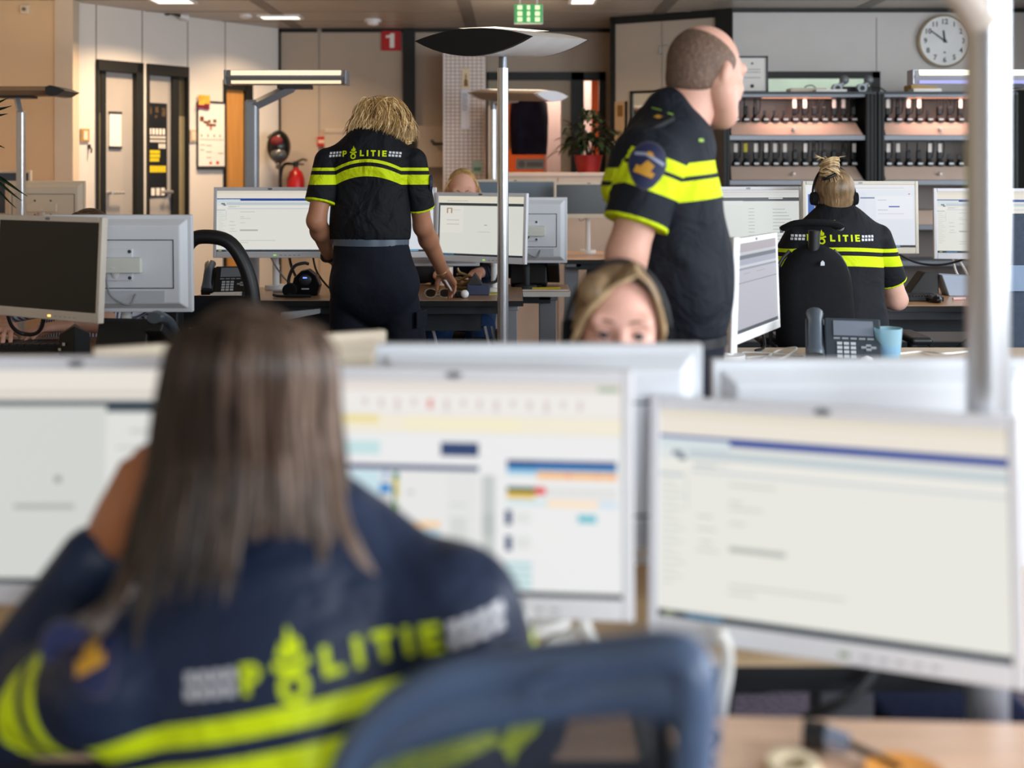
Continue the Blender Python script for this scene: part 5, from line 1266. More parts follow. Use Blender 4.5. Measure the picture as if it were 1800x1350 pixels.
m = MB(); m.tube([(Xp(1645, 2.15), 2.10, 0.03), (Xp(1645, 2.15), 2.10, 0.36)], 0.025); m.lathe((Xp(1645, 2.15), 2.10, 0), [(0.18, 0), (0.18, 0.02), (0.04, 0.04)]); m.build('pedestal', GREYM, t, world=True)

# upholstered screen at the right edge
d = 4.55
t = thing('fabric_screen', 'blue grey upholstered privacy screen at the right edge', 'screen', (Xp(1830, d), d, 0))
m = MB(); m.box((Xp(1771, d), d, 0.03), (Xp(1900, d), d + 0.05, Zp(376, d))); m.build('panel', M('slate fabric', (66, 76, 90), 0.9, 0, 0.2, 0.1, 40, 0.15, 300), t, world=True, bevel=0.012)
m = MB(); m.box((Xp(1771, d) , d - 0.012, Zp(512, d)), (Xp(1900, d), d, Zp(466, d))); m.build('pale_band', M('pale slate fabric', (128, 146, 170), 0.85), t, world=True, bevel=0.004)
m = MB(); m.box((Xp(1771, d), d - 0.15, 0), (Xp(1900, d), d + 0.2, 0.03)); m.build('foot', DOTB, t, world=True)
# ------------------------------------------------------------------ telephones and small things on the desks
def phone(label, loc, rz, mat=None, scale=1.0, back=False):
    X = Matrix.Translation(Vector(loc)) @ Matrix.Rotation(math.radians(rz), 4, 'Z') @ Matrix.Scale(scale, 4)
    t = thing('desk_telephone', label, 'telephone', X)
    mat = mat or M('graphite phone plastic', (58, 66, 74), 0.4, 0, 0.5, 0.05)
    m = MB()                                   # wedge: low front at -y, high back at +y
    prof = [(-0.09, 0.0), (0.05, 0.0), (0.085, 0.02), (0.05, 0.132), (0.035, 0.142), (-0.09, 0.022)]
    vs = [(-0.055, y, z) for y, z in prof] + [(0.12, y, z) for y, z in prof]; n = len(prof)
    m.add(vs, [tuple(range(n)), tuple(range(2 * n - 1, n - 1, -1))] + [(i, n + i, n + (i + 1) % n, (i + 1) % n) for i in range(n)])
    m.build('body', mat, t, bevel=0.005)
    sl = math.atan2(0.120, 0.125)
    FX = Matrix.Translation((0.035, -0.09, 0.022)) @ Matrix.Rotation(sl, 4, 'X')      # on the slanted face: x right, y up the face
    m = MB(); m.box((-0.062, 0.098, 0.0005), (0.062, 0.158, 0.004), X=FX); m.build('display', M('phone display', (120, 128, 140), 0.2, 0, 0.6), t)
    m = MB()
    for r in range(4):
        for c in range(3): m.box((-0.052 + 0.021 * c, 0.010 + 0.017 * r, 0.0), (-0.036 + 0.021 * c, 0.020 + 0.017 * r, 0.004), X=FX)
    m.build('key', M('pale phone key', (190, 196, 202), 0.4), t)
    m = MB()
    for k in range(5): m.box((-0.062 + 0.026 * k, 0.084, 0.0), (-0.042 + 0.026 * k, 0.090, 0.003), X=FX)
    for (x, y) in ((0.045, 0.06), (0.03, 0.052), (0.06, 0.052), (0.045, 0.044)): m.box((x - 0.008, y - 0.004, 0), (x + 0.008, y + 0.004, 0.004), X=FX)
    m.build('function_key', M('phone key grey', (150, 156, 162), 0.4), t)
    m = MB()
    HXm = Matrix.Translation((-0.085, -0.085, 0.035)) @ Matrix.Rotation(sl * 0.72, 4, 'X')
    m.box((-0.03, -0.005, -0.03), (0.03, 0.19, 0.0), X=HXm); m.build('cradle', mat, t, bevel=0.005)
    m = MB()
    m.tube(curve_pts([HXm @ Vector(p) for p in ((0, -0.01, 0.012), (0, 0.02, 0.028), (0, 0.095, 0.045), (0, 0.17, 0.028), (0, 0.20, 0.012))], 20), [0.026, 0.027, 0.027, 0.025, 0.023, 0.021, 0.021, 0.021, 0.021, 0.021, 0.021, 0.021, 0.022, 0.024, 0.026, 0.027, 0.028, 0.028, 0.027, 0.026, 0.025][:21], 12, flat=0.75)
    m.build('handset', M('handset plastic', (74, 84, 94), 0.3, 0, 0.5, 0.05), t)
    m = MB(); m.box((-0.03, 0.02, 0.0), (0.10, 0.09, 0.012)); m.build('stand', mat, t, bevel=0.002)
    return t
phone('graphite desk telephone next to the blue tumbler', (Xp(1480, 3.70), 3.70, 0.770), -14, scale=1.0)
phone('black desk telephone seen through the hoop of the chair back', (Xp(398, 5.42), 5.42, 0.800), 8, BLACKP, 0.95)
phone('black desk telephone turned away, below the pale monitor back at the left', (Xp(250, 3.78), 3.76, 0.770), 172, BLACKP, 1.0)
phone('black desk telephone turned away, on the desk end right of the near lamp pole', (Xp(943, 6.0), 6.14, 0.770), 176, BLACKP, 1.1)

d = 3.66
t = thing('tumbler', 'blue glass tumbler half full of water beside the grey telephone', 'glass', (Xp(1561, d), d, 0.770))
BLUEG = M('blue tinted glass', (206, 240, 252), 0.03, 0, 0.5, 0, trans=0.7, ior=1.1)
def cup(R0, R1, H, wall=0.003):
    return [(R0 * 0.9, 0), (R0, 0.004), (R1, H), (R1 - wall, H), (R0 - wall, 0.012), (0.001, 0.012)]
m = MB(); m.lathe((0, 0, 0), cup(0.036, 0.0445, 0.118), 28); m.build('glass_wall', BLUEG, t)
m = MB(); m.lathe((0, 0, 0), [(0.001, 0.0125), (0.0325, 0.013), (0.038, 0.066), (0.001, 0.066)], 28); m.build('water', M('blue water', (120, 196, 240), 0.05, 0, 0.5, 0, trans=0.5, ior=1.1), t)
solo((lambda m: (m.lathe((Xp(1524, 3.6), 3.60, 0.770), [(0.012, 0.0), (0.022, 0.008), (0.024, 0.02), (0.016, 0.034), (0.002, 0.04)], 20), m)[1])(MB()), 'paperweight', M('white gloss', (236, 236, 236), 0.3), (Xp(1524, 3.6), 3.60, 0.770), 'small white rounded paperweight standing at the foot of the blue tumbler', 'paperweight')
def cable(name, label, pts, r, mat, group=None, n=32):
    m = MB(); m.tube(curve_pts(pts, n), r, 6)
    return solo(m, name, mat, pts[0], label, 'cable', group)
zG = 0.774
cable('white_cable', 'tangled white cable on the desk left of the grey telephone', [(Xp(1290, 3.75), 3.75, zG), (Xp(1340, 3.8), 3.8, zG), (Xp(1375, 3.7), 3.70, zG + 0.012), (Xp(1400, 3.85), 3.85, zG + 0.02), (Xp(1370, 3.9), 3.92, zG), (Xp(1330, 3.7), 3.70, zG), (Xp(1310, 3.85), 3.88, zG), (Xp(1415, 3.8), 3.82, zG)], 0.004, CABLEW, n=60)
cable('white_cable', 'thin pale cable looping right of the blue tumbler', [(Xp(1575, 3.85), 3.85, zG), (Xp(1620, 3.9), 3.9, zG), (Xp(1660, 3.8), 3.80, zG + 0.01), (Xp(1700, 3.9), 3.9, zG)], 0.0035, CABLEW)
cable('black_cable', 'black cable hanging below the steeply angled monitor', [(Xp(1338, 3.95), 3.98, 0.95), (Xp(1342, 3.95), 4.0, 0.86), (Xp(1345, 3.95), 3.96, 0.785), (Xp(1330, 3.9), 3.92, zG)], 0.005, CABLEB)

# left desk group (striped shirt)
zC = 0.770
def keyboard(label, x, y, z, rz, w_=0.44, mat=BLACKP):
    X = Matrix.Translation((x, y, z)) @ Matrix.Rotation(math.radians(rz), 4, 'Z')
    t = thing('keyboard', label, 'keyboard', X)
    m = MB(); m.prism([(-w_ / 2, 0), (w_ / 2, 0), (w_ / 2, 0.02), (-w_ / 2, 0.02)], -0.07, 0.07); m.build('base', mat, t, bevel=0.004)
    m = MB()
    for r in range(5):
        for c in range(17): m.box((-w_ / 2 + 0.012 + c * (w_ - 0.024) / 17, -0.06 + r * 0.024, 0.02), (-w_ / 2 + 0.008 + (c + 1) * (w_ - 0.024) / 17, -0.042 + r * 0.024, 0.026))
    m.build('keys', M('key black', (38, 39, 42), 0.5), t)
keyboard('black keyboard under the typing hands at the left edge', Xp(10, 3.98), 3.98, zC, 2, 0.46)
d = 3.86
X = Matrix.Translation((Xp(131, d), d, zC)) @ Matrix.Rotation(math.radians(20), 4, 'Z')
t = thing('headset_charger', 'black cube like headset charger between the typing hands and the telephone', 'headset base', X)
m = MB(); q_ = [(0, -0.055), (0.05, 0), (0, 0.055), (-0.05, 0)]; m.add([(x, y, 0) for x, y in q_] + [(0, -0.055, 0.105), (0.05, 0, 0.07), (0, 0.055, 0.10), (-0.05, 0, 0.07)], [(3, 2, 1, 0), (4, 5, 6, 7), (0, 1, 5, 4), (1, 2, 6, 5), (2, 3, 7, 6), (3, 0, 4, 7)]); m.build('case', BLACKP, t, bevel=0.003)
m = MB(); m.box((-0.008, -0.0445, 0.036), (0.002, -0.0415, 0.046), X=Matrix.Rotation(-0.83, 4, 'Z')); m.box((-0.028, -0.0445, 0.018), (-0.018, -0.0415, 0.026), X=Matrix.Rotation(-0.83, 4, 'Z')); m.build('contact', M('pale contact', (214, 200, 186), 0.4), t)
cable('black_cable', 'black cable hanging in a loop below the black screen at the left edge', [(Xp(8, 3.83), 3.83, 0.955), (Xp(20, 3.86), 3.86, 0.87), (Xp(42, 3.9), 3.9, 0.835), (Xp(70, 3.88), 3.88, 0.85), (Xp(82, 3.86), 3.86, 0.95)], 0.007, CABLEB)
cable('black_cable', 'flat black cable on the desk before the black headset base', [(Xp(130, 3.72), 3.72, zC + 0.004), (Xp(155, 3.68), 3.68, zC + 0.004), (Xp(180, 3.7), 3.7, zC + 0.008), (Xp(214, 3.72), 3.72, zC + 0.004)], 0.005, CABLEB)
solo((lambda m: (m.box((Xp(20, 3.68) - 0.05, 3.62, zC), (Xp(20, 3.68) + 0.05, 3.70, zC + 0.006)), m)[1])(MB()), 'paper_slip', PAPER, (Xp(20, 3.68), 3.66, zC), 'white paper slip at the near edge of the left desk', 'paper')
d = 4.0
solo((lambda m: (m.box((Xp(290, d) - 0.045, d, zC), (Xp(290, d) + 0.045, d + 0.08, zC + 0.165)), m)[1])(MB()), 'black_box', BLACKP, (Xp(290, d), d, zC), 'upright black box behind the telephone that is turned away, at the left', 'box', bevel=0.006)

# blonde person's desk
zD = 0.80
d = 5.42
t = thing('headset_charger', 'black pointed headset base with a blue light left of the blonde person', 'headset base', (Xp(539, d), d, zD))
m = MB(); m.prism([(-0.055, 0), (0.055, 0), (0.068, 0.05), (0.05, 0.095), (0.012, 0.125), (-0.02, 0.118), (-0.055, 0.085), (-0.066, 0.04)], -0.035, 0.035); m.build('case', BLACKG, t, bevel=0.006)
m = MB(); m.sphere((0.0, -0.036, 0.075), (0.03, 0.01, 0.026)); m.build('cradle_hollow', DOTB, t)
m = MB(); m.box((-0.009, -0.049, 0.083), (0.009, -0.044, 0.089)); m.build('status_light', E((110, 130, 255), 2.0), t)
m = MB(); m.box((-0.018, -0.038, 0.03), (0.018, -0.034, 0.035)); m.build('maker_mark', M('pale mark', (200, 200, 214), 0.4), t)
t = thing('headset', 'black headset resting against the pointed headset base', 'headset', (Xp(522, 5.38), 5.36, zD))
m = MB(); m.tube(curve_pts([(-0.03, 0, 0.02), (-0.035, 0, 0.08), (-0.01, 0, 0.14), (0.03, 0.02, 0.155), (0.05, 0.04, 0.15)], 20), 0.008, 8); m.build('headband', BLACKP, t)
m = MB(); m.cyl((-0.03, -0.02, 0.03), (-0.03, 0.02, 0.03), 0.032); m.build('ear_cushion', BLACKF, t)
m = MB(); m.tube(curve_pts([(-0.03, -0.03, 0.012), (0.0, -0.05, 0.008), (0.08, -0.06, 0.008), (-0.06, -0.065, 0.008), (-0.10, -0.03, 0.01)], 20), 0.007, 6); m.build('boom', BLACKP, t)
cable('black_cable', 'black cable hanging below the blue banner monitor, nearest the headset base', [(Xp(505, 5.6), 5.62, 1.0), (Xp(512, 5.55), 5.56, 0.92), (Xp(525, 5.5), 5.5, 0.85), (Xp(528, 5.48), 5.48, 0.806)], 0.007, CABLEB)
cable('thin_cable', 'thin grey cable sagging below the blue banner monitor to the desk', [(Xp(470, 5.62), 5.62, 1.0), (Xp(485, 5.6), 5.6, 0.92), (Xp(510, 5.55), 5.55, 0.84), (Xp(545, 5.5), 5.5, 0.806), (Xp(480, 5.5), 5.5, 0.806)], 0.004, M('grey cable'))
cable('black_cable', 'black cable hanging behind the left hand of the blonde person', [(Xp(548, 5.62), 5.62, 1.0), (Xp(556, 5.6), 5.6, 0.9), (Xp(575, 5.55), 5.55, 0.83), (Xp(590, 5.5), 5.5, 0.806)], 0.005, CABLEB)
t = thing('paper_stack', 'stack of papers under the telephone seen through the chair hoop', 'paper', (Xp(400, 5.32), 5.30, zD))
m = MB()
for k in range(6): m.box((-0.06 - 0.002 * (k % 3), -0.05, 0.004 * k), (0.06 + 0.002 * (k % 2), 0.05, 0.004 * k + 0.003))
m.build('sheets', PAPER, t)
solo((lambda m: (m.lathe((Xp(597, 5.3), 5.3, zD), [(0.03, 0), (0.045, 0.006), (0.04, 0.03), (0.02, 0.038), (0.001, 0.04)], 20), m)[1])(MB()), 'computer_mouse', BLACKP, (Xp(597, 5.3), 5.3, zD), 'black computer mouse half hidden by the left side of the blonde person', 'mouse')
t = thing('sunglasses', 'folded dark sunglasses with pale frame lying before the leaning hand', 'sunglasses', (Xp(770, 5.30), 5.30, zD))
m = MB()
for x in (-0.033, 0.033): m.tube([(x + 0.027 * math.cos(a), -0.02, 0.024 + 0.02 * math.sin(a)) for a in [2 * PI * k / 14 for k in range(14)]], 0.003, 6, closed=True)
m.tube([(-0.006, -0.02, 0.03), (0.006, -0.02, 0.03)], 0.003, 6); m.tube([(-0.06, -0.02, 0.03), (-0.05, 0.06, 0.01), (0.03, 0.07, 0.004)], 0.003, 6); m.tube([(0.06, -0.02, 0.03), (0.05, 0.05, 0.01), (-0.02, 0.06, 0.004)], 0.003, 6)
m.build('frame', M('champagne metal'), t)
m = MB()
for x in (-0.033, 0.033): m.cyl((x, -0.021, 0.024), (x, -0.0195, 0.024), 0.022, n=14)
m.build('lens', M('dark lens', (46, 38, 30), 0.1, 0, 0.6), t)
t = thing('brown_mug', 'low white beaker with a brown band behind the leaning hand', 'mug', (Xp(781, 5.52), 5.52, zD))
m = MB(); m.lathe((0, 0, 0), cup(0.04, 0.043, 0.125), 20); m.build('cup', M('white china', (226, 216, 204), 0.3), t)
m = MB(); m.lathe((0, 0, 0.008), [(0.0415, 0), (0.0425, 0.03), (0.0415, 0.03), (0.0405, 0.0)], 20); m.build('band', M('brown band', (150, 104, 56), 0.5), t)
t = thing('coiled_cord', 'small bronze coiled cord between the leaning hand and the blue box', 'cord', (Xp(815, 5.5), 5.52, zD))
m = MB()
m.tube([(0.035 * math.cos(a) * (1 + 0.25 * math.sin(3.3 * a)), 0.03 * math.sin(a), 0.012 + 0.0035 * a + 0.006 * math.sin(2.2 * a)) for a in [0.35 * k for k in range(62)]], 0.006, 6)
m.tube(curve_pts([(0.02, 0, 0.08), (-0.02, 0, 0.10), (-0.03, 0.0, 0.12)]), 0.006, 6); m.build('coil', M('bronze cord', (140, 112, 62), 0.4, 0.2), t)
solo((lambda m: (m.sphere((Xp(817, 5.28), 5.28, zD + 0.02), 0.019), m)[1])(MB()), 'white_ball', M('white gloss', (236, 236, 236), 0.3), (Xp(817, 5.28), 5.28, zD), 'small white ball beside the pointing finger', 'ball')
solo((lambda m: (m.cyl((Xp(800, 5.31), 5.33, zD + 0.016), (Xp(800, 5.31) + 0.02, 5.30, zD + 0.016), 0.016), m.box((Xp(800, 5.31) - 0.02, 5.30, zD), (Xp(800, 5.31) + 0.04, 5.36, zD + 0.025)), m)[2])(MB()), 'black_device', BLACKP, (Xp(800, 5.31), 5.31, zD), 'small black device under the pointing finger', 'device', bevel=0.004)
t = thing('blue_box', 'slate blue open box with a dark flap right of the white ball', 'box', (Xp(842, 5.46), 5.46, zD))
m = MB(); m.prism([(-0.055, 0.0), (0.05, 0.0), (0.055, 0.045), (-0.055, 0.05)], -0.06, 0.06); m.build('tray', M('slate blue plastic', (58, 66, 92), 0.5), t, bevel=0.005)
m = MB(); m.prism([(-0.055, 0.05), (0.015, 0.05), (-0.02, 0.10)], -0.05, 0.06); m.build('flap', M('dark flap', (50, 48, 48), 0.6), t)
solo((lambda m: (m.box((Xp(856, 5.4) - 0.07, 5.42, zD), (Xp(856, 5.4) + 0.07, 5.6, zD + 0.003)), m)[1])(MB()), 'yellow_paper', M('straw yellow paper', (206, 190, 96), 0.7), (Xp(856, 5.4), 5.5, zD), 'straw yellow paper lying on the walnut desk behind the near lamp pole', 'paper')
solo((lambda m: (m.tube([(Xp(935, 5.95), 5.93, 0.776), (Xp(985, 5.95), 5.95, 0.776)], 0.006, 8), m)[1])(MB()), 'yellow_pencil', M('pencil yellow', (226, 196, 40), 0.5), (Xp(935, 5.95), 5.93, 0.77), 'long yellow pencil on the end of the rear walnut desk', 'pencil')
solo((lambda m: (m.box((Xp(905, 5.9), 5.87, 0.77), (Xp(1000, 5.9), 5.92, 0.773)), m)[1])(MB()), 'paper_sheet', PAPER, (Xp(950, 5.9), 5.9, 0.77), 'white sheet along the end of the rear walnut desk', 'paper')
cable('black_cable', 'thick black cable looping over the slate blue box', [(Xp(846, 5.62), 5.62, 1.0), (Xp(858, 5.6), 5.6, 0.93), (Xp(873, 5.58), 5.58, 0.89), (Xp(872, 5.56), 5.56, 0.85), (Xp(850, 5.54), 5.55, 0.84), (Xp(846, 5.66), 5.66, 0.806)], 0.007, CABLEB)
cable('black_cable', 'thin black cable hanging between the cream page screen and the slate blue box', [(Xp(850, 5.64), 5.64, 1.0), (Xp(858, 5.6), 5.62, 0.90), (Xp(868, 5.6), 5.6, 0.84), (Xp(880, 5.6), 5.62, 0.806)], 0.004, CABLEB)
# cables and a dark bag under the walnut desk
for i, (x0, lb) in enumerate(((760, 'silver cable hanging under the walnut desk beside the trouser leg'), (852, 'pale grey cable under the walnut desk left of the near pole'), (864, 'second pale grey cable under the walnut desk, closest to the near pole'))):
    cable('hanging_cable', lb, [(Xp(x0, 5.5), 5.5, 0.64), (Xp(x0 + 8, 5.5), 5.5, 0.5), (Xp(x0 - 6, 5.52), 5.52, 0.3), (Xp(x0 + 4, 5.55), 5.55, 0.008)], 0.008, M('silver cable', (150, 150, 152), 0.4))
t = thing('black_bag', 'black bag hanging under the walnut desk left of the near pole', 'bag', (Xp(845, 5.62), 5.62, 0.41))
m = MB(); m.box((-0.07, -0.04, 0), (0.07, 0.04, 0.155)); m.build('pouch', BLACKF, t, bevel=0.025, seg=3)
m = MB(); m.tube([(-0.04, 0, 0.15), (-0.03, 0, 0.21), (0.03, 0, 0.21), (0.04, 0, 0.15)], 0.006, 6); m.build('strap', BLACKP, t)

# right desk
zF = 0.80
t = thing('computer_mouse', 'black computer mouse on the oak desk right of the tattooed arm', 'mouse', (Xp(1643, 5.12), 5.12, zF))
m = MB(); m.sphere((0, 0, 0.014), (0.028, 0.05, 0.024)); m.build('shell', BLACKG, t)
m = MB(); m.cyl((-0.004, -0.03, 0.033), (0.004, -0.03, 0.033), 0.008, n=10); m.build('wheel', M('wheel grey', (110, 112, 116), 0.4), t)
keyboard('dark keyboard beside the tattooed arm on the oak desk', Xp(1600, 5.22), 5.22, zF, 0, 0.26)
t = thing('headset_charger', 'black slanted headset base on the oak desk below the blue side bar monitor', 'headset base', (Xp(1622, 5.45), 5.45, zF))
m = MB(); m.prism([(-0.09, 0), (0.06, 0), (0.06, 0.11), (-0.01, 0.11)], -0.05, 0.05); m.build('case', BLACKP, t, bevel=0.006)
t = thing('paper_holder', 'pale blue paper holder on the oak desk by the big pole', 'paper holder', (Xp(1672, 5.45), 5.42, zF))
m = MB(); m.prism([(-0.04, 0), (0.10, 0), (0.10, 0.09), (-0.075, 0.10)], -0.05, 0.05); m.build('holder', M('pale blue plastic', (176, 192, 214), 0.4), t, bevel=0.004)
solo((lambda m: (m.tube([(Xp(1675, 5.2), 5.2, zF + 0.006), (Xp(1700, 5.2), 5.22, zF + 0.006)], 0.006, 8), m)[1])(MB()), 'marker_pen', M('pink white marker', (236, 200, 204), 0.4), (Xp(1675, 5.2), 5.2, zF), 'pale pink marker pen on the oak desk by the big pole', 'pen')
cable('black_cable', 'black cable sagging under the two right monitors', [(Xp(1580, 5.55), 5.56, 0.985), (Xp(1610, 5.6), 5.58, 0.94), (Xp(1650, 5.6), 5.58, 0.93), (Xp(1690, 5.6), 5.58, 0.955), (Xp(1720, 5.6), 5.58, 1.0)], 0.006, CABLEB)
cable('white_cable', 'white cable loop below the right banner monitor by the big pole', [(Xp(1672, 5.62), 5.62, 0.99), (Xp(1680, 5.6), 5.6, 0.90), (Xp(1688, 5.6), 5.58, 0.86), (Xp(1698, 5.6), 5.58, 0.88), (Xp(1680, 5.6), 5.6, 0.98)], 0.006, CABLEW)
t = thing('computer_case', 'pale blue grey computer case under the oak desk', 'computer', (Xp(1665, 5.3), 5.3, 0))
m = MB(); m.box((-0.09, -0.05, 0.0), (0.09, 0.4, 0.44)); m.build('case', M('pale blue case', (190, 200, 224), 0.45), t, bevel=0.005)
m = MB(); m.box((-0.07, -0.053, 0.3), (0.07, -0.05, 0.4)); m.build('drive_panel', DOTB, t)
cable('black_cable', 'black cable drooping under the oak desk in front of the pale case', [(Xp(1600, 5.2), 5.2, 0.66), (Xp(1630, 5.2), 5.2, 0.60), (Xp(1660, 5.2), 5.18, 0.56), (Xp(1700, 5.2), 5.2, 0.62)], 0.006, CABLEB)

# foreground desk and the gap between the two front desks
d = 1.36
t = thing('tape_roll', 'blurred cream and orange ring on the foreground desk', 'tape roll', (Xp(1394, 1.345), 1.345, 0.68))
m = MB(); m.lathe((0, 0, 0), [(0.032, 0), (0.034, 0.012), (0.030, 0.020), (0.018, 0.020), (0.018, 0.0)], 28); m.build('ring', M('cream card', (226, 208, 176), 0.5), t)
m = MB(); m.lathe((0, 0, 0.001), [(0.0345, 0), (0.0355, 0.012), (0.0345, 0.012), (0.0335, 0.0)], 28); m.build('outer_band', M('orange tape', (226, 150, 60), 0.5), t)
t = thing('flashlight', 'blurred small black and silver torch lying on the foreground desk', 'torch', (Xp(1452, 1.405), 1.405, 0.68))
m = MB(); m.tube([(-0.025, 0.01, 0.018), (0.0, 0.0, 0.018)], 0.018, 14); m.build('head', BLACKP, t)
m = MB(); m.tube([(0.0, 0.0, 0.018), (0.025, -0.012, 0.016)], [0.014, 0.012], 14); m.build('barrel', M('blue silver metal', (150, 164, 190), 0.25, 0.7), t)
m = MB(); m.tube([(0.025, -0.012, 0.016), (0.075, -0.05, 0.006)], 0.005, 8); m.build('strap', BLACKP, t)
solo((lambda m: (m.lathe((Xp(1590, 1.34), 1.335, 0.68), [(0.02, 0), (0.045, 0.01), (0.047, 0.012), (0.02, 0.006)], 24), m)[1])(MB()), 'orange_saucer', M('orange glaze', (226, 150, 60), 0.4), (Xp(1590, 1.34), 1.335, 0.68), 'blurred orange saucer at the lower edge, right of the torch', 'saucer')
cable('black_cable', 'short blurred black cable on the foreground desk beside the chair', [(Xp(1235, 1.44), 1.44, 0.684), (Xp(1262, 1.44), 1.43, 0.69), (Xp(1255, 1.42), 1.41, 0.684), (Xp(1232, 1.40), 1.39, 0.69), (Xp(1258, 1.38), 1.37, 0.684)], 0.0035, CABLEB)
g = 1.59
cable('white_cable', 'blurred white cable hanging below the large angled monitor', [(Xp(1262, g), g - 0.01, 0.76), (Xp(1275, g), g - 0.01, 0.74), (Xp(1278, g), g, 0.70), (Xp(1268, g), g, 0.65), (Xp(1266, g), g, 0.60)], 0.0095, CABLEW)
cable('white_cable', 'blurred white cable below the planning table monitor, nearest the jacket', [(Xp(925, g), g + 0.03, 0.83), (Xp(920, g), g, 0.77), (Xp(912, g), g - 0.0, 0.73), (Xp(885, g), g, 0.715), (Xp(870, g), g, 0.70)], 0.010, CABLEW)
cable('white_cable', 'blurred white cable bundle below the planning table monitor, nearest the big monitor', [(Xp(1005, g), g + 0.03, 0.83), (Xp(1030, g), g, 0.76), (Xp(1055, g), g, 0.73), (Xp(1060, g), g, 0.69)], 0.009, CABLEW)
cable('white_cable', 'blurred thin white cable crossing below the planning table monitor', [(Xp(1050, g), g + 0.03, 0.83), (Xp(1035, g), g + 0.01, 0.78), (Xp(1010, g), g + 0.02, 0.74), (Xp(970, g), g + 0.02, 0.73), (Xp(960, g), g + 0.02, 0.70)], 0.011, CABLEW)
cable('black_cable', 'blurred black cable slanting below the large angled monitor', [(Xp(1590, 1.75), 1.72, 0.80), (Xp(1560, 1.75), 1.70, 0.73), (Xp(1480, 1.75), 1.655, 0.645), (Xp(1380, 1.7), 1.64, 0.60)], 0.008, CABLEB)
t = thing('under_desk_tray', 'pale grey flat tray hung under the walnut desk left of the blonde person', 'tray', (Xp(528, 5.24), 5.26, 0.70))
m = MB(); m.prism([(-0.09, 0.0), (0.09, 0.035), (0.09, 0.058), (-0.09, 0.04)], -0.03, 0.10); m.build('tray_body', M('pale grey plastic'), t, bevel=0.003)
m = MB(); m.box((-0.05, 0.02, 0.04), (-0.035, 0.03, 0.075)); m.box((0.05, 0.02, 0.05), (0.065, 0.03, 0.075)); m.build('bracket', DOTB, t)
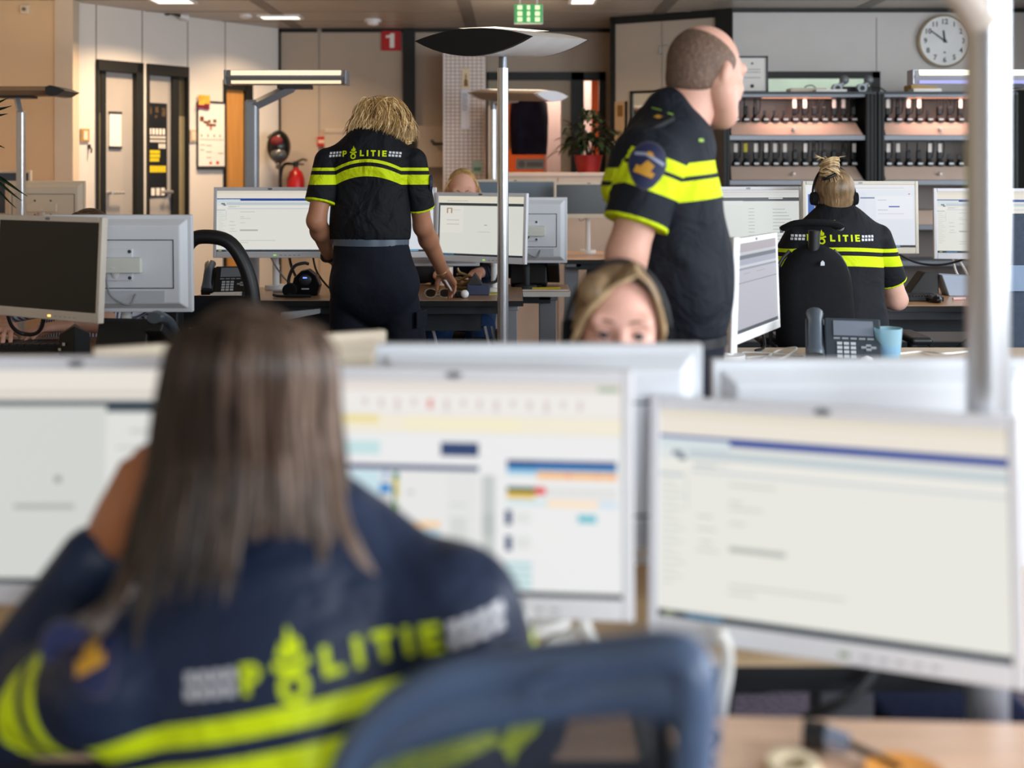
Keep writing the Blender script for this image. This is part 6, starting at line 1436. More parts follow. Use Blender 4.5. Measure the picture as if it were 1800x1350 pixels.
# ------------------------------------------------------------------ people: bodies grown from signed distance fields
def sdf_eval(prims, h, pad_=0.03):
    lo = np.array([1e9] * 3); hi = -lo
    bbs = []
    for p in prims:
        if p[0] in ('c',):
            a, b_, ra, rb = np.array(p[1], float), np.array(p[2], float), p[3], p[4]
            r = max(ra, rb); l_, h_ = np.minimum(a, b_) - r, np.maximum(a, b_) + r
        elif p[0] in ('e', '-e'):
            c, r = np.array(p[1], float), max(p[2]); l_, h_ = c - r, c + r
        else: l_ = h_ = None
        bbs.append((l_, h_))
        if p[0] in ('c', 'e'): lo = np.minimum(lo, l_); hi = np.maximum(hi, h_)
    lo -= pad_; hi += pad_
    n = np.ceil((hi - lo) / h).astype(int) + 1
    ax = [(lo[i] + h * np.arange(n[i])).astype(np.float32) for i in range(3)]
    V = np.full(n, 1.0, np.float32)
    for p, (l_, h_) in zip(prims, bbs):
        if p[0] == '-p':
            pt, nn = np.array(p[1], float), np.array(p[2], float); nn = nn / np.linalg.norm(nn)
            d = (ax[0][:, None, None] - pt[0]) * nn[0] + (ax[1][None, :, None] - pt[1]) * nn[1] + (ax[2][None, None, :] - pt[2]) * nn[2]
            V = np.maximum(V, d.astype(np.float32)); continue
        k = p[-1]; mg = k + 4 * h
        i0 = np.clip(np.floor((l_ - mg - lo) / h).astype(int), 0, n - 1); i1 = np.clip(np.ceil((h_ + mg - lo) / h).astype(int) + 1, 1, n)
        sl = tuple(slice(i0[i], i1[i]) for i in range(3))
        X_ = ax[0][sl[0]][:, None, None]; Y_ = ax[1][sl[1]][None, :, None]; Z_ = ax[2][sl[2]][None, None, :]
        if p[0] == 'c':
            a, b_, ra, rb, nrm, s_ = np.array(p[1], float), np.array(p[2], float), p[3], p[4], p[5], p[6]
            ab = b_ - a; L2 = max(1e-9, ab @ ab)
            t = np.clip(((X_ - a[0]) * ab[0] + (Y_ - a[1]) * ab[1] + (Z_ - a[2]) * ab[2]) / L2, 0, 1)
            qx = X_ - a[0] - t * ab[0]; qy = Y_ - a[1] - t * ab[1]; qz = Z_ - a[2] - t * ab[2]
            if nrm is not None:
                nn = np.array(nrm, float); nn = nn / np.linalg.norm(nn)
                q = qx * nn[0] + qy * nn[1] + qz * nn[2]
                m_ = (s_ - 1) * q; qx = qx + m_ * nn[0]; qy = qy + m_ * nn[1]; qz = qz + m_ * nn[2]
            d = np.sqrt(qx * qx + qy * qy + qz * qz) - (ra + t * (rb - ra))
        else:
            c, r = np.array(p[1], float), np.array(p[2], float); Rm = p[3]
            dx, dy, dz = X_ - c[0], Y_ - c[1], Z_ - c[2]
            if Rm is not None:
                Rm = np.array(Rm)                      # columns are the axes of the ellipsoid
                ex = dx * Rm[0, 0] + dy * Rm[1, 0] + dz * Rm[2, 0]; ey = dx * Rm[0, 1] + dy * Rm[1, 1] + dz * Rm[2, 1]; ez = dx * Rm[0, 2] + dy * Rm[1, 2] + dz * Rm[2, 2]
            else: ex, ey, ez = dx + 0 * dy + 0 * dz, dy + 0 * dx + 0 * dz, dz + 0 * dx + 0 * dy
            k0 = np.sqrt((ex / r[0]) ** 2 + (ey / r[1]) ** 2 + (ez / r[2]) ** 2)
            k1 = np.sqrt((ex / r[0] ** 2) ** 2 + (ey / r[1] ** 2) ** 2 + (ez / r[2] ** 2) ** 2) + 1e-9
            d = k0 * (k0 - 1) / k1
        A = V[sl]; d = d.astype(np.float32)
        if p[0] == '-e':
            d = -d
            hh = np.clip(0.5 - 0.5 * (A - d) / k, 0, 1) if k > 0 else (d > A)
            V[sl] = A * (1 - hh) + d * hh + (k * hh * (1 - hh) if k > 0 else 0)
        else:
            hh = np.clip(0.5 + 0.5 * (A - d) / k, 0, 1)
            V[sl] = A * (1 - hh) + d * hh - k * hh * (1 - hh)
    return V, lo, h

def nets(V, lo, h):
    neg = V < 0
    cnt = np.zeros(np.array(V.shape) - 1, np.int8)
    offs = [(i, j, k) for i in (0, 1) for j in (0, 1) for k in (0, 1)]
    sh = cnt.shape
    def sub(A, o): return A[o[0]:o[0] + sh[0], o[1]:o[1] + sh[1], o[2]:o[2] + sh[2]]
    for o in offs: cnt += sub(neg, o)
    act = (cnt > 0) & (cnt < 8)
    idx = np.full(sh, -1, np.int64); I = np.argwhere(act); idx[act] = np.arange(len(I))
    acc = np.zeros((len(I), 3)); num = np.zeros(len(I))
    vals = {o: V[I[:, 0] + o[0], I[:, 1] + o[1], I[:, 2] + o[2]] for o in offs}
    for a in offs:
        for axs in range(3):
            if a[axs] == 0:
                b_ = list(a); b_[axs] = 1; b_ = tuple(b_)
                va, vb = vals[a], vals[b_]; m_ = (va < 0) != (vb < 0)
                t = np.where(m_, va / np.where(m_, va - vb, 1), 0)
                pt = np.tile(np.array(a, float), (len(I), 1)); pt[:, axs] += t
                acc[m_] += pt[m_]; num += m_
    pts = lo + h * (I + acc / num[:, None])
    quads = []
    for axs in range(3):
        u, v = (axs + 1) % 3, (axs + 2) % 3
        s0 = [slice(None)] * 3; s1 = [slice(None)] * 3; s0[axs] = slice(0, -1); s1[axs] = slice(1, None)
        ch = neg[tuple(s0)] != neg[tuple(s1)]
        E_ = np.argwhere(ch)
        ok = (E_[:, u] > 0) & (E_[:, v] > 0) & (E_[:, u] < V.shape[u] - 1) & (E_[:, v] < V.shape[v] - 1)
        E_ = E_[ok]
        def cell(du, dv):
            C = E_.copy(); C[:, u] += du; C[:, v] += dv; return idx[C[:, 0], C[:, 1], C[:, 2]]
        q = np.stack([cell(-1, -1), cell(0, -1), cell(0, 0), cell(-1, 0)], 1)
        fl = neg[E_[:, 0], E_[:, 1], E_[:, 2]]
        q[~fl] = q[~fl][:, ::-1]
        quads.append(q)
    return pts, np.concatenate(quads)

def sdf_obj(name, layers, mat, parent, base, attrs=None, cull=None):
    """layers: [(prims, voxel)]; the meshes become one object with its origin at base"""
    vs, fs, off = [], [], 0
    for prims, h in layers:
        V, lo, h = sdf_eval(prims, h)
        p, q = nets(V, lo, h); vs.append(p); fs.append(q + off); off += len(p)
    v = np.concatenate(vs); f = np.concatenate(fs)
    global LID
    LID = np.concatenate([np.full(len(x), i) for i, x in enumerate(vs)])
    me = bpy.data.meshes.new(name)
    me.vertices.add(len(v)); me.vertices.foreach_set('co', (v - np.array(base)).astype(np.float32).ravel())
    me.loops.add(len(f) * 4); me.loops.foreach_set('vertex_index', f.astype(np.int32).ravel())
    me.polygons.add(len(f)); me.polygons.foreach_set('loop_start', np.arange(0, len(f) * 4, 4, dtype=np.int32)); me.polygons.foreach_set('loop_total', np.full(len(f), 4, np.int32))
    me.polygons.foreach_set('use_smooth', np.ones(len(f), bool))
    me.update(calc_edges=True)
    for mm in (mat if isinstance(mat, (list, tuple)) else [mat]): me.materials.append(mm)
    if attrs:
        for an, fn in attrs.items():
            a = me.attributes.new(an, 'FLOAT', 'POINT'); a.data.foreach_set('value', fn(v).astype(np.float32))
    o = bpy.data.objects.new(name, me); COL.objects.link(o)
    if parent is not None: o.parent = parent
    WM[o.name] = Matrix.Translation(Vector(base))
    if parent is None: o.location = base
    return o, v, f

def n3(v): v = np.array(v, float); return v / np.linalg.norm(v)
def V3(*a): return np.array(a, float)

def arm_prims(sh, el, wr, r=(0.052, 0.042, 0.028), k=0.02):
    sh, el, wr = map(np.array, (sh, el, wr))
    up = sh + (el - sh) * 0.45; fo = el + (wr - el) * 0.28
    return [('c', sh, up, r[0], r[0] * 0.93, None, 1, k), ('c', up, el, r[0] * 0.93, r[1], None, 1, k), ('c', el, fo, r[1] * 0.95, r[1] * 1.03, None, 1, k), ('c', fo, wr, r[1] * 1.0, r[2], None, 1, k)]
def hand_prims(wr, dirv, pn, th, curls=(30, 30, 30, 30), spread=4, size=1.0, thumb=(0.6, 0.7, 0.35)):
    wr = np.array(wr, float); d = n3(dirv); pn = n3(np.array(pn) - d * (np.array(pn) @ d)); t = n3(np.cross(d, pn)); t = t if t @ np.array(th) > 0 else -t
    s = size; out = []
    for a, b_ in ((-0.020, -0.026), (-0.004, -0.009), (0.012, 0.009), (0.016, 0.027)):
        out.append(('c', wr + t * a * s, wr + d * 0.088 * s + t * b_ * s, 0.017 * s, 0.0125 * s, None, 1, 0.012))
    out.append(('c', wr - d * 0.02 * s, wr + d * 0.03 * s, 0.026 * s, 0.028 * s, pn, 1.5, 0.015))
    kn = ((0.028, 0.092, 0.070, 0.0088), (0.009, 0.097, 0.078, 0.0090), (-0.010, 0.093, 0.072, 0.0085), (-0.028, 0.084, 0.058, 0.0075))
    for i, (tx, dy, L, r) in enumerate(kn):
        p = wr + (t * tx + d * dy) * s
        sp = math.radians((1.5 - i) * spread); dd0 = n3(d * math.cos(sp) + t * math.sin(sp)); cur = p
        for j, (fr, ac) in enumerate(((0.45, 0.4), (0.31, 0.8), (0.24, 1.05))):
            a = math.radians(curls[i] * ac); dd = dd0 * math.cos(a) + pn * math.sin(a)
            nx = cur + dd * L * fr * s
            out.append(('c', cur, nx, r * s * (1 - 0.07 * j), r * s * (0.93 - 0.09 * j), None, 1, 0.004)); cur = nx
    p = wr + (d * 0.022 + t * 0.024 + pn * 0.006) * s
    td = n3(d * thumb[0] + t * thumb[1] + pn * thumb[2]); q = p + td * 0.045 * s; td2 = n3(td + d * 0.45 + pn * 0.15); q2 = q + td2 * 0.032 * s
    out += [('c', p, q, 0.0145 * s, 0.0115 * s, None, 1, 0.012), ('c', q, q2, 0.0112 * s, 0.0085 * s, None, 1, 0.004)]
    return out
def frame_of(fwd, up=(0, 0, 1)):
    f = n3(fwd); r = n3(np.cross(f, np.array(up, float))); u = np.cross(r, f); return np.stack([r, f, u], 1)      # columns: right, forward, up
def head_prims(c, R, s=1.0, male=False, ears=True, eyes=True):
    """c is the middle of the head at eye level; R columns right, forward, up"""
    c = np.array(c, float); W = lambda x, y, z: c + R @ (np.array([x, y, z]) * s)
    o = [('e', W(0, -0.016, 0.030), (0.076 * s, 0.096 * s, 0.086 * s), R, 0.02), ('e', W(0, 0.028, -0.032), (0.063 * s, 0.064 * s, 0.088 * s), R, 0.03), ('e', W(0, 0.050, -0.096), (0.036 * s, 0.032 * s, 0.026 * s), R, 0.03)]
    for q in (-1, 1):
        o += [('e', W(q * 0.040, 0.052, -0.030), (0.026 * s, 0.026 * s, 0.024 * s), R, 0.02), ('c', W(q * 0.056, 0.0, -0.07), W(q * 0.026, 0.055, -0.10), 0.022 * s, 0.018 * s, None, 1, 0.02)]
    if male:
        for q in (-1, 1): o.append(('c', W(q * 0.055, -0.005, -0.045), W(q * 0.030, 0.045, -0.095), 0.036 * s, 0.028 * s, None, 1, 0.03))
    o += [('c', W(-0.042, 0.072, 0.024), W(0.042, 0.072, 0.024), 0.015 * s, 0.015 * s, None, 1, 0.015)]
    if eyes:
        for q in (-1, 1): o.append(('-e', W(q * 0.032, 0.098, 0.002), (0.019 * s, 0.014 * s, 0.011 * s), R, 0.012))
        for q in (-1, 1): o += [('e', W(q * 0.032, 0.073, 0.001), (0.0150 * s, 0.0150 * s, 0.0135 * s), R, 0.004), ('-e', W(q * 0.0315, 0.090, 0.0), (0.0130 * s, 0.014 * s, 0.0060 * s), R, 0.002)]
    o += [('c', W(0, 0.088, 0.006), W(0, 0.112, -0.036), 0.0085 * s, 0.0125 * s, None, 1, 0.012)]
    for q in (-1, 1): o.append(('e', W(q * 0.013, 0.098, -0.042), (0.009 * s, 0.011 * s, 0.008 * s), R, 0.008))
    o += [('c', W(-0.020, 0.086, -0.066), W(0.020, 0.086, -0.066), 0.007 * s, 0.007 * s, None, 1, 0.006), ('c', W(-0.018, 0.084, -0.077), W(0.018, 0.084, -0.077), 0.008 * s, 0.008 * s, None, 1, 0.006)]
    if ears:
        for q in (-1, 1):
            o += [('e', W(q * 0.079, -0.012, -0.010), (0.009 * s, 0.019 * s, 0.032 * s), R, 0.008), ('-e', W(q * 0.090, -0.006, -0.006), (0.006 * s, 0.010 * s, 0.018 * s), R, 0.004)]
    return o
def neck_prims(c, R, base, s=1.0, r=0.055):
    c = np.array(c, float); return [('c', c + R @ np.array([0, -0.020, -0.06]) * s, np.array(base, float), r, r * 1.1, None, 1, 0.03)]
def chain(st, fwd, k=0.05, infl=0.0):
    """torso: [(point, half width, half depth)]"""
    out = []
    for (a, w0, d0), (b_, w1, d1) in zip(st[:-1], st[1:]):
        out.append(('c', a, b_, w0 + infl, w1 + infl, fwd, (w0 + w1 + 2 * infl) / (d0 + d1 + 2 * infl), k))
    return out

def skin_mat(name, rgb, freckle=0.08):
    m = M(name, rgb, 0.48, 0, 0.4, freckle, 9, 0.04, 160)
    b = m.node_tree.nodes['Principled BSDF']
    b.inputs['Subsurface Weight'].default_value = 0.08
    b.inputs['Subsurface Radius'].default_value = (0.012, 0.005, 0.003)
    b.inputs['Subsurface Scale'].default_value = 0.6
    return m
YEL = (206, 226, 12)
def shirt_mat(name, base, bands, fold=0.35, fscale=9.0, rough=0.75, yel=YEL, sheen=0.0):
    """bands: [(lo, hi)] in 0..1 of the point attribute band"""
    if name in MATS: return MATS[name]
    m = bpy.data.materials.new(name); m.use_nodes = True; nt = m.node_tree; b = nt.nodes['Principled BSDF']
    b.inputs['Roughness'].default_value = rough; b.inputs['Specular IOR Level'].default_value = 0.25; b.inputs['Sheen Weight'].default_value = sheen
    at = nt.nodes.new('ShaderNodeAttribute'); at.attribute_name = 'band'
    r = nt.nodes.new('ShaderNodeValToRGB'); r.color_ramp.interpolation = 'CONSTANT'
    cr = r.color_ramp; cr.elements[0].position = 0; cr.elements[0].color = lin(base)
    cr.elements[1].position = 1.0; cr.elements[1].color = lin(base)
    for lo, hi in bands:
        if lo == 0:
            cr.elements[0].color = lin(yel); e = cr.elements.new(hi); e.color = lin(base); continue
        e = cr.elements.new(lo); e.color = lin(yel); e = cr.elements.new(hi); e.color = lin(base)
    nt.links.new(at.outputs['Fac'], r.inputs['Fac']); nt.links.new(r.outputs['Color'], b.inputs['Base Color'])
    tc = nt.nodes.new('ShaderNodeTexCoord'); n = nt.nodes.new('ShaderNodeTexNoise'); n.inputs['Scale'].default_value = fscale; n.inputs['Detail'].default_value = 3; n.inputs['Distortion'].default_value = 0.6
    bp = nt.nodes.new('ShaderNodeBump'); bp.inputs['Strength'].default_value = fold; bp.inputs['Distance'].default_value = 0.05
    nt.links.new(tc.outputs['Object'], n.inputs['Vector']); nt.links.new(n.outputs['Fac'], bp.inputs['Height']); nt.links.new(bp.outputs['Normal'], b.inputs['Normal'])
    MATS[name] = m; return m
def hair_mat(name, dark, mid, light, scale=(60, 60, 4), rough=0.42):
    if name in MATS: return MATS[name]
    m = bpy.data.materials.new(name); m.use_nodes = True; nt = m.node_tree; b = nt.nodes['Principled BSDF']
    b.inputs['Roughness'].default_value = rough; b.inputs['Specular IOR Level'].default_value = 0.45; b.inputs['Anisotropic'].default_value = 0.5
    at = nt.nodes.new('ShaderNodeAttribute'); at.attribute_name = 'tone'
    tc = nt.nodes.new('ShaderNodeTexCoord'); mp = nt.nodes.new('ShaderNodeMapping'); mp.inputs['Scale'].default_value = scale
    n = nt.nodes.new('ShaderNodeTexNoise'); n.inputs['Scale'].default_value = 1.0; n.inputs['Detail'].default_value = 5
    nt.links.new(tc.outputs['Object'], mp.inputs['Vector']); nt.links.new(mp.outputs['Vector'], n.inputs['Vector'])
    ad = nt.nodes.new('ShaderNodeMath'); ad.operation = 'MULTIPLY_ADD'; ad.inputs[1].default_value = 0.6
    nt.links.new(n.outputs['Fac'], ad.inputs[0])
    sc = nt.nodes.new('ShaderNodeMath'); sc.operation = 'MULTIPLY'; sc.inputs[1].default_value = 0.5
    nt.links.new(at.outputs['Fac'], sc.inputs[0]); nt.links.new(sc.outputs[0], ad.inputs[2])
    r = nt.nodes.new('ShaderNodeValToRGB'); r.color_ramp.elements[0].position = 0.28; r.color_ramp.elements[0].color = lin(dark); r.color_ramp.elements[1].position = 0.85; r.color_ramp.elements[1].color = lin(light)
    e = r.color_ramp.elements.new(0.55); e.color = lin(mid)
    nt.links.new(ad.outputs[0], r.inputs['Fac']); nt.links.new(r.outputs['Color'], b.inputs['Base Color'])
    bp = nt.nodes.new('ShaderNodeBump'); bp.inputs['Strength'].default_value = 0.5; bp.inputs['Distance'].default_value = 0.01
    nt.links.new(n.outputs['Fac'], bp.inputs['Height']); nt.links.new(bp.outputs['Normal'], b.inputs['Normal'])
    MATS[name] = m; return m
def hair_obj(name, locks, mat, parent, base, cap=None, cap_h=0.006):
    """locks: [(points, radius, tone)] tapered strands; cap: sdf prims underneath; one mesh"""
    vs, fs, tone = [], [], []
    off = 0
    n = 6
    for pts, r, tn in locks:
        pts = np.array([tuple(p) for p in pts]); N = len(pts)
        T = np.gradient(pts, axis=0); T /= np.linalg.norm(T, axis=1)[:, None] + 1e-9
        ref = np.array([0.3, 0.9, 0.1]); sd = np.cross(T, ref); sd /= np.linalg.norm(sd, axis=1)[:, None] + 1e-9; up = np.cross(sd, T)
        u = np.linspace(0, 1, N); rad = r * np.clip(np.minimum((u + 0.12) * 4, 1), 0, 1) * np.clip((1.04 - u) * 3.0, 0.05, 1)
        for k in range(n):
            a = 2 * PI * k / n
            vs.append(pts + (sd * math.cos(a) + up * math.sin(a) * 0.6) * rad[:, None])
        for i in range(N - 1):
            for k in range(n):
                k2 = (k + 1) % n
                fs.append((off + k * N + i, off + k2 * N + i, off + k2 * N + i + 1, off + k * N + i + 1))
        tone += [tn] * (N * n); off += N * n
    v = np.concatenate(vs) if vs else np.zeros((0, 3))
    f = np.array(fs, dtype=np.int64).reshape(-1, 4)
    if cap:
        V, lo, h = sdf_eval(cap, cap_h); p, q = nets(V, lo, h)
        v = np.concatenate([v, p]); f = np.concatenate([f, q + off]); tone += [0.35] * len(p)
    me = bpy.data.meshes.new(name)
    me.vertices.add(len(v)); me.vertices.foreach_set('co', (v - np.array(base)).astype(np.float32).ravel())
    me.loops.add(len(f) * 4); me.loops.foreach_set('vertex_index', f.astype(np.int32).ravel())
    me.polygons.add(len(f)); me.polygons.foreach_set('loop_start', np.arange(0, len(f) * 4, 4, dtype=np.int32)); me.polygons.foreach_set('loop_total', np.full(len(f), 4, np.int32))
    me.polygons.foreach_set('use_smooth', np.ones(len(f), bool)); me.update(calc_edges=True)
    a = me.attributes.new('tone', 'FLOAT', 'POINT'); a.data.foreach_set('value', np.array(tone, np.float32))
    me.materials.append(mat)
    o = bpy.data.objects.new(name, me); COL.objects.link(o); o.parent = parent
    WM[o.name] = Matrix.Translation(Vector(base))
    return o

# lettering on clothing -----------------------------------------------------------
def rect(x0, y0, x1, y1): return [[(x0, y0), (x1, y0), (x1, y1), (x0, y1)]]
def arc(cx, cy, r0, r1, a0, a1, n, ys=1.0):
    out = []
    for k in range(n):
        a, b_ = math.radians(a0 + (a1 - a0) * k / n), math.radians(a0 + (a1 - a0) * (k + 1) / n)
        out.append([(cx + r0 * math.cos(a), cy + ys * r0 * math.sin(a)), (cx + r1 * math.cos(a), cy + ys * r1 * math.sin(a)), (cx + r1 * math.cos(b_), cy + ys * r1 * math.sin(b_)), (cx + r0 * math.cos(b_), cy + ys * r0 * math.sin(b_))])
    return out
def glyph(ch, x):
    if ch == 'P': g = rect(0, 0, .27, 1) + rect(.27, .78, .42, 1) + rect(.27, .34, .42, .56) + arc(.42, .67, .11, .33, -90, 90, 6)
    elif ch == 'L': g = rect(0, 0, .27, 1) + rect(.27, 0, .72, .24)
    elif ch == 'I': g = rect(0, 0, .27, 1)
    elif ch == 'T': g = rect(0, .76, .82, 1) + rect(.275, 0, .545, .76)
    elif ch == 'E': g = rect(0, 0, .27, 1) + rect(.27, 0, .74, .22) + rect(.27, .39, .68, .61) + rect(.27, .78, .74, 1)
    return [[(px + x, py) for px, py in q] for q in g]
def emblem(cx):
    """flame over an open law book over a ring"""
    g = arc(cx, 0.02, .24, .48, 0, 360, 18)
    g += [[(cx - .62, .62), (cx - .08, .40), (cx - .02, .62), (cx - .50, .84)], [(cx + .62, .62), (cx + .50, .84), (cx + .02, .62), (cx + .08, .40)], [(cx - .10, .34), (cx + .10, .34), (cx + .06, .66), (cx - .06, .66)]]
    for sx, h0, w0 in ((0, 1.75, .17), (-.28, 1.35, .13), (.26, 1.42, .13)):
        base = .78
        g += [[(cx + sx * .6 - w0 * .4, base), (cx + sx * .6 + w0 * .4, base), (cx + sx + w0, base + (h0 - base) * .4), (cx + sx - w0 * .9, base + (h0 - base) * .4)],
              [(cx + sx - w0 * .9, base + (h0 - base) * .4), (cx + sx + w0, base + (h0 - base) * .4), (cx + sx + w0 * .7, base + (h0 - base) * .75), (cx + sx * .8 + w0 * .1, h0)]]
    return g
def checks(x0, flip=False):
    out = []
    for r in range(2):
        for c in range(4):
            x = x0 + .53 * c + (0.08 if r else 0)
            out += rect(x, 0.06 + .5 * r, x + .38, .06 + .5 * r + .36)
    return out
LETTERS = glyph('P', 0) + glyph('L', 3.0) + glyph('I', 4.15) + glyph('T', 4.8) + glyph('I', 6.0) + glyph('E', 6.65)
EMB = emblem(1.88)
CHK = checks(-2.25) + checks(7.65)
def decal(name, quads, target, base, origin, xd, ud, cast, H, mat, parent, arch=0.0, mid=3.7, sub=3, lift=0.0016, thick=0.0):
    """flat shapes laid on a garment: every point is cast along `cast` on to the target mesh (v, f in world space)"""
    v, f = target
    bvh = BVHTree.FromPolygons([tuple(p) for p in v], [tuple(q) for q in f.tolist()])
    vs, fs = [], []
    xd, ud, cast = Vector(xd).normalized(), Vector(ud).normalized(), Vector(cast).normalized()
    O = Vector(origin)
    for q in quads:
        b0 = len(vs); good = True; loc = []
        for j in range(sub + 1):
            for i in range(sub + 1):
                s_, t_ = i / sub, j / sub
                x = (q[0][0] * (1 - s_) + q[1][0] * s_) * (1 - t_) + (q[3][0] * (1 - s_) + q[2][0] * s_) * t_
                y = (q[0][1] * (1 - s_) + q[1][1] * s_) * (1 - t_) + (q[3][1] * (1 - s_) + q[2][1] * s_) * t_
                y -= arch * (x - mid) ** 2
                p = O + xd * ((x - mid) * H) + ud * (y * H)
                hit, nrm, _, _ = bvh.ray_cast(p - cast * 0.5, cast)
                if hit is None: good = False; break
                loc.append(tuple(hit - cast * lift))
            if not good: break
        if not good: continue
        vs += loc; w_ = sub + 1
        for j in range(sub):
            for i in range(sub): a = b0 + j * w_ + i; fs.append((a, a + 1, a + w_ + 1, a + w_))
    m = MB(); m.add(vs, fs, 0, True)
    return m.build(name, mat, parent, world=True)
YELM = M('hi vis yellow print', YEL, 0.6, 0, 0.3, 0.03)
CHKM = M('reflective white print', (206, 206, 210), 0.5, 0, 0.4, 0.05)
def police_back(parent, target, base, origin, xd, ud, cast, H, arch=0.0):
    decal('lettering', LETTERS, target, base, origin, xd, ud, cast, H, YELM, parent, arch)
    decal('emblem', EMB, target, base, origin, xd, ud, cast, H, YELM, parent, arch)
    decal('checkered_print', CHK, target, base, origin, xd, ud, cast, H, CHKM, parent, arch)
def pants_prims(pel, hw, hips, knees, ankles, r=(0.095, 0.072, 0.062), fwd=(0, 1, 0), k=0.03, waist=None):
    f_ = n3(fwd); o = [('e', np.array(pel), (hw, hw / 1.35, 0.13), np.stack([V3(f_[1], -f_[0], 0), f_, V3(0, 0, 1)], 1), 0.04)]
    if waist is not None: o.append(('c', waist[0], pel, waist[1], hw, fwd, 1.3, 0.04))
    for hp, kn, an in zip(hips, knees, ankles):
        o += [('c', hp, kn, r[0], r[1], None, 1, k), ('c', kn, an, r[1], r[2], None, 1, k)]
    return o
def shoe_prims(an, fwd):
    an = np.array(an, float); f = n3(fwd); g = V3(an[0], an[1], 0.035)
    return [('c', g - f * 0.05, g + f * 0.13, 0.038, 0.036, (0, 0, 1), 1.1, 0.02), ('c', g - f * 0.02 + V3(0, 0, 0.02), an + V3(0, 0, 0.02), 0.042, 0.045, None, 1, 0.02), ('-p', (0, 0, 0.002), (0, 0, -1))]
SHOE = M('black leather', (22, 22, 24), 0.4, 0, 0.5, 0.08)
TROU = M('dark navy trousers', (22, 27, 38), 0.8, 0, 0.25, 0.12, 12, 0.5, 11)
NAVY = (17, 19, 25)
def sleeve(s0, e0, r0, r1, cut):
    ax_ = n3(e0 - s0); en = s0 + ax_ * (np.linalg.norm(e0 - s0) * cut)
    return [('c', s0, en + ax_ * 0.03, r0, r1, None, 1, 0.02), ('-p', en, ax_)]
def cuffs(t, v, arms, lo=0.19):
    """arms: [(s0, e0, cut, reach)]: a yellow hem line at the end of each sleeve"""
    t = np.maximum(t, 0.22)
    for s0, e0, cut, ok in arms:
        ax_ = n3(e0 - s0); L = np.linalg.norm(e0 - s0) * cut; q = (v - s0) @ ax_; rad = np.linalg.norm((v - s0) - q[:, None] * ax_, axis=1)
        near = (rad < 0.11) & (LID > 0) & (q > L - 0.045)
        t = np.where(near, np.clip(0.21 - 0.20 * (q - L + 0.012) / 0.006, 0.03, 0.21), t)
    return np.clip(t, 0, 1)
def eye_obj(parent, c, R, s=1.0, iris=(70, 78, 84)):
    for q in (-1, 1):
        p = np.array(c) + R @ (np.array([q * 0.032, 0.0735, 0.001]) * s)
        m = MB(); m.sphere((0, 0, 0), 0.0128 * s, 18, 14, 0)
        # the pole of the sphere looks forward; the faces round it are iris and pupil
        for i, fc in enumerate(m.f):
            z = sum(m.v[j][2] for j in fc) / 4
            if z > 0.0128 * s * 0.965: m.m[i] = 2
            elif z > 0.0128 * s * 0.83: m.m[i] = 1
        Xm = Matrix(((R[0, 0], R[0, 2], R[0, 1], p[0]), (R[1, 0], R[1, 2], R[1, 1], p[1]), (R[2, 0], R[2, 2], R[2, 1], p[2]), (0, 0, 0, 1)))
        m.v = [tuple(Xm @ Vector(x)) for x in m.v]
        m.build('eye', [M('eye white', (226, 218, 214), 0.25), M('iris grey', iris, 0.2), M('pupil', (12, 12, 14), 0.15)], parent, world=True)
def person(label, base, skin, layers):
    o, v, f = sdf_obj('person', layers, skin, None, base)
    tag(o, label, 'person')
    return o, v, f
# ================================================================== standing blonde person (back view, leaning on the desk)
def locks_over(c, R, rx, ry, rz, roots, drop, rnd, r=0.006, flare=0.0, curl=0.0, nseg=12, tone=(0.1, 1.0), start=0.0):
    """strands that start near the crown, run down over the head ellipsoid and then hang by drop(az)"""
    out = []
    for k in range(roots):
        az = rnd.uniform(0, 2 * PI); el0 = rnd.uniform(0.5, 1.45) if start == 0 else rnd.uniform(*start)
        L = drop(az)
        if L is None: continue
        sc = rnd.uniform(0.98, 1.07); pts = []
        ph = rnd.uniform(0, 2 * PI); az2 = az + rnd.uniform(-0.25, 0.25)
        for i in range(nseg):
            u = i / (nseg - 1)
            tot = el0 + 0.25
            arcl = tot * rx
            full = arcl + L; s_ = u * full
            if s_ < arcl:
                el = el0 - s_ / rx; a_ = az + (az2 - az) * u
                p = np.array([math.cos(el) * math.sin(a_) * rx * sc, math.cos(el) * math.cos(a_) * ry * sc, math.sin(el) * rz * sc])
                last = p
            else:
                q = s_ - arcl
                p = last + np.array([math.sin(a_) * flare * q, math.cos(a_) * flare * q, -q])
            p = p + curl * u * np.array([math.sin(ph + 9 * u), math.cos(ph * 1.3 + 8 * u), 0.6 * math.sin(ph + 11 * u)])
            pts.append(np.array(c) + R @ p)
        out.append((pts, r * rnd.uniform(0.7, 1.4), rnd.uniform(*tone)))
    return out

rnd = random.Random(21)
base = (-0.59, 4.87, 0.0)
fw = V3(0.08, 1, 0)
sk = skin_mat('tanned skin', (176, 122, 92))
hc = V3(*P(672, 222, 4.93)); hR = frame_of((0.25, 0.80, -0.50))
nb = V3(*P(651, 252, 4.865))
shL, shR = V3(*P(577, 284, 4.85)), V3(*P(726, 284, 4.86))
elL, wrL = V3(*P(556, 388, 4.80)), V3(*P(580, 452, 5.02))
elR, wrR = V3(*P(743, 398, 4.95)), V3(*P(778, 477, 5.19))
tip = V3(*P(800, 511, 5.30))
chest = V3(*P(652, 300, 4.88)); mid_ = V3(*P(651, 360, 4.88)); waist_ = V3(*P(651, 415, 4.87)); hip_ = V3(*P(658, 490, 4.86))
hdR = hand_prims(wrR, tip - wrR, (-0.25, -0.35, -1), (-1, 0, 0.1), (14, 60, 74, 82), 3, 0.98, (0.75, 0.3, 0.75))
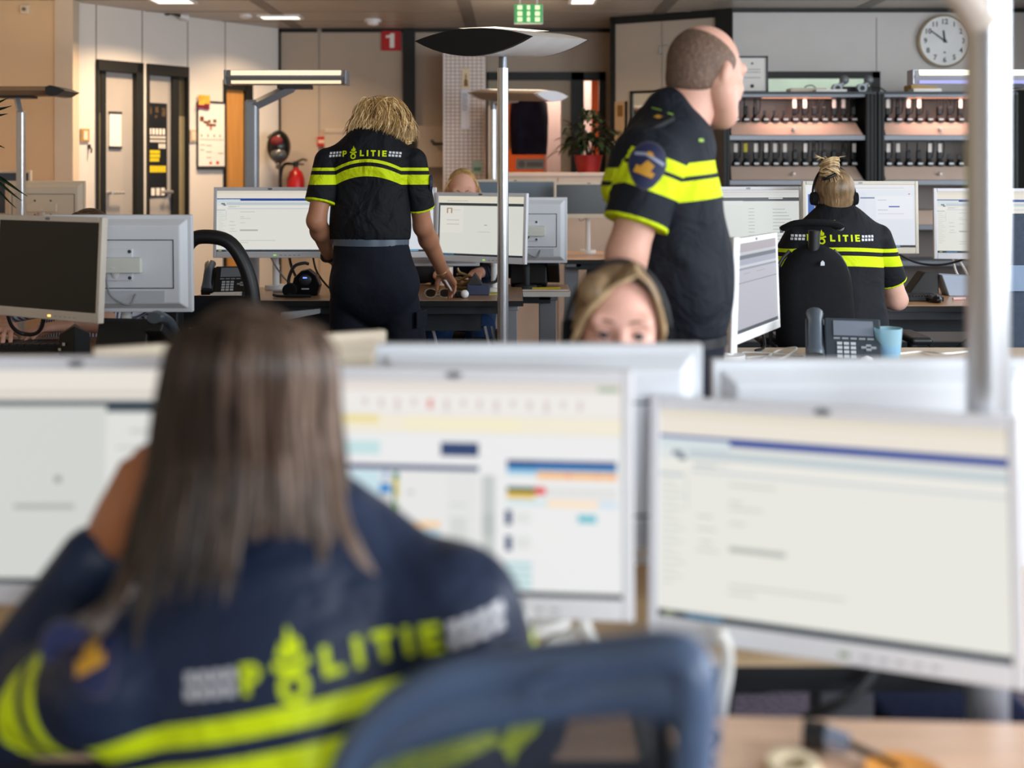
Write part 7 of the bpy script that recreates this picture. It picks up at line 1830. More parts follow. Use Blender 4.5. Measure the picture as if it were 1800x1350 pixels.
hdL = hand_prims(wrL, (0.25, 0.9, -0.35), (0, 0, -1), (1, 0, 0), (25, 30, 35, 40), 4, 0.95)
hipL, hipR = V3(*P(616, 535, 4.87)), V3(*P(701, 535, 4.87)); knL, knR = V3(*P(614, 690, 4.85)), V3(*P(714, 690, 4.87)); anL, anR = V3(*P(612, 840, 4.88)), V3(*P(716, 840, 4.90))
body = [('c', nb, chest, 0.05, 0.10, None, 1, 0.03)] + chain([(chest, 0.13, 0.08), (mid_, 0.135, 0.085), (waist_, 0.13, 0.09), (hip_, 0.15, 0.10)], fw) + neck_prims(hc, hR, nb, 1.0, 0.048)
body += arm_prims(shL, elL, wrL, (0.046, 0.040, 0.027)) + arm_prims(shR, elR, wrR, (0.046, 0.041, 0.028))
for a, b_ in ((hipL, knL), (hipR, knR)): body.append(('c', a, b_, 0.07, 0.05, None, 1, 0.03))
for a, b_ in ((knL, anL), (knR, anR)): body.append(('c', a, b_, 0.048, 0.035, None, 1, 0.03))
P4, _, _ = person('blonde person in police shirt seen from behind, leaning on a desk, pointing with pen', base, sk, [(body, 0.007), (head_prims(hc, hR), 0.0045), (hdR, 0.003), (hdL, 0.0035)])
# shirt
sl = 0.62
sh_ = chain([(V3(*P(651, 268, 4.865)), 0.115, 0.085), (V3(*P(651, 292, 4.865)), 0.163, 0.112), (mid_, 0.160, 0.122), (V3(*P(651, 400, 4.87)), 0.166, 0.128), (V3(*P(651, 424, 4.87)), 0.163, 0.125)], fw, 0.04)
sh_ += [('c', V3(*P(640, 262, 4.865)), shL, 0.055, 0.058, None, 1, 0.03), ('c', V3(*P(664, 262, 4.865)), shR, 0.055, 0.058, None, 1, 0.03), ('c', V3(*P(650, 244, 4.875)), V3(*P(650, 268, 4.87)), 0.064, 0.085, None, 1, 0.02), ('c', V3(*P(654, 238, 4.885)), V3(*P(651, 256, 4.87)), 0.060, 0.066, None, 1, 0.012)]
sh_ += [('-p', V3(*P(651, 421, 4.87)), (0, -0.05, -1))]
side4 = lambda v: np.abs(v[:, 0] - base[0]) > 0.13
def band4(v):
    x = v[:, 0] - base[0] + 0.015
    return cuffs((v[:, 2] + np.minimum(1.9 * x * x, 0.036) - 1.30) / 0.20, v, [(shL, elL, 0.70, side4), (shR, elR, 0.72, side4)])
z4 = lambda z: (z - 1.30) / 0.20
SM4 = shirt_mat('police shirt standing', NAVY, [(0.0, 0.12), (z4(1.369), z4(1.411)), (z4(1.428), z4(1.441))], 0.7)
s4, v4, f4 = sdf_obj('shirt', [(sh_, 0.006), (sleeve(shL, elL, 0.060, 0.066, 0.70), 0.005), (sleeve(shR, elR, 0.060, 0.066, 0.72), 0.005)], SM4, P4, base, {'band': band4})
police_back(s4, (v4, f4), base, P(645, 275, 4.85), (1, 0, 0), (0, 0, 1), (0, 1, 0), 0.0255, 0.006)
m = MB()
for s_ in (-1, 1):
    ctr = V3(*P(651 + s_ * 58, 262, 4.86)) ; o_ = V3(*P(651 + s_ * 74, 272, 4.86))
    Xe = Matrix.Translation(Vector((ctr + o_) / 2 + V3(0, 0, 0.012))) @ Matrix.Rotation(s_ * 0.45, 4, 'Y')
    m.box((-0.065, -0.026, -0.006), (0.065, 0.026, 0.008), X=Xe)
m.build('epaulette', M('black epaulette cloth', (18, 20, 24), 0.8), s4, world=True, bevel=0.003)
m = MB(); m.tube([(P(651 + 38 * math.sin(a), 0, 4.87).x, 4.865 - 0.072 * math.cos(a) - 0.004, Zp(240 + 11 * (1 - math.cos(a)) * 0.0 + 10 * abs(math.sin(a)) ** 1.5, 4.87)) for a in [-1.5 + 3.0 * k / 16 for k in range(17)]], 0.0022, 6); m.build('collar_piping', M('olive yellow piping', (170, 176, 80), 0.6), s4, world=True)
# badge on the right sleeve
m = MB(); Xb = Matrix.Translation(Vector(shR + (elR - shR) * 0.33 + V3(0.060, -0.01, 0))) @ Matrix.Rotation(PI / 2 + 0.3, 4, 'Z'); m.prism([(0.028 * math.cos(a), 0.036 * math.sin(a)) for a in [2 * PI * k / 16 for k in range(16)]], -0.006, 0.006, X=Xb); m.build('sleeve_badge', M('navy badge', (40, 46, 74), 0.6), s4, world=True)
# trousers, belt, shoes
tr_ = pants_prims(hip_ + V3(0, 0, -0.02), 0.185, (hipL, hipR), (knL, knR), (anL, anR), (0.090, 0.076, 0.066), fw, 0.008, (V3(*P(651, 424, 4.87)), 0.158))
tr_ += [('e', V3(*P(625, 505, 4.80)), (0.09, 0.07, 0.10), None, 0.04), ('e', V3(*P(690, 505, 4.80)), (0.09, 0.07, 0.10), None, 0.04), ('c', V3(*P(738, 560, 4.88)), V3(*P(742, 600, 4.88)), 0.04, 0.045, (1, 0, 0), 2.5, 0.015), ('-p', V3(*P(651, 427, 4.87)), (0, 0, 1)), ('-p', (0, 0, 0.03), (0, 0, -1))]
t4, _, _ = sdf_obj('trousers', [(tr_, 0.008)], TROU, P4, base)
m = MB(); m.prism([(-0.05, 0), (0.05, 0), (0.05, 0.07), (-0.05, 0.07)], -0.005, 0.005, X=Matrix.Translation(P(741, 575, 4.84)) @ Matrix.Rotation(1.2, 4, 'Z')); m.build('leg_pocket', TROU, t4, world=True, bevel=0.004)
bel = []
m = MB()
vs = []; 
for k in range(28):
    a = 2 * PI * k / 28
    vs += [(P(651, 0, 4.87).x + 0.166 * math.cos(a), 4.87 + 0.130 * math.sin(a), Zp(430, 4.87)), (P(651, 0, 4.87).x + 0.166 * math.cos(a), 4.87 + 0.130 * math.sin(a), Zp(416, 4.87))]
m.add(vs, [(2 * k, 2 * ((k + 1) % 28), 2 * ((k + 1) % 28) + 1, 2 * k + 1) for k in range(28)], 0, True); m.build('belt', M('grey blue belt', (86, 98, 112), 0.3, 0.1), P4, world=True)
for an, f_ in ((anL, (-0.1, 1, 0)), (anR, (0.15, 1, 0))): sdf_obj('shoe', [(shoe_prims(an, f_), 0.007)], SHOE, P4, base)
# hair
HM4 = hair_mat('ash blonde hair', (104, 76, 42), (204, 164, 104), (244, 216, 164), (40, 40, 10), 0.5)
hcx = hc + hR @ V3(0, -0.012, 0.028)
cap4 = [('e', hcx, (0.102, 0.116, 0.098), hR, 0.02), ('e', V3(*P(630, 222, 4.92)), (0.038, 0.05, 0.05), None, 0.03), ('e', V3(*P(702, 226, 4.93)), (0.05, 0.06, 0.06), None, 0.03)]
lk = []
def strand_w(p0, p1, p2, p3, n=12, curl=0.0, ph=0.0):
    pts = [(1 - t) ** 3 * p0 + 3 * t * (1 - t) ** 2 * p1 + 3 * t * t * (1 - t) * p2 + t ** 3 * p3 for t in np.linspace(0, 1, n)]
    return [p + curl * t * V3(math.sin(ph + 8 * t), math.cos(ph + 7 * t), 0.5 * math.sin(ph + 9 * t)) for p, t in zip(pts, np.linspace(0, 1, n))]
for k in range(1500):
    a = rnd.uniform(-1.3, 1.3) if rnd.random() < 0.78 else rnd.uniform(-2.6, 2.6)
    cr = V3(*P(668 + rnd.uniform(-24, 24), 175 + rnd.uniform(-5, 26), 4.93 + rnd.uniform(-0.07, 0.04)))
    rad = rnd.uniform(0.82, 1.08); sn = math.sin(a)
    bx = 668 + (64 if sn > 0 else 56) * sn * rad; dpt = 4.93 - 0.13 * math.cos(a) * rad
    pm = V3(*P(bx + rnd.uniform(-3, 3), 208 + rnd.uniform(-10, 14), dpt))
    yend = 226 + rnd.uniform(-14, 8) + 18 * abs(sn) ** 0.7
    pe = V3(*P(668 + (60 + rnd.uniform(-16, 6)) * sn * (1.05 if sn > 0 else 0.98), yend, dpt + 0.02 + rnd.uniform(-.02, .02)))
    p1 = (cr + pm) / 2 + V3(rnd.uniform(-.012, .012), -0.02, 0.035 + rnd.uniform(-.008, .012))
    lk.append((strand_w(cr, p1, pm, pe, 16, rnd.uniform(0.004, 0.016), rnd.uniform(0, 6)), rnd.uniform(0.0013, 0.0031), rnd.uniform(0, 1.15) * (0.55 + 0.45 * min(1, (abs(sn) + 0.35)))))
for k in range(10):
    p0 = V3(*P(700 + rnd.uniform(-10, 15), 240 + rnd.uniform(-5, 5), 4.88))
    lk.append((strand_w(p0, p0 + V3(0.01, -0.01, -0.02), p0 + V3(0.03, -0.01, -0.03), p0 + V3(0.03 + rnd.uniform(-.02, .02), 0, -0.01), 9, 0.01, rnd.uniform(0, 6)), 0.003, rnd.uniform(0.4, 1)))
for k in range(8):
    p0 = V3(*P(630 + rnd.uniform(-14, 14), 232, 4.84)); lk.append((strand_w(p0, p0 + V3(-0.005, -0.02, -0.02), p0 + V3(0.02, -0.025, -0.03), p0 + V3(0.03 + rnd.uniform(-.02, .02), -0.02, -0.02), 9, 0.008, rnd.uniform(0, 6)), 0.003, rnd.uniform(0.3, 1)))
hair_obj('hair', lk, HM4, P4, base, cap4)
m = MB(); m.tube([tuple(wrR + n3(tip - wrR) * 0.075 + V3(0.004, -0.02, 0.012)), tuple(V3(*P(786, 497, 5.24)))], 0.003)
pen = MB(); pen.tube([P(782, 492, 5.20), P(797, 516, 5.27)], [0.0058, 0.0045], 10)
solo(pen, 'pen', M('white gloss', (236, 236, 236), 0.3), P(798, 517, 5.31), 'white pen held in the pointing hand of the blonde person', 'pen')
m = MB(); m.tube([tuple(V3(*wrR) + 0.033 * (math.cos(a) * V3(0.9, -0.2, 0.35) + math.sin(a) * V3(0.1, 0.9, 0.35))) for a in [2 * PI * k / 20 for k in range(20)]], 0.0025, 6, closed=True); m.build('bracelet', M('pale gold', (206, 176, 120), 0.3, 0.6), P4, world=True)
m = MB(); wl = wrL + (elL - wrL) * 0.08; m.tube([tuple(wl + 0.033 * (math.cos(a) * V3(1, 0, 0.2) + math.sin(a) * V3(0, 0.4, 0.9))) for a in [2 * PI * k / 20 for k in range(20)]], 0.006, 6, closed=True); m.build('wristband', BLACKP, P4, world=True)

# ================================================================== walking bald person
base = (0.40, 2.97, 0.0)
fw = V3(1, 0.05, 0)
sk3 = skin_mat('ruddy skin', (206, 158, 138), 0.10)
hc = V3(*P(1243, 130, 2.98)); hR = frame_of((0.80, 0.58, -0.16))
nb = V3(*P(1190, 225, 2.95))
sR, eR, wR = V3(*P(1150, 282, 2.80)), V3(*P(1102, 445, 2.76)), V3(*P(1085, 610, 2.80))
sL, eL, wL = V3(*P(1195, 275, 3.12)), V3(*P(1180, 430, 3.20)), V3(*P(1190, 560, 3.20))
ch = V3(*P(1178, 315, 2.97)); be = V3(*P(1196, 470, 2.97)); wa = V3(*P(1190, 575, 2.97)); hp = V3(*P(1180, 640, 2.97))
hipR, hipL = V3(0.385, 2.88, 0.88), V3(0.40, 3.06, 0.88); knR, knL = V3(0.32, 2.87, 0.48), V3(0.55, 3.06, 0.50); anR, anL = V3(0.12, 2.87, 0.13), V3(0.56, 3.06, 0.08)
body = chain([(V3(*P(1185, 262, 2.96)), 0.10, 0.08), (ch, 0.15, 0.11), (be, 0.14, 0.11), (hp, 0.13, 0.10)], fw) + [('c', hc + hR @ V3(0, -0.025, -0.05), nb, 0.060, 0.070, None, 1, 0.03), ('c', hc + hR @ V3(0, -0.03, 0.0), nb, 0.062, 0.07, None, 1, 0.03)]
body += arm_prims(sR, eR, wR, (0.056, 0.050, 0.034)) + arm_prims(sL, eL, wL, (0.056, 0.048, 0.033))
for a, b_ in ((hipL, knL), (hipR, knR)): body.append(('c', a, b_, 0.075, 0.055, None, 1, 0.03))
for a, b_ in ((knL, anL), (knR, anR)): body.append(('c', a, b_, 0.052, 0.038, None, 1, 0.03))
hands3 = hand_prims(wR, (0.05, 0.02, -1), (0.6, 0.8, 0), (1, 0, 0), (25, 30, 34, 38), 3, 1.08); hands3b = hand_prims(wL, (0.35, -0.1, -1), (-0.2, -1, 0), (1, 0, 0), (25, 30, 34, 38), 3, 1.08)
P3, v3b, _ = person('bald person in black and yellow police shirt walking past with the head turned away', base, sk3, [(body, 0.007), (head_prims(hc, hR, 1.06, True), 0.004), (hands3, 0.0035), (hands3b, 0.0035)])
# cropped hair: a thin cap over the back of the skull
cap3 = [('e', hc + hR @ (V3(0, -0.020, 0.024) * 1.06), (0.0830, 0.1035, 0.0945), hR, 0.01), ('e', hc + hR @ V3(0, -0.05, -0.03), (0.068, 0.070, 0.060), hR, 0.02), ('-p', hc + hR @ V3(0, 0.072, 0.05), hR @ V3(0, 0.9, 0.3)), ('-p', hc + hR @ V3(0, 0, -0.048), hR @ V3(0, 0.35, -1)), ('-p', hc + hR @ V3(0, 0.008, -0.02), hR @ V3(0, 1, -0.55))]
hair_obj('hair', [], hair_mat('cropped brown grey hair', (84, 66, 54), (112, 88, 72), (140, 112, 94), (90, 90, 90), 0.7), P3, base, cap3, 0.005)
sh_ = chain([(V3(*P(1185, 258, 2.96)), 0.12, 0.10), (V3(*P(1168, 295, 2.97)), 0.18, 0.118), (V3(*P(1174, 380, 2.97)), 0.185, 0.132), (V3(*P(1184, 470, 2.97)), 0.185, 0.138), (V3(*P(1194, 530, 2.97)), 0.17, 0.122), (V3(*P(1196, 572, 2.97)), 0.155, 0.100)], fw, 0.05)
sh_ += [('e', V3(*P(1214, 478, 2.97)), (0.098, 0.14, 0.16), None, 0.05),
        ('c', V3(*P(1180, 245, 2.92)), sR, 0.065, 0.074, None, 1, 0.04), ('c', V3(*P(1195, 245, 3.02)), sL, 0.065, 0.07, None, 1, 0.04),
        ('c', sR, sR + (eR - sR) * 0.25, 0.076, 0.078, None, 1, 0.02), ('c', V3(*P(1120, 270, 2.84)), V3(*P(1098, 330, 2.84)), 0.06, 0.06, None, 1, 0.05),
        ('c', V3(*P(1178, 200, 2.935)), V3(*P(1192, 248, 2.95)), 0.070, 0.09, None, 1, 0.015), ('c', V3(*P(1200, 228, 2.96)), V3(*P(1228, 262, 2.97)), 0.062, 0.045, None, 1, 0.02)]
axR = n3(eR - sR)
sh_ += [('-p', V3(0, 0, Zp(583, 2.97)), (0, 0, -1))]
def band3(v):
    X_, Y_, Z_ = v[:, 0], v[:, 1], v[:, 2]
    px = 900 + X_ / Y_ * F
    q = (v - sR) @ axR; L = np.linalg.norm(eR - sR); rad = np.linalg.norm((v - sR) - q[:, None] * axR, axis=1)
    slv = (LID == 1) | ((rad < 0.083) & (Y_ < 2.90) & (q > -0.02))
    # chevron: lowest at the front edge of the sleeve, rising again over the chest
    u = np.where(slv, Z_ + 0.36 * (X_ - 0.27) + 0.035 * np.clip((0.27 - X_) / 0.06, 0, 1), Z_ - 0.10 * np.clip(X_ - 0.42, -0.1, 0.3) + 0.050)
    t = (u - 1.28) / 0.25
    return cuffs(t, v, [(sR, eR, 0.70, lambda v: v[:, 1] < 2.90)])
z3 = lambda z: (z - 1.28) / 0.25
SM3 = shirt_mat('police shirt walking', (20, 25, 34), [(0.0, 0.12), (z3(1.368), z3(1.418)), (z3(1.430), z3(1.462))], 0.6)
s3, v3, f3 = sdf_obj('shirt', [(sh_, 0.0065), (sleeve(sR, eR, 0.076, 0.082, 0.70), 0.0055), (sleeve(sL, eL, 0.07, 0.075, 0.6), 0.007)], SM3, P3, base, {'band': band3})
# badge, epaulette, collar piping
m = MB(); bc = P(1138, 293, 2.72)
bp_ = []
Xb = Matrix.Translation(bc) @ Matrix.Rotation(0.12, 4, 'Y')
shield = [(0.058 * math.sin(a) * (1 if math.cos(a) > -0.2 else 0.88), 0.062 * math.cos(a) + 0.003) for a in [2 * PI * k / 22 for k in range(22)]]
def cast_on(target, poly, origin, xd, ud, cast, lift):
    bvh = BVHTree.FromPolygons([tuple(p) for p in target[0]], [tuple(q) for q in target[1].tolist()])
    out = []
    for x, y in poly:
        p = Vector(origin) + Vector(xd) * x + Vector(ud) * y
        hit, _, _, _ = bvh.ray_cast(p - Vector(cast) * 0.4, Vector(cast)); out.append((hit if hit and (hit - p).length < 0.08 else p) - Vector(cast) * lift)
    return out
def badge(parent, target, origin, xd, ud, cast, w_, h_):
    def disc(name, fn, mat, lift, rings=5):
        n = 22; vs = []
        for r in range(1, rings + 1):
            vs += cast_on(target, [(fn(2 * PI * k / n)[0] * r / rings, fn(2 * PI * k / n)[1] * r / rings) for k in range(n)], origin, xd, ud, cast, lift)
        vs += cast_on(target, [(0, 0)], origin, xd, ud, cast, lift)
        fs = [(i * n + k, i * n + (k + 1) % n, (i + 1) * n + (k + 1) % n, (i + 1) * n + k) for i in range(rings - 1) for k in range(n)] + [(n * rings, k, (k + 1) % n) for k in range(n)]
        m = MB(); m.add(vs, fs, 0, True); return m.build(name, mat, parent, world=True)
    sh = lambda s_: (lambda a: (w_ * s_ * math.sin(a) * (1 - 0.25 * max(0, -math.cos(a))), h_ * s_ * math.cos(a)))
    disc('badge_rim', sh(1.0), M('badge grey rim', (66, 64, 76), 0.6), 0.0022)
    disc('badge_field', sh(0.92), M('badge navy', (32, 38, 74), 0.6), 0.0036)
    pts = decal('badge_scroll', [[(-.75, .42), (-.2, .50), (-.2, .66), (-.75, .58)], [(-.2, .50), (.8, .12), (.85, .30), (-.2, .66)]], target, None, origin, xd, ud, cast, w_, M('badge pale scroll', (150, 158, 182), 0.5), parent, 0, 0, 3, 0.005)
    decal('badge_flame', [[(-.65, -.45), (.35, -.62), (.45, -.35), (-.55, -.05)], [(-.35, -.1), (.2, -.3), (.35, .05), (-.05, .28)], [(-.2, .55), (.25, .5), (.1, .72), (-.1, .74)]], target, None, origin, xd, ud, cast, w_, M('badge gold', (206, 150, 50), 0.5), parent, 0, 0, 3, 0.0055)
badge(s3, (v3, f3), P(1138, 291, 2.72), (0.97, 0, -0.22), (0.22, 0, 0.97), (0, 1, 0), 0.046, 0.060)
ep0, ep1 = V3(*P(1175, 228, 2.87)), V3(*P(1112, 262, 2.80))
m = MB(); ax_ = Vector(ep1 - ep0); Xe = Matrix.Translation(Vector((ep0 + ep1) / 2) + Vector((0.0, -0.02, 0.03))) @ ax_.to_track_quat('X', 'Z').to_matrix().to_4x4(); m.box((-0.055, -0.03, -0.005), (0.055, 0.03, 0.007), X=Xe); ep = m.build('epaulette', M('black epaulette cloth'), s3, world=True, bevel=0.003)
decal('rank_mark', [[(0.0, -0.5), (1.0, 0), (0.0, 0.5), (-1.0, 0)]], (v3, f3), None, P(1170, 200, 2.7), (1, 0, 0), (0, 0, 1), (0, 1, 0), 0.011, M('gold thread', (206, 150, 50), 0.5), s3, 0, 0, 2, 0.004)
decal('collar_piping', [[(-3.2, -.1), (-1.0, -.1), (-1.0, .14), (-3.2, .14)], [(-1.0, -.1), (.6, -.7), (.6, -.45), (-1.0, .14)], [(1.6, -1.3), (2.6, -1.6), (2.6, -1.3), (1.6, -1.0)]], (v3, f3), None, P(1172, 182, 2.7), (1, 0, 0), (0, 0, 1), (0, 1, 0), 0.0135, M('lime piping', (140, 176, 70), 0.6), s3, 0, 0, 4, 0.003)
decal('checkered_print', [[(-.5, -.5), (.5, -.4), (.5, .4), (-.5, .5)], [(-.9, -2.0), (.1, -1.8), (.1, -1.0), (-.9, -1.1)]], (v3, f3), None, P(1094, 236, 2.75), (1, 0, 0), (0, 0, 1), (0, 1, 0), 0.013, CHKM, s3, 0, 0, 3, 0.003)
decal('button', [[(-1, -.5), (1, -.5), (.8, .5), (-.8, .5)]], (v3, f3), None, P(1236, 246, 2.8), (1, 0, 0), (0, 0, 1), (0, 1, 0), 0.008, M('lime piping', (140, 176, 70), 0.6), s3, 0, 0, 2, 0.003)
tr_ = pants_prims(hp + V3(0, 0, 0.0), 0.155, (hipL, hipR), (knL, knR), (anL, anR), (0.095, 0.078, 0.062), fw, 0.03, (V3(*P(1196, 584, 2.97)), 0.15)) + [('-p', V3(0, 0, Zp(578, 2.97)), (0, 0, 1)), ('-p', (0, 0, 0.03), (0, 0, -1))]
sdf_obj('trousers', [(tr_, 0.009)], TROU, P3, base)
m = MB(); vs = []
for k in range(28):
    a = 2 * PI * k / 28; vs += [(Xp(1196, 2.97) + 0.120 * math.cos(a), 2.97 + 0.155 * math.sin(a), z_) for z_ in (Zp(600, 2.97), Zp(583, 2.97))]
m.add(vs, [(2 * k, 2 * ((k + 1) % 28), 2 * ((k + 1) % 28) + 1, 2 * k + 1) for k in range(28)], 0, True); m.build('belt', M('black belt', (24, 26, 30), 0.4), P3, world=True)
for an, f_ in ((anL, (1, 0, 0)), (anR, (1, 0, 0))): sdf_obj('shoe', [(shoe_prims((an[0], an[1], 0.08), f_), 0.008)], SHOE, P3, base)

# ================================================================== seated person with a hair bun (back view, headset)
base = (1.34, 4.74, 0.0)
fw = V3(0, 1, 0)
sk5 = skin_mat('fair skin', (226, 178, 158))
hc = V3(*P(1465, 345, 4.76)); hR = frame_of((-0.05, 0.97, -0.20))
nb = V3(*P(1462, 392, 4.73))
sL, sR = V3(*P(1402, 418, 4.74)), V3(*P(1543, 418, 4.74))
eL, wL = V3(1.10, 4.84, 0.88), V3(1.20, 5.09, 0.85)
eR, wR = V3(*P(1577, 527, 4.83)), V3(1.50, 5.08, 0.85)
ch = V3(*P(1478, 440, 4.74)); md = V3(*P(1482, 500, 4.72)); pe = V3(1.36, 4.70, 0.62)
kL, kR = V3(1.24, 5.12, 0.52), V3(1.50, 5.12, 0.52); aL, aR = V3(1.24, 5.02, 0.09), V3(1.50, 5.05, 0.09)
hL5, hR5 = V3(1.28, 4.74, 0.58), V3(1.44, 4.74, 0.58)
body = chain([(V3(*P(1470, 405, 4.74)), 0.10, 0.07), (ch, 0.13, 0.09), (md, 0.12, 0.09), (pe, 0.13, 0.10)], fw) + neck_prims(hc, hR, nb, 0.95, 0.050)
body += arm_prims(sL, eL, wL, (0.046, 0.040, 0.027)) + arm_prims(sR, eR, wR, (0.048, 0.043, 0.027))
for a, b_ in ((hL5, kL), (hR5, kR)): body.append(('c', a, b_, 0.07, 0.055, None, 1, 0.03))
for a, b_ in ((kL, aL), (kR, aR)): body.append(('c', a, b_, 0.05, 0.036, None, 1, 0.03))
hands5 = hand_prims(wR, (-0.25, 0.95, -0.08), (0, 0, -1), (-1, 0, 0), (16, 18, 20, 22), 4, 0.95) + hand_prims(wL, (0.25, 0.95, -0.08), (0, 0, -1), (1, 0, 0), (16, 18, 20, 22), 4, 0.95)
P5, v5b, f5b = person('seated person with a blonde hair bun, headset and tattooed arm, seen from behind', base, sk5, [(body, 0.007), (head_prims(hc, hR, 0.95), 0.0045), (hands5, 0.0032)])
sh_ = chain([(V3(*P(1468, 402, 4.73)), 0.11, 0.085), (V3(*P(1474, 428, 4.73)), 0.165, 0.112), (V3(*P(1480, 480, 4.73)), 0.162, 0.122), (V3(*P(1482, 530, 4.72)), 0.158, 0.13), (V3(*P(1483, 575, 4.71)), 0.175, 0.14), (pe, 0.18, 0.14)], fw, 0.04)
sh_ += [('c', V3(*P(1452, 396, 4.73)), sL, 0.055, 0.058, None, 1, 0.03), ('c', V3(*P(1482, 396, 4.73)), sR, 0.055, 0.058, None, 1, 0.03), ('c', V3(*P(1463, 372, 4.735)), V3(*P(1465, 398, 4.73)), 0.062, 0.080, None, 1, 0.015),
        ('-p', V3(0, 0, 0.585), (0, 0, -1))]
def band5(v):
    x = v[:, 0] - 1.345
    u = v[:, 2] + np.minimum(0.35 * x * x, 0.012)
    t = (u - 0.95) / 0.20
    return cuffs(t, v, [(sL, eL, 0.70, side5), (sR, eR, 0.70, side5)])
side5 = lambda v: np.abs(v[:, 0] - 1.345) > 0.14
z5 = lambda z: (z - 0.95) / 0.20
SM5 = shirt_mat('police shirt seated', (18, 20, 26), [(0.0, 0.12), (z5(1.006), z5(1.049)), (z5(1.066), z5(1.082))], 0.3)
s5, v5, f5 = sdf_obj('shirt', [(sh_, 0.006), (sleeve(sL, eL, 0.058, 0.066, 0.70), 0.005), (sleeve(sR, eR, 0.058, 0.066, 0.70), 0.005)], SM5, P5, base, {'band': band5})
police_back(s5, (v5, f5), base, P(1470, 425, 4.6), (1, 0, 0), (0, 0, 1), (0, 1, 0), 0.0272, 0.0)
m = MB()
for s_, c0 in ((1, V3(*P(1532, 398, 4.73))), (-1, V3(*P(1412, 398, 4.73)))):
    m.box((-0.055, -0.026, -0.006), (0.055, 0.026, 0.008), X=Matrix.Translation(Vector(c0 + V3(0, 0, 0.005))) @ Matrix.Rotation(s_ * 0.5, 4, 'Y'))
m.build('epaulette', M('black epaulette cloth'), s5, world=True, bevel=0.003)
m = MB(); m.tube([(Xp(1463, 4.73) + 0.088 * math.sin(a), 4.73 - 0.090 * math.cos(a), Zp(386, 4.7) - 0.012 * abs(math.sin(a)) ** 2) for a in [-1.4 + 2.8 * k / 16 for k in range(17)]], 0.0022, 6); m.build('collar_piping', M('lime piping'), s5, world=True)
tr_ = pants_prims(pe + V3(0, 0, 0.0), 0.165, (hL5, hR5), (kL, kR), (aL, aR), (0.088, 0.072, 0.06), fw, 0.03) + [('-p', (0, 0, 0.03), (0, 0, -1)), ('-p', (0, 0, 0.502), (0, -0.2, -1))][:1]
sdf_obj('trousers', [(tr_, 0.009)], TROU, P5, base)
for an in (aL, aR): sdf_obj('shoe', [(shoe_prims((an[0], an[1], 0.08), (0, 1, 0)), 0.008)], SHOE, P5, base)
decal('tattoo', [[(-.6, -.9), (.2, -1.1), (.4, -.6), (-.2, -.5)], [(-.7, -.3), (-.2, -.5), (.5, .1), (-.3, .3)], [(-.6, .5), (.5, .2), (.6, .8), (0, 1.1)], [(.3, -.2), (.7, -.1), (.6, .3), (.4, .2)]], (v5b, f5b), None, P(1570, 516, 4.6), (1, 0, 0), (0, 0, 1), (0, 1, 0), 0.019, M('tattoo ink', (110, 100, 104), 0.6), P5, 0, 0, 3, 0.001)
HM5 = hair_mat('dark blonde hair', (70, 54, 38), (140, 112, 78), (216, 186, 136), (50, 50, 12), 0.42)
rnd = random.Random(5)
bun = V3(*P(1458, 296, 4.69)); lk = []
cap5 = [('e', hc + hR @ V3(0, -0.018, 0.028), (0.080, 0.098, 0.088), hR, 0.01), ('e', hc + hR @ V3(0, -0.055, -0.03), (0.056, 0.032, 0.05), hR, 0.02), ('e', bun, (0.036, 0.034, 0.032), None, 0.01), ('-p', hc + hR @ V3(0, 0.06, 0.02), hR @ V3(0, 1, 0.2)), ('-p', hc + hR @ V3(0, 0.0, -0.066), hR @ V3(0, 0.1, -1))]
for k in range(420):
    a = rnd.uniform(-2.3, 2.3); lo_ = rnd.uniform(-0.085, -0.05) + 0.03 * abs(a) / 2.3
    p0 = hc + hR @ V3(0.055 * math.sin(a), -0.022 - 0.044 * math.cos(a), lo_); pm = hc + hR @ V3(0.088 * math.sin(a), -0.02 - 0.106 * math.cos(a), 0.0); p2 = hc + hR @ V3(0.062 * math.sin(a), -0.03 - 0.085 * math.cos(a), 0.105)
    lk.append((strand_w(p0, pm, p2, bun + V3(rnd.uniform(-.02, .02), rnd.uniform(-.015, .012), -0.03), 13, 0.003, rnd.uniform(0, 6)), rnd.uniform(0.0016, 0.0034), rnd.uniform(0, 1) * (1.15 if a > 0.5 else 0.8)))
for k in range(90):                                        # the coiled bun
    t0 = rnd.uniform(0, 2 * PI); r0 = rnd.uniform(0.012, 0.040); z0 = rnd.uniform(-0.026, 0.034) * (1 - 0.3 * r0 / 0.04); q = rnd.uniform(0.2, 0.6)
    lk.append(([bun + V3(r0 * math.cos(t0 + 0.3 * i), 0.9 * r0 * math.sin(t0 + 0.3 * i), z0 + q * r0 * math.sin(t0 * 2 + 0.3 * i)) for i in range(14)], rnd.uniform(0.003, 0.0062), rnd.uniform(0.5, 1.2)))
for k in range(14):
    t0 = rnd.uniform(0, 2 * PI); p0 = bun + V3(0.02 * math.cos(t0), 0, 0.03); lk.append((strand_w(p0, p0 + V3(0.01 * math.cos(t0), 0, 0.015), p0 + V3(0.03 * math.cos(t0), 0, 0.02), p0 + V3(0.05 * math.cos(t0), 0, rnd.uniform(0, 0.03)), 8), 0.0012, 1.0))
hair_obj('hair', lk, HM5, P5, base, cap5)
m = MB(); m.tube([tuple(bun + V3(0.027 * math.cos(a), 0.026 * math.sin(a) - 0.006, -0.033 + 0.012 * math.cos(a))) for a in [2 * PI * k / 20 for k in range(20)]], 0.0055, 8, closed=True); m.build('hair_tie', BLACKP, P5, world=True)
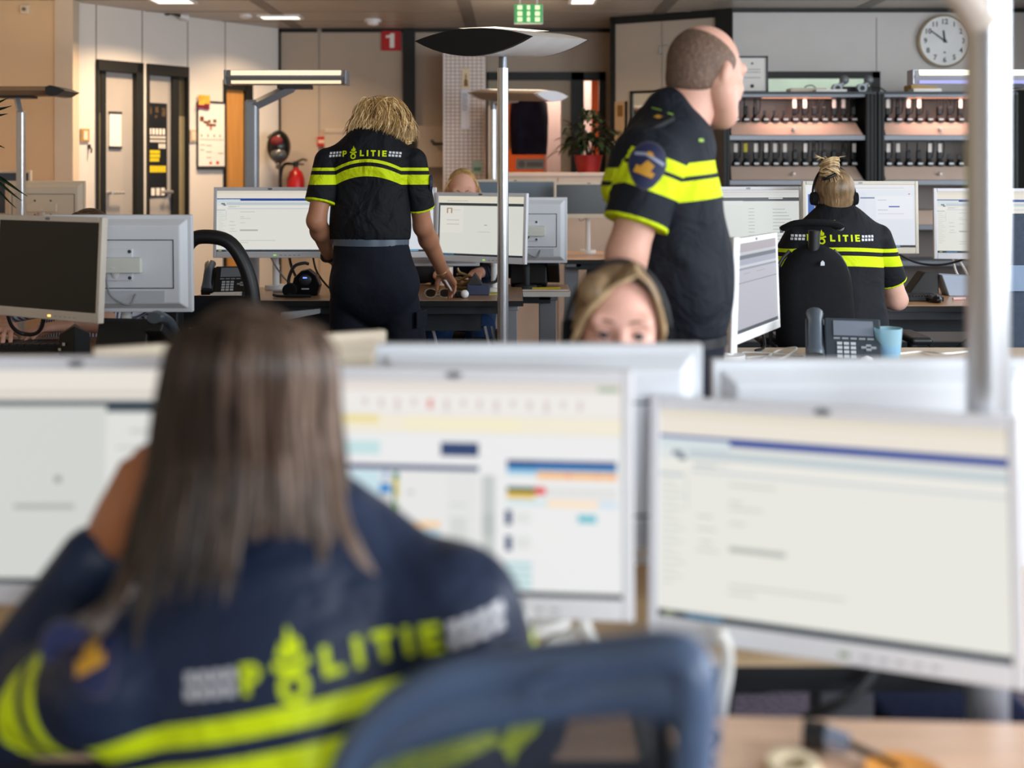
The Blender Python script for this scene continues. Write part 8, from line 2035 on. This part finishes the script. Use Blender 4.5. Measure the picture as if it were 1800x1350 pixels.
def worn_headset(parent, hc, R, s, boom_side=1, big=1.0):
    m = MB(); m.tube([tuple(hc + R @ (V3(0.099 * math.cos(a), -0.010, -0.012 + 0.150 * math.sin(a)) * s)) for a in [0.0 + PI * k / 24 for k in range(25)]], 0.0048, 8); hs = m.build('headset', BLACKP, parent, world=True)
    for q in (-1, 1):
        c0, c1 = hc + R @ (V3(q * 0.080, -0.008, -0.012) * s), hc + R @ (V3(q * 0.104, -0.008, -0.012) * s)
        m = MB(); m.tube([tuple(c0), tuple(c1)], [0.030 * big, 0.026 * big], 18); m.build('ear_cup', BLACKF, hs, world=True)
    q = boom_side
    m = MB(); m.tube(curve_pts([hc + R @ (V3(q * 0.100, 0.0, -0.03) * s), hc + R @ (V3(q * 0.095, 0.05, -0.075) * s), hc + R @ (V3(q * 0.06, 0.105, -0.085) * s)], 14), 0.003, 6); m.build('boom', BLACKP, hs, world=True)
    return hs
worn_headset(P5, hc, hR, 0.93)

# ================================================================== person with a headset behind the grey monitor (faces the camera)
d = 2.12
base = (Xp(1092, d), 2.40, 0.0)
sk2 = skin_mat('pale pink skin', (228, 176, 158))
hc = V3(*P(1086, 581, 2.12)); hR = frame_of((-0.02, -1.0, 0.02), (0.05, 0, 1))
nb = hc + V3(0.0, 0.14, -0.21)
fw = V3(0, -1, 0)
sL, sR = nb + V3(0.165, 0.04, -0.09), nb + V3(-0.165, 0.04, -0.09)
eL, eR = sL + V3(0.05, -0.03, -0.20), sR + V3(-0.05, -0.03, -0.20); wL, wR = V3(base[0] + 0.17, 2.09, 0.715), V3(base[0] - 0.17, 2.09, 0.715)
eL[2] = max(eL[2], 0.74); eR[2] = max(eR[2], 0.74)
ch = nb + V3(0, 0.05, -0.13); pe = V3(base[0], 2.46, 0.56)
kL, kR = V3(base[0] + 0.13, 2.10, 0.48), V3(base[0] - 0.13, 2.10, 0.48); aL, aR = V3(base[0] + 0.13, 2.0, 0.09), V3(base[0] - 0.13, 2.0, 0.09); h2L, h2R = V3(base[0] + 0.09, 2.43, 0.54), V3(base[0] - 0.09, 2.43, 0.54)
body = chain([(nb + V3(0, 0.02, -0.04), 0.09, 0.07), (ch, 0.13, 0.09), ((ch + pe) / 2, 0.12, 0.09), (pe, 0.13, 0.10)], fw) + neck_prims(hc, hR, nb, 1.0, 0.048)
body += arm_prims(sL, eL, wL, (0.046, 0.040, 0.027)) + arm_prims(sR, eR, wR, (0.046, 0.040, 0.027))
for a, b_ in ((h2L, kL), (h2R, kR)): body.append(('c', a, b_, 0.07, 0.055, None, 1, 0.03))
for a, b_ in ((kL, aL), (kR, aR)): body.append(('c', a, b_, 0.05, 0.036, None, 1, 0.03))
hands2 = hand_prims(wL, (-0.35, -0.95, 0), (0, 0, -1), (-1, 0, 0), (24, 26, 28, 30), 4, 0.95) + hand_prims(wR, (0.35, -0.95, 0), (0, 0, -1), (1, 0, 0), (24, 26, 28, 30), 4, 0.95)
P2, _, _ = person('person with brown blonde hair and black headset looking over the grey monitor back', base, sk2, [(body, 0.008), (head_prims(hc, hR, 0.98, ears=False), 0.0026), (hands2, 0.0035)])
eye_obj(P2, hc, hR, 0.98)
m = MB()
for q in (-1, 1):
    pts = [hc + hR @ V3(q * (0.013 + 0.038 * u), 0.089 - 0.016 * u * u, 0.024 + 0.004 * math.sin(PI * u) - 0.003 * u * u) for u in np.linspace(0, 1, 9)]
    m.tube([tuple(p) for p in pts], [0.002, 0.0026, 0.0029, 0.003, 0.0028, 0.0024, 0.002, 0.0015, 0.001], 6)
m.build('eyebrow', M('brown brow', (142, 104, 82), 0.8), P2, world=True)
m = MB()
for q in (-1, 1):
    pts = [hc + hR @ V3(q * (0.0205 + 0.0225 * u), 0.0885 - 0.007 * (u - .4) ** 2 - 0.004 * u, 0.0 + 0.0058 * math.sin(PI * u) ** 0.8) for u in np.linspace(0, 1, 9)]
    m.tube([tuple(p) for p in pts], 0.0013, 5)
m.build('eyelash', M('dark lash', (58, 42, 36), 0.8), P2, world=True)
s2, _, _ = sdf_obj('shirt', [(chain([(nb + V3(0, 0.03, -0.05), 0.11, 0.085), (ch, 0.165, 0.115), ((ch + pe) / 2, 0.15, 0.125), (pe + V3(0, 0, 0.02), 0.165, 0.135)], fw, 0.04) + [('c', nb + V3(0, 0.03, -0.04), sL, 0.055, 0.058, None, 1, 0.03), ('c', nb + V3(0, 0.03, -0.04), sR, 0.055, 0.058, None, 1, 0.03), ('c', nb + V3(0, 0.01, 0.01), nb + V3(0, 0.03, -0.05), 0.060, 0.08, None, 1, 0.015), ('c', sL, sL + (eL - sL) * 0.62, 0.058, 0.06, None, 1, 0.02), ('c', sR, sR + (eR - sR) * 0.62, 0.058, 0.06, None, 1, 0.02), ('-p', (0, 0, 0.535), (0, 0, -1))], 0.009)], shirt_mat('police shirt plain', (18, 20, 26), []), P2, base, {'band': lambda v: v[:, 2] * 0 + 0.5})
sdf_obj('trousers', [(pants_prims(pe, 0.16, (h2L, h2R), (kL, kR), (aL, aR), (0.088, 0.072, 0.06), fw, 0.03) + [('-p', (0, 0, 0.03), (0, 0, -1))], 0.01)], TROU, P2, base)
for an in (aL, aR): sdf_obj('shoe', [(shoe_prims((an[0], an[1], 0.08), (0, -1, 0)), 0.009)], SHOE, P2, base)
HM2 = hair_mat('brown blonde hair', (92, 72, 52), (156, 128, 94), (206, 178, 138), (40, 40, 8), 0.45)
rnd = random.Random(9); lk = []
cap2 = [('e', hc + hR @ V3(0, -0.030, 0.034), (0.083, 0.095, 0.094), hR, 0.02), ('-p', hc + hR @ V3(0, 0.062, 0.080), hR @ V3(0, 1, -0.75)), ('e', hc + hR @ V3(0.046, 0.030, 0.072), (0.034, 0.042, 0.036), hR, 0.01)]
part = hc + hR @ V3(0.022, 0.040, 0.118)
for k in range(420):
    t = rnd.random()
    root = hc + hR @ V3(-0.024, 0.064 - 0.14 * t, 0.106 + 0.022 * math.sin(PI * min(1, t * 1.1)))     # the parting, a little to one side
    side = 1 if rnd.random() < 0.62 else -1                                                       # sweep over the forehead / other side
    jit = rnd.uniform(0.95, 1.07)
    if side > 0:
        p1 = hc + hR @ V3(0.026, 0.086 - 0.16 * t, 0.090 + 0.03 * t); p2 = hc + hR @ (V3(0.078, 0.062 - 0.14 * t, 0.048) * jit); p3 = hc + hR @ (V3(0.087, 0.015 - 0.08 * t, -0.045 - rnd.uniform(0, 0.05)) * jit)
    else:
        p1 = hc + hR @ V3(-0.052, 0.078 - 0.16 * t, 0.092 + 0.01 * t); p2 = hc + hR @ (V3(-0.084, 0.040 - 0.12 * t, 0.045) * jit); p3 = hc + hR @ (V3(-0.086, 0.0 - 0.08 * t, -0.050 - rnd.uniform(0, 0.05)) * jit)
    lk.append((strand_w(root, p1, p2, p3, 12, 0.004, rnd.uniform(0, 6)), rnd.uniform(0.0026, 0.0046), rnd.uniform(0, 1)))
hair_obj('hair', lk, HM2, P2, base, cap2)
worn_headset(P2, hc + V3(0, 0, -0.008), hR, 1.0, -1, 1.25)

# ================================================================== far seated person behind the cream page screen
base = (Xp(815, 6.25), 6.35, 0.0)
hc = V3(*P(813, 337, 6.22)); hR = frame_of((0.05, -0.96, -0.22))
nb = hc + V3(0, 0.06, -0.18); ch = nb + V3(0, 0.04, -0.13); pe = V3(base[0], 6.48, 0.60)
sL, sR = nb + V3(0.17, 0.03, -0.05), nb + V3(-0.17, 0.03, -0.05)
wL = V3(*P(838, 480, 6.04)); eL = V3(0.0, 6.22, 0.86); eR = sR + V3(-0.05, -0.04, -0.22); wR = V3(base[0] - 0.12, 6.08, 0.83)
kL, kR = V3(base[0] + 0.10, 6.02, 0.56), V3(base[0] - 0.12, 6.02, 0.56); aL, aR = V3(base[0] + 0.0, 6.12, 0.09), V3(base[0] - 0.16, 6.06, 0.09); h6L, h6R = V3(base[0] + 0.09, 6.46, 0.58), V3(base[0] - 0.09, 6.46, 0.58)
body = chain([(nb + V3(0, 0.02, -0.04), 0.09, 0.07), (ch, 0.13, 0.09), (pe, 0.13, 0.10)], fw) + neck_prims(hc, hR, nb, 1.0, 0.048) + arm_prims(sL, eL, wL, (0.046, 0.04, 0.027)) + arm_prims(sR, eR, wR, (0.046, 0.04, 0.027))
for a, b_, c_ in ((h6L, kL, aL), (h6R, kR, aR)): body += [('c', a, b_, 0.07, 0.055, None, 1, 0.03), ('c', b_, c_, 0.05, 0.036, None, 1, 0.03)]
P6, _, _ = person('far seated person with tied back fair hair, eyes just above the cream page screen', base, skin_mat('rosy skin', (224, 170, 146)), [(body, 0.009), (head_prims(hc, hR, 1.0), 0.0045), (hand_prims(wL, (-0.1, -0.95, -0.08), (0, -0.2, -1), (-1, 0, 0), (18, 22, 26, 30), 5, 1.0) + hand_prims(wR, (0.2, -0.95, 0), (0, 0, -1), (1, 0, 0), (14, 16, 18, 20)), 0.004)])
eye_obj(P6, hc, hR, 1.0)
m = MB()
for q in (-1, 1): m.tube([tuple(hc + hR @ V3(q * (0.014 + 0.036 * u), 0.089 - 0.016 * u * u, 0.022 + 0.006 * math.sin(PI * u))) for u in np.linspace(0, 1, 7)], 0.003, 6)
m.build('eyebrow', M('brown brow'), P6, world=True)
sdf_obj('shirt', [(chain([(nb + V3(0, 0.03, -0.05), 0.11, 0.085), (ch, 0.165, 0.115), (pe, 0.165, 0.135)], fw, 0.04) + [('c', nb + V3(0, 0.03, -0.04), sL, 0.055, 0.058, None, 1, 0.03), ('c', nb + V3(0, 0.03, -0.04), sR, 0.055, 0.058, None, 1, 0.03), ('c', sL, eL, 0.058, 0.055, None, 1, 0.02), ('c', eL, eL + (wL - eL) * 0.75, 0.053, 0.042, None, 1, 0.02), ('c', sR, eR, 0.058, 0.055, None, 1, 0.02), ('c', eR, eR + (wR - eR) * 0.75, 0.053, 0.042, None, 1, 0.02), ('-p', (0, 0, 0.55), (0, 0, -1))], 0.009)], M('dark blue jersey', (40, 50, 72), 0.85, 0, 0.2, 0.1, 10, 0.3, 12), P6, base)
sdf_obj('trousers', [(pants_prims(pe, 0.16, (h6L, h6R), (kL, kR), (aL, aR), (0.088, 0.072, 0.06), fw, 0.03) + [('-p', (0, 0, 0.03), (0, 0, -1))], 0.01)], M('blue jeans', (46, 74, 118), 0.85, 0, 0.2, 0.2, 30, 0.4, 14), P6, base)
for an in (aL, aR): sdf_obj('shoe', [(shoe_prims((an[0], an[1], 0.08), (0, -1, 0)), 0.009)], SHOE, P6, base)
rnd = random.Random(15); lk = []
for k in range(200):
    a = rnd.uniform(-2.0, 2.0)
    p0 = hc + hR @ V3(0.055 * math.sin(a), 0.042 * math.cos(a), 0.098 - 0.03 * abs(math.sin(a))); pm = hc + hR @ V3(0.085 * math.sin(a), -0.02, 0.13 - 0.05 * abs(a)); p2 = hc + hR @ V3(0.07 * math.sin(a), -0.09, 0.06)
    lk.append((strand_w(p0, pm, p2, hc + hR @ V3(0.02 * math.sin(a), -0.115, 0.0), 11, 0.004, rnd.uniform(0, 6)), rnd.uniform(0.003, 0.0055), rnd.random()))
for k in range(50):
    q = 1 if rnd.random() < .75 else -1; p0 = hc + hR @ V3(q * 0.062, 0.03, 0.075); lk.append((strand_w(p0, p0 + hR @ V3(q * 0.03, -0.01, -0.02), p0 + hR @ V3(q * 0.03, -0.02, -0.06), p0 + hR @ V3(q * (0.03 + rnd.uniform(-.01, .015)), -0.02, -0.10 - rnd.uniform(0, .05)), 9, 0.005, rnd.uniform(0, 6)), 0.0035, rnd.random()))
hair_obj('hair', lk, HM4, P6, base, [('e', hc + hR @ V3(0, -0.028, 0.034), (0.081, 0.093, 0.090), hR, 0.02), ('-p', hc + hR @ V3(0, 0.052, 0.085), hR @ V3(0, 1, -0.8)), ('-p', hc + hR @ V3(0, 0, -0.05), hR @ V3(0, 0.3, -1))])

# ================================================================== typing person in a striped shirt behind the left monitors
base = (-1.66, 4.45, 0.0)
hc = V3(*P(155, 425, 4.46)); hR = frame_of((-0.1, -0.93, -0.35))
nb = hc + V3(0, 0.07, -0.18); ch = nb + V3(0, 0.03, -0.13); pe = V3(base[0], 4.66, 0.58)
sL, sR = nb + V3(0.17, 0.03, -0.06), nb + V3(-0.17, 0.03, -0.06)
wR, wL = V3(*P(12, 588, 4.10)), V3(*P(118, 592, 4.13))
wR[2] = max(wR[2], 0.83); wL[2] = 0.83
eL = V3(*P(196, 590, 4.26)); eL[2] = 0.84; eR = V3(-1.97, 4.31, 0.86)
kL, kR = V3(base[0] + 0.12, 4.18, 0.52), V3(base[0] - 0.12, 4.18, 0.52); aL, aR = V3(base[0] + 0.12, 4.3, 0.09), V3(base[0] - 0.12, 4.3, 0.09); h7L, h7R = V3(base[0] + 0.09, 4.62, 0.57), V3(base[0] - 0.09, 4.62, 0.57)
body = chain([(nb + V3(0, 0.02, -0.04), 0.09, 0.07), (ch, 0.13, 0.09), (pe, 0.13, 0.10)], fw) + neck_prims(hc, hR, nb, 1.0, 0.048) + arm_prims(sL, eL, wL, (0.046, 0.042, 0.027)) + arm_prims(sR, eR, wR, (0.046, 0.042, 0.027))
for a, b_, c_ in ((h7L, kL, aL), (h7R, kR, aR)): body += [('c', a, b_, 0.07, 0.055, None, 1, 0.03), ('c', b_, c_, 0.05, 0.036, None, 1, 0.03)]
P7, _, _ = person('typing person in a blue and white striped shirt, hidden behind the left monitors', base, skin_mat('pinkish skin', (216, 166, 144)), [(body, 0.008), (head_prims(hc, hR, 1.0), 0.005), (hand_prims(wL, (-0.75, -0.65, 0.02), (0, 0, -1), (-0.5, 0.6, 0), (50, 52, 52, 50), 5, 1.0) + hand_prims(wR, (0.25, -0.95, 0.0), (0, 0, -1), (1, 0, 0), (50, 52, 52, 50), 5, 1.0), 0.0032)])
STR = bpy.data.materials.new('blue striped shirt cloth'); STR.use_nodes = True; nt = STR.node_tree; b = nt.nodes['Principled BSDF']; b.inputs['Roughness'].default_value = 0.8
tc = nt.nodes.new('ShaderNodeTexCoord'); wv = nt.nodes.new('ShaderNodeTexWave'); wv.inputs['Scale'].default_value = 26; wv.inputs['Distortion'].default_value = 1.2; wv.inputs['Detail Scale'].default_value = 0.3; wv.bands_direction = 'X'
r = nt.nodes.new('ShaderNodeValToRGB'); r.color_ramp.elements[0].position = 0.38; r.color_ramp.elements[1].position = 0.55; r.color_ramp.elements[0].color = lin((84, 88, 112)); r.color_ramp.elements[1].color = lin((206, 208, 218))
nt.links.new(tc.outputs['Object'], wv.inputs['Vector']); nt.links.new(wv.outputs['Fac'], r.inputs['Fac']); nt.links.new(r.outputs['Color'], b.inputs['Base Color'])
sdf_obj('shirt', [(chain([(nb + V3(0, 0.03, -0.05), 0.11, 0.085), (ch, 0.19, 0.115), (ch + V3(-0.03, 0.0, -0.12), 0.21, 0.13), (pe + V3(0, 0, 0.03), 0.18, 0.135)], fw, 0.04) + [('c', nb + V3(0, 0.03, -0.04), sL, 0.055, 0.058, None, 1, 0.03), ('c', nb + V3(0, 0.03, -0.04), sR, 0.055, 0.058, None, 1, 0.03), ('c', sL, sL + (eL - sL) * 0.95, 0.06, 0.058, None, 1, 0.02), ('c', sR, eR, 0.06, 0.056, None, 1, 0.02), ('c', eR, eR + (wR - eR) * 0.6, 0.053, 0.042, None, 1, 0.02), ('-p', (0, 0, 0.55), (0, 0, -1))], 0.008)], STR, P7, base)
sdf_obj('trousers', [(pants_prims(pe, 0.16, (h7L, h7R), (kL, kR), (aL, aR), (0.088, 0.072, 0.06), fw, 0.03) + [('-p', (0, 0, 0.03), (0, 0, -1))], 0.01)], TROU, P7, base)
for an in (aL, aR): sdf_obj('shoe', [(shoe_prims((an[0], an[1], 0.08), (0, -1, 0)), 0.009)], SHOE, P7, base)
rnd = random.Random(33); lk = []
for k in range(180):
    a = rnd.uniform(0, 2 * PI); p0 = hc + hR @ V3(0.01, 0.02, 0.128); pm = hc + hR @ V3(0.07 * math.sin(a), 0.09 * math.cos(a), 0.115); p2 = hc + hR @ V3(0.092 * math.sin(a), 0.105 * math.cos(a) - 0.02, 0.06); p3 = hc + hR @ V3(0.09 * math.sin(a), 0.08 * math.cos(a) - 0.03, 0.0 if math.cos(a) < 0.5 else 0.05)
    lk.append((strand_w(p0, pm, p2, p3, 10, 0.003, rnd.uniform(0, 6)), rnd.uniform(0.003, 0.005), rnd.random()))
hair_obj('hair', lk, hair_mat('dark brown hair', (44, 32, 24), (82, 60, 44), (136, 108, 82), (40, 40, 12), 0.4), P7, base, [('e', hc + hR @ V3(0, -0.022, 0.036), (0.083, 0.098, 0.090), hR, 0.02), ('-p', hc + hR @ V3(0, 0.05, 0.05), hR @ V3(0, 1, -0.4)), ('-p', hc + hR @ V3(0, 0, -0.04), hR @ V3(0, 0.3, -1))])

# ================================================================== foreground person with long brown hair (back view, out of focus)
base = (-0.22, 1.22, 0.0)
rol = math.radians(12.2)
UX = V3(math.cos(rol), -0.05, math.sin(rol)); UX = n3(UX); UZ = n3(V3(-math.sin(rol), 0.18, math.cos(rol)))
hc = V3(*P(434, 724, 1.31)); hR = frame_of((-0.35, 0.90, -0.12), (-0.08, 0, 1))
nb = V3(*P(520, 985, 1.275))
sR, sL = V3(*P(792, 1085, 1.25)), V3(*P(222, 1195, 1.27))
eL, wL = V3(-0.625, 1.40, 0.738), V3(*P(190, 945, 1.42))
eR, wR = V3(0.0, 1.37, 0.745), V3(-0.10, 1.46, 0.715)
ch = V3(*P(535, 1190, 1.29)); md = V3(-0.215, 1.27, 0.72); pe = V3(-0.19, 1.27, 0.56)
hL1, hR1 = V3(-0.27, 1.30, 0.53), V3(-0.11, 1.30, 0.53); kL, kR = V3(-0.33, 1.60, 0.49), V3(-0.06, 1.60, 0.49); aL, aR = V3(-0.33, 1.50, 0.09), V3(-0.06, 1.50, 0.09)
fw = V3(0, 1, 0)
body = chain([(nb + V3(0, 0.02, -0.05), 0.09, 0.07), (ch, 0.13, 0.09), (md, 0.12, 0.09), (pe, 0.13, 0.10)], fw) + neck_prims(hc, hR, nb, 1.0, 0.050)
body += arm_prims(sL, eL, wL, (0.045, 0.040, 0.028)) + arm_prims(sR, eR, wR, (0.045, 0.040, 0.028))
for a, b_, c_ in ((hL1, kL, aL), (hR1, kR, aR)): body += [('c', a, b_, 0.07, 0.055, None, 1, 0.03), ('c', b_, c_, 0.05, 0.036, None, 1, 0.03)]
hd = hand_prims(wL, V3(*P(262, 805, 1.37)) - wL, (0.75, 0.5, 0.1), (0.3, -0.8, 0.3), (24, 34, 44, 56), 5, 1.05, (0.8, 0.5, 0.4)) + hand_prims(wR, (-0.6, 0.7, -0.1), (0, 0, -1), (-1, 0, 0), (24, 26, 28, 30), 4, 0.95)
P1, _, _ = person('blurred person with long brown hair in navy police jacket, seen from behind, hand at face', base, skin_mat('warm tan skin', (182, 118, 80)), [(body, 0.008), (head_prims(hc, hR, 1.0), 0.006), (hd, 0.004)])
jk = chain([(V3(*P(527, 1010, 1.28)), 0.075, 0.062), (V3(*P(527, 1075, 1.28)), 0.135, 0.088), (V3(*P(530, 1150, 1.285)), 0.185, 0.108), (V3(*P(545, 1250, 1.29)), 0.200, 0.120), (md, 0.200, 0.130), (pe + V3(0, 0, 0.06), 0.20, 0.14)], n3(np.cross(UZ, UX)), 0.05)
jk += [('c', V3(*P(570, 1025, 1.28)), sR, 0.056, 0.070, None, 1, 0.04), ('c', V3(*P(490, 1040, 1.28)), sL, 0.056, 0.068, None, 1, 0.04),
       ('c', V3(*P(552, 922, 1.285)), V3(*P(535, 1035, 1.28)), 0.064, 0.085, None, 1, 0.015),
       ('c', sL, eL, 0.072, 0.060, None, 1, 0.03), ('c', eL, eL + (wL - eL) * 0.86, 0.062, 0.044, None, 1, 0.03), ('c', sR, eR, 0.076, 0.062, None, 1, 0.03), ('c', eR, eR + (wR - eR) * 0.85, 0.060, 0.044, None, 1, 0.03), ('-p', (0, 0, 0.565), (0, 0, -1))]
O1 = V3(*P(560, 1256, 1.15))
axL = n3(eL - sL); LL = np.linalg.norm(eL - sL); axR_ = n3(eR - sR); LR = np.linalg.norm(eR - sR)
def band1(v):
    u = (v - O1) @ UZ + 0.15 * np.clip(-0.36 - v[:, 0], 0, 0.1)
    t = 0.6 + u / 0.25
    for s0, ax_, L in ((sL, axL, LL), (sR, axR_, LR)):
        q = (v - s0) @ ax_; rad = np.linalg.norm((v - s0) - q[:, None] * ax_, axis=1)
        near = (rad < 0.095) & (q > 0.015)
        # along the sleeve: thin band, gap, wide band, plain
        tt = 0.66 - (q - 0.07) / 0.25
        t = np.where(near, np.where(q < 0.20, np.clip(tt, 0.06, 1), 0.02), t)
    sleeve_low = (((v - eL) @ n3(wL - eL)) > -0.02) & (np.linalg.norm(v - eL, axis=1) < 0.34) & (v[:, 0] < -0.44) & (v[:, 1] > 1.30)
    t = np.where(sleeve_low, 0.02, t)
    return np.clip(t, 0, 1)
JM = shirt_mat('navy police jacket', (34, 44, 66), [(0.25, 0.49), (0.56, 0.645)], 0.7, 6.0, 0.45, (210, 230, 20))
s1, v1, f1 = sdf_obj('jacket', [(jk, 0.007)], JM, P1, base, {'band': band1})
EMB = [[(1.88 + (x - 1.88) * 1.18, y * 1.15 - 0.06) for x, y in q] for q in EMB]
police_back(s1, (v1, f1), base, V3(*P(600, 1197, 1.15)), UX, V3(-math.sin(rol), 0.0, math.cos(rol)), (0, 1, 0), 0.0285, 0.0)
badge(s1, (v1, f1), P(135, 1165, 1.18), (0.8, 0.0, 0.6), (-0.55, 0, 0.83), (0, 1, 0), 0.033, 0.05)
decal('shoulder_stripe', [[(-.8, 0), (.8, -.1), (.7, 2.2), (-.2, 2.2)]], (v1, f1), None, V3(*P(895, 1150, 1.1)), (1, 0, 0), (0, 0, 1), (0, 1, 0), 0.010, YELM, s1, 0, 0, 3, 0.002)
sdf_obj('trousers', [(pants_prims(pe, 0.165, (hL1, hR1), (kL, kR), (aL, aR), (0.088, 0.072, 0.06), fw, 0.03) + [('-p', (0, 0, 0.03), (0, 0, -1))], 0.01)], TROU, P1, base)
for an in (aL, aR): sdf_obj('shoe', [(shoe_prims((an[0], an[1], 0.08), (0, 1, 0)), 0.009)], SHOE, P1, base)
HM1 = hair_mat('long brown hair', (26, 17, 11), (64, 46, 33), (134, 112, 98), (34, 34, 3.0), 0.5)
rnd = random.Random(3); lk = []
hx = hc + hR @ V3(0, -0.01, 0.028)
def outline(py):
    """screen edges of the hair at a pixel row (left, right)"""
    return np.interp(py, [536, 560, 600, 660, 740, 820, 880, 940, 1000, 1060, 1120], [400, 330, 296, 278, 268, 262, 250, 232, 215, 200, 185]), np.interp(py, [536, 560, 600, 660, 740, 820, 880, 940, 1000], [470, 545, 582, 594, 596, 604, 612, 622, 628])
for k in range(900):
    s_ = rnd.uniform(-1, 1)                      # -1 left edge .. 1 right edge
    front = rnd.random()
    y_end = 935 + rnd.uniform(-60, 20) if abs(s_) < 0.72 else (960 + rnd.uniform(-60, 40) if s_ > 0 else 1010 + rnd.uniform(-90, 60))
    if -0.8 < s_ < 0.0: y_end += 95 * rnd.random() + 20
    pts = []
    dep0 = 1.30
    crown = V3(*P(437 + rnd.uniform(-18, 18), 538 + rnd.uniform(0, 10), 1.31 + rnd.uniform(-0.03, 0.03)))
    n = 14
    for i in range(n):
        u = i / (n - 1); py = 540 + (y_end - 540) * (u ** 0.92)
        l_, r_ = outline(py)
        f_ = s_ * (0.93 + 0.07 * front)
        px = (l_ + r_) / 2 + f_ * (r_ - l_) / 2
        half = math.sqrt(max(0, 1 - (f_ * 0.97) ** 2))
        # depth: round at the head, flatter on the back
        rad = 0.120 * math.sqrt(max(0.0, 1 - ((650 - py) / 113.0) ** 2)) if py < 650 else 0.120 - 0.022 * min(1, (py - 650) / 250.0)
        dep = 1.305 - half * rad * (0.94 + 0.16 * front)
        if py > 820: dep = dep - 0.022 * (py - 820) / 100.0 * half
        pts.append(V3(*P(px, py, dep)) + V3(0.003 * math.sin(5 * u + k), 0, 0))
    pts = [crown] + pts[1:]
    lk.append((pts, rnd.uniform(0.0035, 0.0065), rnd.uniform(0.0, 0.75) + (0.25 if s_ > 0.15 else 0) + (-0.25 if s_ < -0.3 else 0)))  # window light from the right painted into the tone: right strands lighter, left darker
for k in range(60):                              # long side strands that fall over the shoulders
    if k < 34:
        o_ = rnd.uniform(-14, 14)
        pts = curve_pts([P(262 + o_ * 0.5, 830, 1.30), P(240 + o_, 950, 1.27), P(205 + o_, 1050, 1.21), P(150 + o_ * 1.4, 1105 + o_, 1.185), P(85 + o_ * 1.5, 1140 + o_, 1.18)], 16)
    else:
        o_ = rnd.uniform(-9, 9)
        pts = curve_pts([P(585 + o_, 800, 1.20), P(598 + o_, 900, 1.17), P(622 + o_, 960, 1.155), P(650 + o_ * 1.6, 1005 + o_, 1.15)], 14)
    lk.append((pts, rnd.uniform(0.003, 0.005), rnd.uniform(0.1, 0.7) if k < 34 else rnd.uniform(0.7, 1.2)))  # same painted light: right strands toned bright, left ones dim
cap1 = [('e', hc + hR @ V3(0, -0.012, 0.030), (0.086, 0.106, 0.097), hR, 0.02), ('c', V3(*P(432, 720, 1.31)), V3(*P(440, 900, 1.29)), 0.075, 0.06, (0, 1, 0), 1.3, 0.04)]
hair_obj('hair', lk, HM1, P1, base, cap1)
